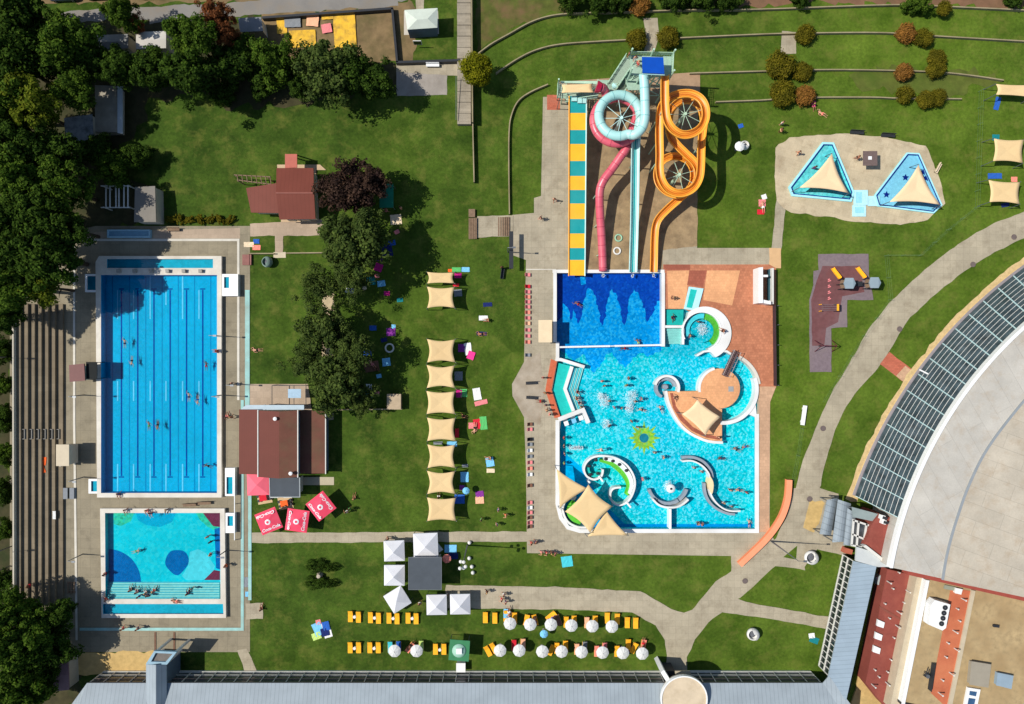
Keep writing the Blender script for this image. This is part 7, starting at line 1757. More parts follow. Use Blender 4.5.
for i, (x, y) in enumerate(((617, 251), (618.4, 238))):
    t = thing('tyre_ring', ('white swim ring lying on the slide bed near the landing', 'pale green swim ring lying on the slide bed, the upper one')[i], 'swim ring', P(x, y, 0)); m = MB(); m.sweep([(.5 * math.cos(R(18 * k)), .5 * math.sin(R(18 * k)), .14) for k in range(21)], [(.13 * math.cos(R(45 * q)), .13 * math.sin(R(45 * q))) for q in range(8)], True); obj('tube', m, (SHELL, mat('pale_green_ring', RGB(150, 190, 160), .5, .05, 2))[i], t, smooth=True)
t = thing('lifeguard_canopy', 'cream lifeguard canopy at the west rim of the dark blue landing', 'canopy', P(545.6, 331, 0))
obj('canopy', MB().prism(PX([(538.4, 320), (552, 320), (552, 342.4), (538.4, 342.4)], 2.6), 2.5, 2.6), mat('cream_canopy', RGB(222, 200, 164), .8, .05, 1), t, world=True)
for x, y in ((539.4, 321), (551, 321), (551, 341), (539.4, 341)): c = P(x, y, 2.5); obj('post', MB().bar((c.x, c.y, 0), c, .07), STEEL, t, world=True)
# white shower block on the terracotta deck
t = thing('shower_block', 'white shower frame with dark panels at the corner of the terracotta deck', 'shower', P(767, 285, 0))
obj('wall', MB().prism(PX([(758.6, 267.6), (763, 267), (763, 303), (758.6, 303)], 2.4), 0, 2.4), WHITE, t, world=True)
obj('wall', MB().prism(PX([(763, 299.6), (771, 301.4), (771, 304.4), (763, 303)], 2.2), 0, 2.2), WHITE, t, world=True)
obj('beam', MB().prism(PX([(763, 274.8), (768, 274.8), (768, 277), (763, 277)], 2.3), 2.1, 2.3), WHITE, t, world=True)
obj('end_frame', MB().prism(PX([(772, 268), (773.8, 268), (773.8, 304), (772, 304)], 1.6), 0, 1.6), WHITE_D, t, world=True)
obj('panel', MB().prism(PX([(769, 269), (771.8, 269), (771.8, 300), (769, 300)], .9), 0, .9), mat('teal_dark_panel', RGB(50, 84, 94), .6, .1, 1), t, world=True)
t = thing('wind_screen', 'dark screen fence along the east edge of the terracotta deck', 'fence', P(776, 345, 0)); obj('panel', MB().wall(PX([(775.5, 305), (776.5, 386)], 1.1), .1, 0.02, 1.1), mat('dark_screen', RGB(66, 48, 52), .8, .12, 1), t, world=True)
for y in (306, 325, 345, 365, 385): c = P(775.9, y, 0); obj('post', MB().bar((c.x, c.y, 0), (c.x, c.y, 1.15), .1), STEEL, t, world=True)
# orange curved wall
t = thing('orange_wall', 'low curved orange wall between the promenade and the plaza', 'wall', P(770, 525, 0))
obj('wall', wall_px(smooth_path([(789.6, 480), (788.4, 497), (784, 513), (777, 526), (767, 539), (754, 552), (740, 565)], 6), 5, 0, .8), mat('orange_render', RGB(236, 140, 98), .8, .06, .8, dirt=RGB(214, 116, 78), dirt_amt=.4), t, world=True)
obj('coping', wall_px(smooth_path([(789.6, 480), (788.4, 497), (784, 513), (777, 526), (767, 539), (754, 552), (740, 565)], 6), 5.6, .8, .86), mat('orange_coping', RGB(240, 152, 112), .8, .05, .8), t, world=True)
# playground
GB_ = mat('grey_blue_roof', RGB(140, 156, 164), .6, .06, 1)
for i, (x, y) in enumerate(((841, 285), (865.6, 284.4))):
    t = thing('play_tower', ('play tower with grey hexagonal roof and yellow slide, western one', 'play tower with grey hexagonal roof and yellow slide, eastern one')[i], 'play tower', P(x, y, 0), 0, 'play towers on the playground')
    hx = [(1.0, 0), (.55, .8), (-.6, .8), (-.85, 0), (-.6, -.8), (.55, -.8)]
    obj('roof', MB().prism(hx, 2.5, [2.55, 2.7, 2.7, 2.75, 2.7, 2.7]), GB_, t); obj('platform', MB().prism([(a * .9, b * .9) for a, b in hx], 1.1, 1.2), TIMBER, t)
    for a, b in hx: obj('post', MB().bar((a * .88, b * .88, 0), (a * .88, b * .88, 2.5), .1), DARKM, t)
    sp_ = [Vector((-.75, .85, 1.2)), Vector((-.95, 1.3, .95)), Vector((-1.3, 2.1, .45)), Vector((-1.45, 2.5, .25))]
    obj('slide', MB().sweep(sp_, [(-.3, .22), (-.26, .22), (-.22, .02), (.22, .02), (.26, .22), (.3, .22), (.24, -.04), (-.24, -.04)], True), F['yellow'], t)
    if i == 0: obj('rope_bridge', MB().bar((1.0, 0, 1.15), (2.7, .1, 1.15), .7, .06), DARKM, t)
t = thing('swing_frame', 'dark red swing frame at the south end of the playground', 'swing', P(822, 346, 0))
sw = mat('dark_red_steel', RGB(98, 40, 52), .5, .08, 2)
obj('top_beam', MB().tube([(-1.0, 0, 2.1), (1.3, 0, 2.1)], .06, 8), sw, t)
for x in (-1.0, 1.3):
    for y in (-.9, .9): obj('leg', MB().tube([(x * 1.15, y, 0), (x, 0, 2.1)], .05, 8), sw, t)
for x in (-.5, .5):
    s = obj('seat', MB().box(x, 0, .45, .45, .2, .05), BLACK, t)
    for y in (-.2, .2): obj('chain', MB().tube([(x + y, 0, .48), (x + y * .9, 0, 2.1)], .015, 5), STEEL, s)
t = thing('climbing_frame', 'small frame with yellow crossbar in the middle of the playground', 'climbing frame', P(828, 308, 0))
obj('crossbar', MB().bar((.85, -.5, 1.4), (.85, .5, 1.4), .26, .16), F['yellow'], t)
for y in (-.5, .5): obj('post', MB().bar((.85, y, 0), (.85, y, 1.35), .1), DARKM, t); obj('post', MB().bar((-1.4, y, 0), (-1.4, y, .9), .1), F['yellow'], t)
for y in (-.4, -.13, .13, .4): obj('rung', MB().bar((-1.4, y, .9), (.85, y, 1.35), .04), STEEL, t)
for i, (x, y) in enumerate(((829, 281), (829, 287), (829, 293), (829, 299))):
    single('play_mark', f'pale painted playground mark, {ordn[i]} from the top of the column', 'painted mark', MB().box(0, 0, .12, .5, .16, .015).box(0, .25, .12, .3, .16, .015), F['rose'], P(x, y, -.03), .3, 'painted marks on the playground')
# terrace walls
RW = mat('pale_retaining_wall', RGB(150, 138, 108), .85, .12, .8, dirt=RGB(110, 100, 70), dirt_amt=.5)
for l, pts in (('topmost curved retaining wall along the lawn terraces', [(470, 60), (489, 45), (510, 33), (530, 22), (550, 15.6), (575, 13), (630, 11.5), (690, 9.6), (760, 9), (890, 4.6), (950, 6.4), (1060, 11.5)]), ('second curved retaining wall, ending at the shrub left of the tower path', [(496, 73), (515, 60), (535, 50), (560, 44), (600, 41), (626, 39.6)]), ('second retaining wall, eastern stretch from the tower path shrub to the right edge', [(680, 37.6), (760, 34), (800, 33), (880, 32.4), (940, 36), (1060, 43)]),
    ('third retaining wall on the terraced slope east of the tower', [(690, 73), (760, 71), (830, 69.4), (900, 70.4), (940, 72), (970, 75), (1004, 80)]), ('lowest retaining wall on the terraced slope east of the tower', [(716, 101.6), (760, 100), (800, 97.4), (870, 97), (900, 98), (962, 98.6)]), ('curved wall from the promenade bending down the lawn west of the slides', [(509.4, 214), (508.8, 170), (509, 132), (511.4, 115), (518, 101), (530, 92), (548, 84)]), ('long straight low wall below the concrete stairway', [(472.6, 122), (474, 182)]),
    ('low pale wall along the small lawn south of the house path', [(248, 253.4), (274, 253.4)]), ('low pale wall from the slab to the round tree', [(286, 253), (326, 252.6)]), ('low pale wall at the south of the picnic grove', [(330, 410), (402, 409)]), ('dark wall south of the pavilion lawn', [(396, 62), (460, 60)]), ('dark wall between the tarpaulin yard and the pavilion lawn', [(392, 8), (397, 62)]), ('dark wall along the service road above the tarpaulin yard', [(262, 17.4), (330, 12.6), (393, 8)])):
    dk = l.startswith('dark'); h = .9 if dk else (.55 if 'straight' not in l else .8)
    q = smooth_path(pts, 5) if len(pts) > 2 else pts
    t = thing('retaining_wall', l, 'low wall', P(*pts[len(pts) // 2], 0), 0, 'low walls on the lawns'); obj('wall', wall_px(q, 1.1 if not dk else 2.2, 0, h), DARKM if dk else RW, t, world=True)
t = thing('concrete_stairway', 'long straight concrete stairway rising along the lawn beside the lime-green tree', 'stairway', P(463, 60, 0))
for i in range(12):
    y0 = -8 + i * 11; obj('step', MB().prism(PX([(457, y0), (470.6, y0), (470.8, y0 + 10.6), (457.2, y0 + 10.6)], 1.0), 0, .8 + .22 * max(0, (6 - i) / 6)), paving('stair_concrete', RGB(158, 148, 130), 2, .5, .08, .7, RGB(110, 100, 84), .4), t, world=True)
obj('side_wall', MB().wall(PX([(471.4, -10), (472.4, 122)], 1.6), .18, 0, 1.6), RW, t, world=True)
obj('railing', MB().bar(P(456, 76, 1.7), P(456, 120, 1.2), .06), STEEL, t, world=True)
t = thing('brown_steps', 'short brown timber steps on the lawn leading to the promenade', 'steps', P(473, 228, 0))
obj('flank', MB().prism(PX([(468.6, 209), (475, 209), (475, 217), (468.6, 217)], .4), 0, .4), TIMBER, t, world=True)
for i in range(5): obj('step', MB().prism(PX([(468.6 + i * 1.7, 218), (470 + i * 1.7, 218), (470 + i * 1.7, 239), (468.6 + i * 1.7, 239)], .2), 0, .14 + .07 * i), TIMBER, t, world=True)
ground_sheet('path', [(477, 216.5), (513, 215.5), (513, 236), (477, 238)], CONC)
t = thing('brown_steps', 'grey timber steps where the lawn path meets the promenade', 'steps', P(505, 226, 0))
for i in range(6): obj('step', MB().prism(PX([(498 + i * 2, 217), (499.4 + i * 2, 217), (499.4 + i * 2, 236), (498 + i * 2, 236)], .2), 0.02, .1 + .04 * i), TIMBER, t, world=True)
# fences
FENCEG = mat('green_fence_wire', RGB(104, 132, 96), .6, .1, 2)
def wire_fence(label, pts, h=1.3, step=2.5):
    q = PX(pts); t = thing('wire_fence', label, 'fence', (q[0][0], q[0][1], 0), 0, 'wire fences on the eastern lawn')
    w = MB(); 
    for a, b in zip(q, q[1:]):
        a, b = Vector((*a, 0)), Vector((*b, 0)); n = max(1, int((b - a).length / step))
        for i in range(n): c = a.lerp(b, i / n); obj('post', MB().bar(c, c + Vector((0, 0, h)), .045), FENCEG, t, world=True)
        for z in (.3, .8, h): w.bar(a + Vector((0, 0, z)), b + Vector((0, 0, z)), .012)
    obj('wires', w, FENCEG, t, world=True)
wire_fence('thin pale green wire fence running down beside the three eastern sails', [(978, 92), (974, 208), (946, 230), (918, 256), (884, 256)])
wire_fence('thin wire fence along the inner edge of the curved path', [(884, 256), (888, 300), (862, 336), (838, 376), (822, 402)]); wire_fence('thin wire fence between the white slab bench and the orange wall', [(800, 428), (796, 455), (791, 480)])
# tarpaulins, cars
for i, a in enumerate(((282, 26, 10, 16, 'yellow tarpaulin at the west of the yard'), (303, 39, 26, 17, 'large yellow tarpaulin below the patterned pile'), (345, 31, 22, 34, 'largest yellow tarpaulin at the east of the yard'), (328, 17, 12, 6, 'narrow yellow tarpaulin at the top of the yard'))):
    o = towel(a[0], a[1], a[2], a[3], 3, 'yellow', a[4] , cat='tarpaulin', name='tarpaulin'); o['group'] = 'yellow tarpaulins'
    o.data.materials.clear(); o.data.materials.append(mat('yellow_tarp', RGB(226, 178, 56), .8, .1, 1.2, dirt=RGB(150, 120, 62), dirt_amt=.8, dirt_scale=.9)); o.location.z = .06 + .03 * i
for x, y, w_, h_, r_, c, l in ((293, 23, 16, 10, 2, 'grey', 'grey frame sheet beside the yellow tarpaulins'), (313, 22, 12, 10, -5, 'peach', 'pinkish pile of sheets in the tarpaulin yard'), (327, 29, 10, 9, 10, 'rose', 'rose and white pile of sheets in the tarpaulin yard')):
    o = towel(x, y, w_, h_, r_, c, l, cat='sheet', name='plastic_sheet'); o.location.z = .2
def car(px, py, rot, col, label):
    t = thing('parked_car', label, 'car', P(px, py, 0), R(rot), 'cars parked along the top edge'); b = mat('car_' + label.split()[0], RGB(*col), .3, .04, 1, spec=.5)
    sec = [(-2.1, .35, .62), (-2.0, .75, .78), (-1.2, .85, .86), (1.1, .85, .86), (1.9, .72, .8), (2.15, .5, .66)]
    vs = [];
    for x, z, w_ in sec: vs += [(x, -w_, .3), (x, -w_, z * .9), (x, -w_ * .82, z), (x, w_ * .82, z), (x, w_, z * .9), (x, w_, .3)]
    fs = [(6 * i + k, 6 * i + 6 + k, 6 * i + 6 + (k + 1) % 6, 6 * i + (k + 1) % 6) for i in range(5) for k in range(6)] + [(0, 1, 2, 3, 4, 5), (35, 34, 33, 32, 31, 30)]
    obj('body', MB().add(vs, fs), b, t, smooth=False)
    vs = [(-1.5, -.7, .84), (1.1, -.7, .84), (1.1, .7, .84), (-1.5, .7, .84), (-1.0, -.56, 1.4), (.35, -.56, 1.4), (.35, .56, 1.4), (-1.0, .56, 1.4)]
    obj('window_glass', MB().add(vs, [(0, 1, 5, 4), (1, 2, 6, 5), (2, 3, 7, 6), (3, 0, 4, 7)]), DGLASS, t)
    obj('roof', MB().box(-.325, 0, 1.395, 1.36, 1.14, .04), b, t)
    for x in (-1.3, 1.35):
        for y in (-.8, .8):
            w_ = obj('wheel', MB().tube([(x, y - .1, .32), (x, y + .1, .32)], .32, 14), BLACK, t); obj('rim', MB().tube([(x, y - .12, .32), (x, y + .12, .32)], .19, 12), STEEL, w_)
    for y in (-.6, .6): obj('headlight', MB().box(2.08, y, .5, .12, .24, .12), WHITE, t)
car(66, -3, 2, (40, 56, 84), 'dark blue car parked at the top-left edge'); car(101, -5, 2, (30, 34, 36), 'black car parked at the top edge, second from left'); car(153, -6, 2, (70, 62, 58), 'brownish car parked at the top edge, third from left')
# odds
t = thing('dark_bush', 'low dark two-lobed bush round a pale stump on the lower lawn', 'bush', P(320, 574, 0))
fm = crown_mesh('foliage', 1.9, 1.3, .2, 34, 80, 77, L_DARK)
for x, y, s in ((318, 566.6, 1), (317, 583, 1), (330, 567, .62), (330, 583, .6)):
    o = bpy.data.objects.new('foliage', fm); COL.objects.link(o); o.parent = t; o.location = P(x, y, .5) - root_loc(t); o.scale = (1.1 * s, .62 * s, .8); o.rotation_euler.z = 0 if s == 1 else 3.1
obj('stump', MB().lathe([(.5, 0), (.36, .5), (.3, .9), (.05, .95)], 9, P(320, 574.6, 0)), mat('pale_stump', RGB(170, 158, 140), .9, .2, 3), t, world=True)
for i, (x, y, l) in enumerate(((469.6, 542, 'white ball lamp on the lawn east of the bar, topmost'), (469.4, 557.6, 'white ball lamp on the lawn east of the bar, second'), (472, 566, 'white ball lamp on the lawn east of the bar, third'), (473, 572, 'large white ball lamp on the lawn east of the bar, lowest'))):
    t = thing('ball_lamp', l, 'ball lamp', P(x, y, 0), 0, 'white ball lamps east of the bar'); obj('globe', MB().ball((0, 0, .32), .3, .3, .3, 12, 8), SHELL, t, smooth=True); obj('foot', MB().lathe([(.14, 0), (.14, .06)], 10), STEEL, t)
def picnic(px, py, label, col):
    t = thing('picnic_table', label, 'picnic table', P(px, py, 0), R(10), 'picnic tables by the red parasols')
    obj('slab', MB().box(0, 0, .02, 2.2, 2.0, .05), mat('tan_slab', RGB(196, 170, 130), .9, .06, 1), t); obj('table_top', MB().box(0, 0, .72, 1.1, .9, .05), F[col], t); obj('pedestal', MB().box(0, 0, .07, .16, .16, .65), DARKM, t)
    for x, y in ((-.85, .3), (.85, .3), (.85, -.35), (-.8, -.4)): obj('stool', MB().lathe([(.2, .07), (.2, .42), (.22, .45)], 10, (x, y, 0)), DARKM, t)
picnic(264.6, 497, 'small red-topped table with dark stools below the faded parasol', 'red'); picnic(285.6, 502.4, 'red-topped table with dark stools on a tan slab below the annex', 'orange')
for i, (x, y) in enumerate(((823, 428.4), (899.6, 329), (973, 264.4), (809.6, 499), (745, 581), (1014, 237))):
    single('manhole_cover', ('dark manhole cover on the curved path near the slab bench', 'dark manhole cover on the curved path above the red path', 'dark manhole cover on the upper curved path', 'dark manhole cover in the sand patch', 'dark manhole cover on the junction left of the lawn tip', 'dark manhole cover on the curved path near the right edge')[i], 'manhole cover', MB().lathe([(.42, 0), (.42, .03), (.36, .04), (.36, .03), (.05, .035)], 18), mat('iron_cover', RGB(104, 92, 88), .7, .15, 4), P(x, y, _z[0] + .01), 0, 'manhole covers on the paths')
single('deck_cover', 'brown and pink folded sun deck at the lap pool corner', 'deck', MB().box(0, 0, .02, 1.4, 1.6, .25).box(.3, 0, .3, .15, 1.6, .05).box(.6, 0, .3, .15, 1.6, .05), mat('brown_pink', RGB(140, 96, 88), .8, .14, 2), P(247.6, 260, 0))
t = thing('lounger_pair', 'two striped recliners on the deck below the beige hut', 'recliner', P(70, 493, 0))
obj('seat', MB().box(-.5, 0, .3, .7, 1.7, .06).box(.5, 0, .3, .7, 1.7, .06), F['grey'], t)
for x in (-.8, .8):
    for y in (-.7, .7): obj('leg', MB().box(x, y, 0, .06, .06, .3), DARKM, t)
t = thing('timber_rack', 'small slatted timber rack at the foot of the grandstand', 'rack', P(72, 587, 0))
for x in (-.4, .1, .5): obj('slat', MB().box(x, 0, .3, .16, 1.8, .06), TIMBER, t)
for y in (-.7, .7): obj('bearer', MB().box(.05, y, 0, 1.2, .1, .3), TIMBER, t)
# ------------------------------------------------------------------ people
SK = [mat('skin_' + n, RGB(*c), .6, .05, 4) for n, c in (('light', (206, 150, 122)), ('tan', (168, 112, 86)), ('deep', (118, 76, 56)))]
HR = [mat('hair_' + n, RGB(*c), .7, .15, 6) for n, c in (('dark', (36, 28, 24)), ('brown', (82, 56, 38)), ('fair', (176, 140, 90)))]
def body_mesh(name, J, E, rad):
    """skin grown over a jointed skeleton, pelvis as root"""
    me = bpy.data.meshes.new(name); names = list(J); ix = {k: i for i, k in enumerate(names)}
    me.from_pydata([J[k] for k in names], [(ix[a], ix[b]) for a, b in E], [])
    o = bpy.data.objects.new('person_rig', me); COL.objects.link(o)
    md = o.modifiers.new('skin', 'SKIN'); md.use_smooth_shade = True
    for k in names:
        v = me.skin_vertices[0].data[ix[k]]; r = rad[k.split('_')[0]]; v.radius = (r, r); v.use_root = (k == 'pelvis')
    s = o.modifiers.new('sub', 'SUBSURF'); s.levels = 1; s.render_levels = 1
    bpy.context.view_layer.update()
    out = bpy.data.meshes.new_from_object(o.evaluated_get(bpy.context.evaluated_depsgraph_get())); out.name = name
    bpy.data.objects.remove(o); bpy.data.meshes.remove(me)
    out.polygons.foreach_set('use_smooth', [True] * len(out.polygons)); out.materials.clear(); out.materials.append(SK[0]); return out
RAD = {'pelvis': .14, 'waist': .125, 'chest': .15, 'neck': .06, 'head': .1, 'crown': .085, 'nose': .02, 'sh': .07, 'el': .045, 'wr': .032, 'hand': .03, 'finger': .014, 'hip': .1, 'knee': .06, 'ankle': .04, 'toe': .035}
EDG = [('pelvis', 'waist'), ('waist', 'chest'), ('chest', 'neck'), ('neck', 'head'), ('head', 'crown'), ('head', 'nose')]
for s in 'lr':
    EDG += [('chest', 'sh_' + s), ('sh_' + s, 'el_' + s), ('el_' + s, 'wr_' + s), ('wr_' + s, 'hand_' + s), ('pelvis', 'hip_' + s), ('hip_' + s, 'knee_' + s), ('knee_' + s, 'ankle_' + s), ('ankle_' + s, 'toe_' + s)]
    for k in range(5): EDG.append(('hand_' + s, f'finger_{s}{k}'))
def skeleton(pel, chest, head, sh, el, wr, knee, ankle, toe, face):
    """each limb entry is (left, right)"""
    V = Vector; J = {'pelvis': pel, 'chest': chest, 'waist': tuple((V(pel) + V(chest)) / 2)}
    n = V(chest).lerp(V(head), .55); J['neck'] = tuple(n); J['head'] = head
    up = (V(head) - V(chest)).normalized(); J['crown'] = tuple(V(head) + up * .1); J['nose'] = tuple(V(head) + V(face) * .12)
    for i, s in enumerate('lr'):
        J['sh_' + s], J['el_' + s], J['wr_' + s] = sh[i], el[i], wr[i]
        d = (V(wr[i]) - V(el[i])).normalized(); J['hand_' + s] = tuple(V(wr[i]) + d * .07)
        sd = d.cross(V((.3, .2, 1))).normalized()
        for k in range(5):
            q = V(J['hand_' + s]) + d * (.1 - .015 * abs(k - 2)) + sd * .022 * (k - 1.5)
            if k == 4: q = V(J['hand_' + s]) + d * .03 + sd * .07
            J[f'finger_{s}{k}'] = tuple(q)
        J['hip_' + s] = tuple(V(pel) + (V(sh[i]) - V(chest)) * .55 + (V(knee[i]) - V(pel)).normalized() * .06)
        J['knee_' + s], J['ankle_' + s], J['toe_' + s] = knee[i], ankle[i], toe[i]
    return J
POSE = {
 'standing': skeleton((0, 0, .93), (0, 0, 1.32), (0, .02, 1.6), ((-.2, 0, 1.42), (.2, 0, 1.42)), ((-.27, -.02, 1.14), (.27, -.02, 1.14)), ((-.29, .06, .9), (.29, .06, .9)), ((-.1, .02, .5), (.1, .02, .5)), ((-.11, -.01, .07), (.11, -.01, .07)), ((-.12, .17, .04), (.12, .17, .04)), (0, 1, 0)),
 'walking': skeleton((0, 0, .92), (0, .03, 1.31), (0, .06, 1.6), ((-.2, .03, 1.41), (.2, .03, 1.41)), ((-.27, .14, 1.16), (.27, -.14, 1.15)), ((-.26, .34, 1.02), (.28, -.2, .92)), ((-.1, -.08, .5), (.1, .2, .53)), ((-.1, -.36, .16), (.1, .26, .08)), ((-.1, -.22, .05), (.1, .46, .05)), (0, 1, 0)),
 'lying': skeleton((0, 0, .17), (0, .4, .18), (0, .7, .2), ((-.2, .5, .17), (.2, .5, .17)), ((-.36, .3, .1), (.42, .62, .1)), ((-.34, .06, .1), (.3, .82, .1)), ((-.12, -.44, .2), (.13, -.42, .3)), ((-.14, -.86, .09), (.16, -.8, .08)), ((-.16, -.93, .16), (.18, -.95, .12)), (0, .1, 1)),
 'sitting': skeleton((0, 0, .16), (0, -.1, .55), (0, -.06, .84), ((-.2, -.1, .64), (.2, -.1, .64)), ((-.28, -.26, .4), (.26, .1, .44)), ((-.28, -.4, .12), (.2, .34, .48)), ((-.14, .42, .42), (.14, .4, .4)), ((-.16, .62, .08), (.18, .74, .08)), ((-.17, .78, .05), (.2, .9, .06)), (0, 1, 0)),
 'swimming': skeleton((0, 0, -.12), (0, .4, -.05), (0, .68, .04), ((-.2, .5, -.03), (.2, .5, -.03)), ((-.4, .68, -.02), (.36, .3, -.1)), ((-.3, .95, 0), (.5, .08, -.12)), ((-.12, -.42, -.16), (.12, -.4, -.2)), ((-.2, -.8, -.14), (.14, -.82, -.24)), ((-.22, -.95, -.12), (.14, -.97, -.2)), (0, 1, .2)),
}
MESHES = {k: body_mesh('person_body', J, EDG, RAD) for k, J in POSE.items()}
def clothes(J):
    p, w_, k0, k1 = Vector(J['pelvis']), Vector(J['waist']), Vector(J['knee_l']), Vector(J['knee_r'])
    m = MB().tube([p + (w_ - p) * .5, p, p - (w_ - p) * .25], [.165, .19, .17], 12)
    for h, k in (('hip_l', k0), ('hip_r', k1)): m.tube([Vector(J[h]), Vector(J[h]).lerp(k, .45)], [.125, .115], 10)
    return m
def hair(J):
    h = Vector(J['head']); up = (h - Vector(J['chest'])).normalized(); f = (Vector(J['nose']) - h).normalized(); c = h + up * .06 - f * .035
    return MB().ball(c, .12, .12, .115, 10, 6)
CLM = {k: mesh_of('swimwear', clothes(J), F['navy'], True) for k, J in POSE.items()}
HRM = {k: mesh_of('hair', hair(J), HR[0], True) for k, J in POSE.items()}
_pc = [0]
def person(px, py, pose, rot, col, where, z=0.0, scale=1.0):
    i = _pc[0]; _pc[0] += 1
    lab = {'standing': 'person standing', 'walking': 'person walking', 'lying': 'person lying', 'sitting': 'person sitting', 'swimming': 'swimmer'}[pose]
    o = bpy.data.objects.new('person', MESHES[pose]); COL.objects.link(o)
    o.location = P(px, py, z); o.rotation_euler.z = R(rot); o.scale = (scale,) * 3
    tag(o, f'{lab} in {col} swimwear {where}', 'person')
    o.material_slots[0].link = 'OBJECT'; o.material_slots[0].material = SK[(i * 7) % 5 % 3]
    for nm, me, m in (('swimwear', CLM[pose], F[col]), ('hair', HRM[pose], HR[(i * 5) % 7 % 3])):
        c = bpy.data.objects.new(nm, me); COL.objects.link(c); c.parent = o; c.material_slots[0].link = 'OBJECT'; c.material_slots[0].material = m
    return o
WZ = -1.1   # feet on the floor of the leisure pool
for a in ((601.6, 381, 'standing', 20, 'red', 'north-west of the foam swirls, upper of two'), (603.6, 385.4, 'standing', 200, 'navy', 'north-west of the foam swirls, lower of two'), (627.6, 378, 'standing', 90, 'black', 'north of the right foam swirl'), (625.4, 385, 'standing', 40, 'green', 'just above the right foam swirl'), (608.6, 400.6, 'standing', 0, 'black', 'inside the left foam swirl'), (613.4, 407, 'standing', 120, 'blue', 'at the lower edge of the left foam swirl'), (620.4, 407.6, 'standing', 250, 'navy', 'between the two foam swirls'),
    (634.6, 401, 'standing', 10, 'black', 'inside the right foam swirl'), (640, 398.4, 'standing', 70, 'purple', 'at the right edge of the right foam swirl'), (642, 410, 'swimming', 70, 'black', 'below the right foam swirl'), (661, 409, 'swimming', 30, 'navy', 'near the curved white island rim'), (608.4, 425, 'standing', 30, 'red', 'inside the lowest foam swirl'), (630.4, 420.6, 'standing', 300, 'brown', 'up-left of the yellow sun mosaic'), (636.6, 426.6, 'standing', 0, 'black', 'touching the yellow sun mosaic'), (653.6, 451.6, 'standing', 10, 'teal', 'right below the yellow sun mosaic'), (662, 456.4, 'standing', 80, 'navy', 'south-east of the yellow sun mosaic'),
    (721.6, 458.6, 'swimming', 80, 'navy', 'north of the serpentine wall end'), (736.6, 449.6, 'swimming', 60, 'black', 'near the east rim, left of two'), (745.4, 446.8, 'swimming', 100, 'blue', 'near the east rim, right of two'), (728.8, 489, 'standing', 0, 'black', 'east of the serpentine wall, leftmost of three'), (739.4, 490.4, 'swimming', 80, 'navy', 'east of the serpentine wall, middle of three'), (745, 491.4, 'standing', 140, 'red', 'east of the serpentine wall, rightmost of three'), (696.6, 522, 'standing', 60, 'black', 'at the south rim right of the walkway, left of two'), (700.6, 522.6, 'standing', 240, 'rose', 'at the south rim right of the walkway, right of two'), (749.4, 523.6, 'swimming', 5, 'navy', 'in the south-east pool corner'),
    (692.4, 466.6, 'standing', 0, 'lightblue', 'leaning at the upper bend of the serpentine wall'), (700, 470.6, 'standing', 0, 'white', 'leaning at the middle of the serpentine wall'), (721.8, 501.4, 'standing', 180, 'white', 'leaning at the lower bend of the serpentine wall'), (729.6, 504.8, 'standing', 180, 'lightblue', 'leaning near the end of the serpentine wall'), (641.6, 478, 'standing', 90, 'pink', 'right outside the scroll wall'), (601, 449.6, 'sitting', 100, 'white', 'on top of the scroll wall'), (624.6, 348.4, 'swimming', 90, 'red', 'hanging on the dividing rope'), (638.4, 342.4, 'swimming', 30, 'lime', 'in the dark blue landing by the rope'), (578, 304, 'swimming', 60, 'red', 'in the middle of the dark blue landing'),
    (576, 398, 'sitting', 270, 'black', 'on the pool stairs, uppermost of four'), (578.6, 402.4, 'sitting', 260, 'blue', 'on the pool stairs, second of four'), (581, 407, 'sitting', 265, 'navy', 'on the pool stairs, third of four'), (577, 391.6, 'sitting', 250, 'red', 'on the pool stairs, beside the bend'), (563.6, 437, 'standing', 270, 'red', 'along the west pool wall, uppermost'), (563.4, 445, 'standing', 270, 'black', 'along the west pool wall, second'), (564, 453, 'standing', 290, 'navy', 'along the west pool wall, third'), (563.6, 462, 'standing', 260, 'green', 'along the west pool wall, lowest'), (697, 322, 'standing', 0, 'black', 'in the whirlpool by its north wall'), (688, 336, 'standing', 90, 'navy', 'in the whirlpool by its west wall')):
    x, y, p, r_, c, w_ = a
    z = -.3 if p == 'swimming' else (.3 if 'scroll' in w_ and p == 'sitting' else (-.35 if p == 'sitting' else WZ + .0))
    if 'whirlpool' in w_: z = -.7
    person(x, y, p, r_, c, w_, z, .85 if p == 'swimming' else .95)
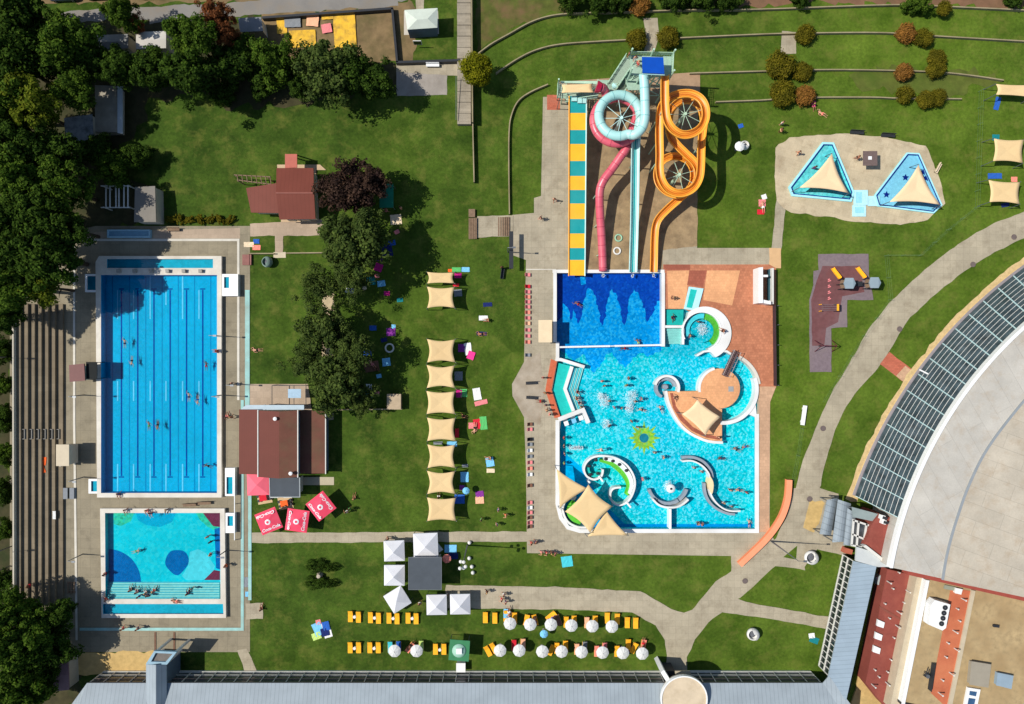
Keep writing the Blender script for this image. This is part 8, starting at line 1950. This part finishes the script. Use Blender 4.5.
for x, y, p, r_, c, w_, z in ((124.4, 343, 'swimming', 0, 'navy', 'in the lap pool, first lane, upper third', .5), (131.4, 361, 'swimming', 180, 'black', 'in the lap pool, second lane above the middle', .5), (206, 365.6, 'swimming', 0, 'red', 'in the lap pool, easternmost lane', .5), (148.6, 425.6, 'swimming', 0, 'green', 'in the lap pool, left of two side by side', .5), (157.4, 425, 'swimming', 180, 'black', 'in the lap pool, right of two side by side', .5), (188.6, 396.6, 'swimming', 0, 'navy', 'in the lap pool, left of the pair near the east side', .5), (197.4, 400, 'swimming', 180, 'blue', 'in the lap pool, right of the pair near the east side', .5), (208, 466, 'swimming', 70, 'black', 'in the lap pool near its south-east corner', .5), (120, 493.4, 'sitting', 180, 'navy', 'on the south rim of the lap pool, left', .6), (217.6, 351, 'sitting', 90, 'red', 'on the east rim of the lap pool', .6),
    (136, 551.4, 'swimming', 290, 'green', 'in the teaching pool amid ring ripples', .5), (210.4, 535, 'standing', 30, 'navy', 'in the teaching pool at its east side, upper', -.35), (213.4, 540, 'standing', 200, 'black', 'in the teaching pool at its east side, middle', -.35), (213.6, 552.4, 'standing', 100, 'rose', 'in the teaching pool at its east side, lower', -.35), (109, 572, 'standing', 270, 'red', 'at the west wall of the teaching pool', -.35), (131.6, 589, 'sitting', 0, 'black', 'on the pale steps, leftmost of the group', .0), (138, 591, 'sitting', 0, 'navy', 'on the pale steps, second of the group', .1), (142.6, 594, 'standing', 40, 'blue', 'on the pale steps, third of the group', -.05), (147, 591.6, 'sitting', 20, 'white', 'on the pale steps, fourth of the group', .1), (151.6, 593, 'standing', 330, 'navy', 'on the pale steps, fifth of the group', -.05), (155, 590, 'sitting', 340, 'red', 'on the pale steps, rightmost of the group', .0), (194.4, 586.6, 'standing', 10, 'teal', 'on the pale steps at the right, upper', -.2), (188.6, 592.6, 'sitting', 0, 'navy', 'on the pale steps at the right, lower', .1),
    (177, 601, 'lying', 80, 'salmon', 'on the wall between steps and channel', .6), (127, 509.6, 'sitting', 180, 'white', 'on the north rim of the teaching pool, leftmost', .6), (148, 510, 'sitting', 180, 'rose', 'on the north rim of the teaching pool, second', .6), (152, 512.4, 'sitting', 180, 'navy', 'on the teaching pool north rim, feet in water', .6), (168, 509.4, 'sitting', 170, 'white', 'on the north rim of the teaching pool, rightmost', .6), (107.6, 598.6, 'sitting', 40, 'red', 'at the south-west corner of the pale steps', .6), (228.6, 563.6, 'walking', 100, 'orange', 'on the deck east of the teaching pool', .0), (126.6, 626, 'walking', 70, 'red', 'south of the teaching pool, left of two', 0), (141, 626, 'walking', 250, 'navy', 'south of the teaching pool, right of two', 0),
    (33.6, 583.6, 'standing', 90, 'red', 'on the lower grandstand', .38 * 4), (228, 416.6, 'sitting', 0, 'rose', 'against the west wall of the brown-roofed building, left', 0), (234, 416.4, 'walking', 40, 'black', 'beside the west wall of the brown-roofed building, right', 0), (234, 383.6, 'walking', 260, 'navy', 'on the deck near the lap pool east lamp', 0),
    (257.4, 350, 'lying', 90, 'black', 'alone on the lawn east of the lap pool', 0), (351, 507.6, 'standing', 60, 'green', 'on the lawn right of the cornerwise red parasol, lower', 0), (348, 510.4, 'walking', 30, 'white', 'on the lawn right of the cornerwise red parasol, left', 0), (354.6, 497.6, 'sitting', 0, 'brown', 'on the lawn right of the cornerwise red parasol, upper', 0), (498.6, 508.4, 'standing', 80, 'blue', 'on the lawn below the peach towel, with a white top', 0), (506, 514, 'walking', 100, 'orange', 'on the lawn nearest the promenade, lower group', 0), (481.6, 518, 'standing', 60, 'green', 'on the lawn right of the lowest sail', 0), (497, 523, 'standing', 120, 'white', 'at the south of the lawn group by the lowest sail', 0),
    (463, 415.6, 'sitting', 250, 'black', 'in the shade beside the fifth sail', 0), (475, 428, 'lying', 170, 'black', 'on the red towel', .08), (490, 458, 'sitting', 90, 'black', 'on the blue towel right of the seventh sail', .08), (439, 496.4, 'sitting', 0, 'white', 'in the gap between the eighth and ninth sails', 0), (488, 320.4, 'sitting', 90, 'brown', 'at the end of the white towel', 0), (482, 334, 'lying', 90, 'black', 'on the lower dark blue towel', .08),
    (554, 200.6, 'walking', 180, 'brown', 'on the promenade beside the banded slide', 0), (540.6, 219, 'walking', 90, 'black', 'on the promenade above the dark information mast', 0), (543, 377.4, 'standing', 180, 'rose', 'queueing left of the orange-red edging, first', 0), (544.6, 392.6, 'standing', 150, 'black', 'queueing left of the orange-red edging, second', 0), (545.6, 404.6, 'standing', 190, 'navy', 'queueing left of the orange-red edging, third', 0), (546.6, 409.6, 'walking', 10, 'brown', 'queueing left of the orange-red edging, fourth', 0), (549.6, 413.6, 'standing', 60, 'rose', 'queueing left of the orange-red edging, last', 0), (541, 401, 'sitting', 90, 'red', 'on the promenade left of the queue', 0),
    (531.4, 541.6, 'walking', 80, 'red', 'at the promenade corner by the lawn path, left', 0), (535.4, 540.4, 'walking', 250, 'navy', 'at the promenade corner by the lawn path, right', 0), (541.4, 551, 'walking', 90, 'rose', 'at the south edge of the promenade, first of four', 0), (546.6, 551.6, 'walking', 90, 'red', 'at the south edge of the promenade, second of four', 0), (551, 551, 'standing', 90, 'brown', 'at the south edge of the promenade, third of four', 0), (555, 552, 'walking', 90, 'rose', 'at the south edge of the promenade, last of four', 0), (504, 592.6, 'walking', 90, 'white', 'on the lower path, topmost of three', 0), (502, 597.4, 'walking', 80, 'red', 'on the lower path, left of three', 0), (506, 600, 'walking', 70, 'navy', 'on the lower path, lowest of three', 0), (487, 589.6, 'walking', 270, 'black', 'on the lower path right of the tents', 0),
    (420.6, 601, 'standing', 0, 'white', 'between the cornerwise tent and the pair of tents', 0), (447, 592.6, 'standing', 200, 'white', 'on the path below the grey bar', 0), (389, 537, 'walking', 90, 'brown', 'on the upper path above the first tent', 0), (780, 125, 'standing', 30, 'white', 'on the lawn above the paddling pool deck, upper', 0), (779, 132, 'standing', 100, 'peach', 'on the lawn above the paddling pool deck, lower', 0), (796, 154, 'walking', 210, 'peach', 'on the paddling pool deck left of the pools', 0), (812.6, 106, 'sitting', 200, 'pink', 'beside the pink bag below the orange-brown shrub', 0), (821.6, 114, 'lying', 60, 'salmon', 'on the lawn south-east of the orange-brown shrub', 0), (762.6, 207, 'lying', 10, 'white', 'on the rose blanket by the paddling pool path', .08), (812, 169, 'standing', 0, 'purple', 'in the western paddling pool', .06), (855, 159, 'walking', 90, 'black', 'on the deck beside the brown square sunshade', 0),
    (628, 57, 'standing', 60, 'black', 'on the slide tower platform, left', 10.2), (634, 61, 'standing', 200, 'white', 'on the slide tower platform, middle', 10.2), (637, 66, 'standing', 120, 'red', 'on the slide tower platform, right', 10.2), (672, 317, 'sitting', 200, 'navy', 'on the aqua ledge by the white divider', -.28), (671, 298, 'standing', 90, 'black', 'at the white pool wall beside the pale terracotta', 0), (722.6, 331, 'sitting', 60, 'black', 'on the whirlpool crescent', .3), (674, 397, 'sitting', 220, 'brown', 'at the west tip of the pool island', .28), (717, 436.6, 'standing', 160, 'black', 'at the south tip of the pool island', .28),
    (502, 268, 'standing', 20, 'black', 'at the dark bench beside the promenade', 0), (387, 210.6, 'sitting', 100, 'rose', 'beside the green gazebo roof', 0), (401.6, 209, 'standing', 130, 'peach', 'on the lawn right of the cream blanket', 0), (344, 365, 'standing', 200, 'white', 'among the olive trees of the grove', 0), (372.4, 364, 'lying', 40, 'rose', 'on the brown patterned sheet', .08), (378, 369, 'sitting', 80, 'black', 'at the edge of the brown patterned sheet', .08), (262, 608, 'sitting', 0, 'black', 'on the small paved corner east of the turquoise lines', 0), (509, 612, 'lying', 180, 'white', 'on the pale blue lounger towel', .46), (535, 621, 'lying', 10, 'purple', 'on the lounger behind the second parasol', .4), (552, 618, 'lying', 130, 'blue', 'on the diagonal lounger', .4), (411, 645, 'lying', 140, 'black', 'on the red-covered diagonal lounger', .4), (643, 643, 'lying', 170, 'red', 'on the salmon-covered lounger at the east end', .4)):
    person(x, y, p, r_, c, w_, z - (.1 if p == 'swimming' else 0), .85 if p == 'swimming' else 1)
# ------------------------------------------------------------------ light and camera
w = bpy.data.worlds.new('World'); scene.world = w; w.use_nodes = True
nt = w.node_tree; bg = nt.nodes['Background']
sky = nt.nodes.new('ShaderNodeTexSky'); sky.sky_type = 'NISHITA'; sky.sun_disc = False
EL = R(52); SD = Vector((-math.cos(EL) * .998, math.cos(EL) * .06, math.sin(EL))).normalized()
sky.sun_elevation = EL; sky.sun_rotation = math.atan2(SD.x, SD.y)
sky.air_density = 1.0; sky.dust_density = .6; sky.ozone_density = 1.2
nt.links.new(sky.outputs[0], bg.inputs[0]); bg.inputs[1].default_value = .088
sl = bpy.data.lights.new('sun', 'SUN'); sl.energy = 4.0; sl.angle = R(.53); sl.color = (1.0, .955, .88)
so = bpy.data.objects.new('sun', sl); COL.objects.link(so); so.rotation_euler = (-SD).to_track_quat('-Z', 'Y').to_euler(); so.location = (-60, 20, 120)
cd = bpy.data.cameras.new('camera'); co = bpy.data.objects.new('camera', cd); COL.objects.link(co)
co.location = (0, 0, H); co.rotation_euler = (0, 0, 0)
cd.sensor_width = 36; cd.lens = 36 * H / (1024 * S); cd.clip_start = 1; cd.clip_end = 3000
scene.camera = co
scene.view_settings.view_transform = 'Standard'; scene.view_settings.look = 'None'
scene.view_settings.exposure = 0.22; scene.view_settings.gamma = 1.0; scene.view_settings.use_curve_mapping = False
scene.render.engine = 'CYCLES'
cy_ = scene.cycles
cy_.use_denoising = True; cy_.max_bounces = 6; cy_.diffuse_bounces = 3; cy_.glossy_bounces = 2; cy_.transparent_max_bounces = 12; cy_.caustics_reflective = False; cy_.caustics_refractive = False
scene.render.film_transparent = False
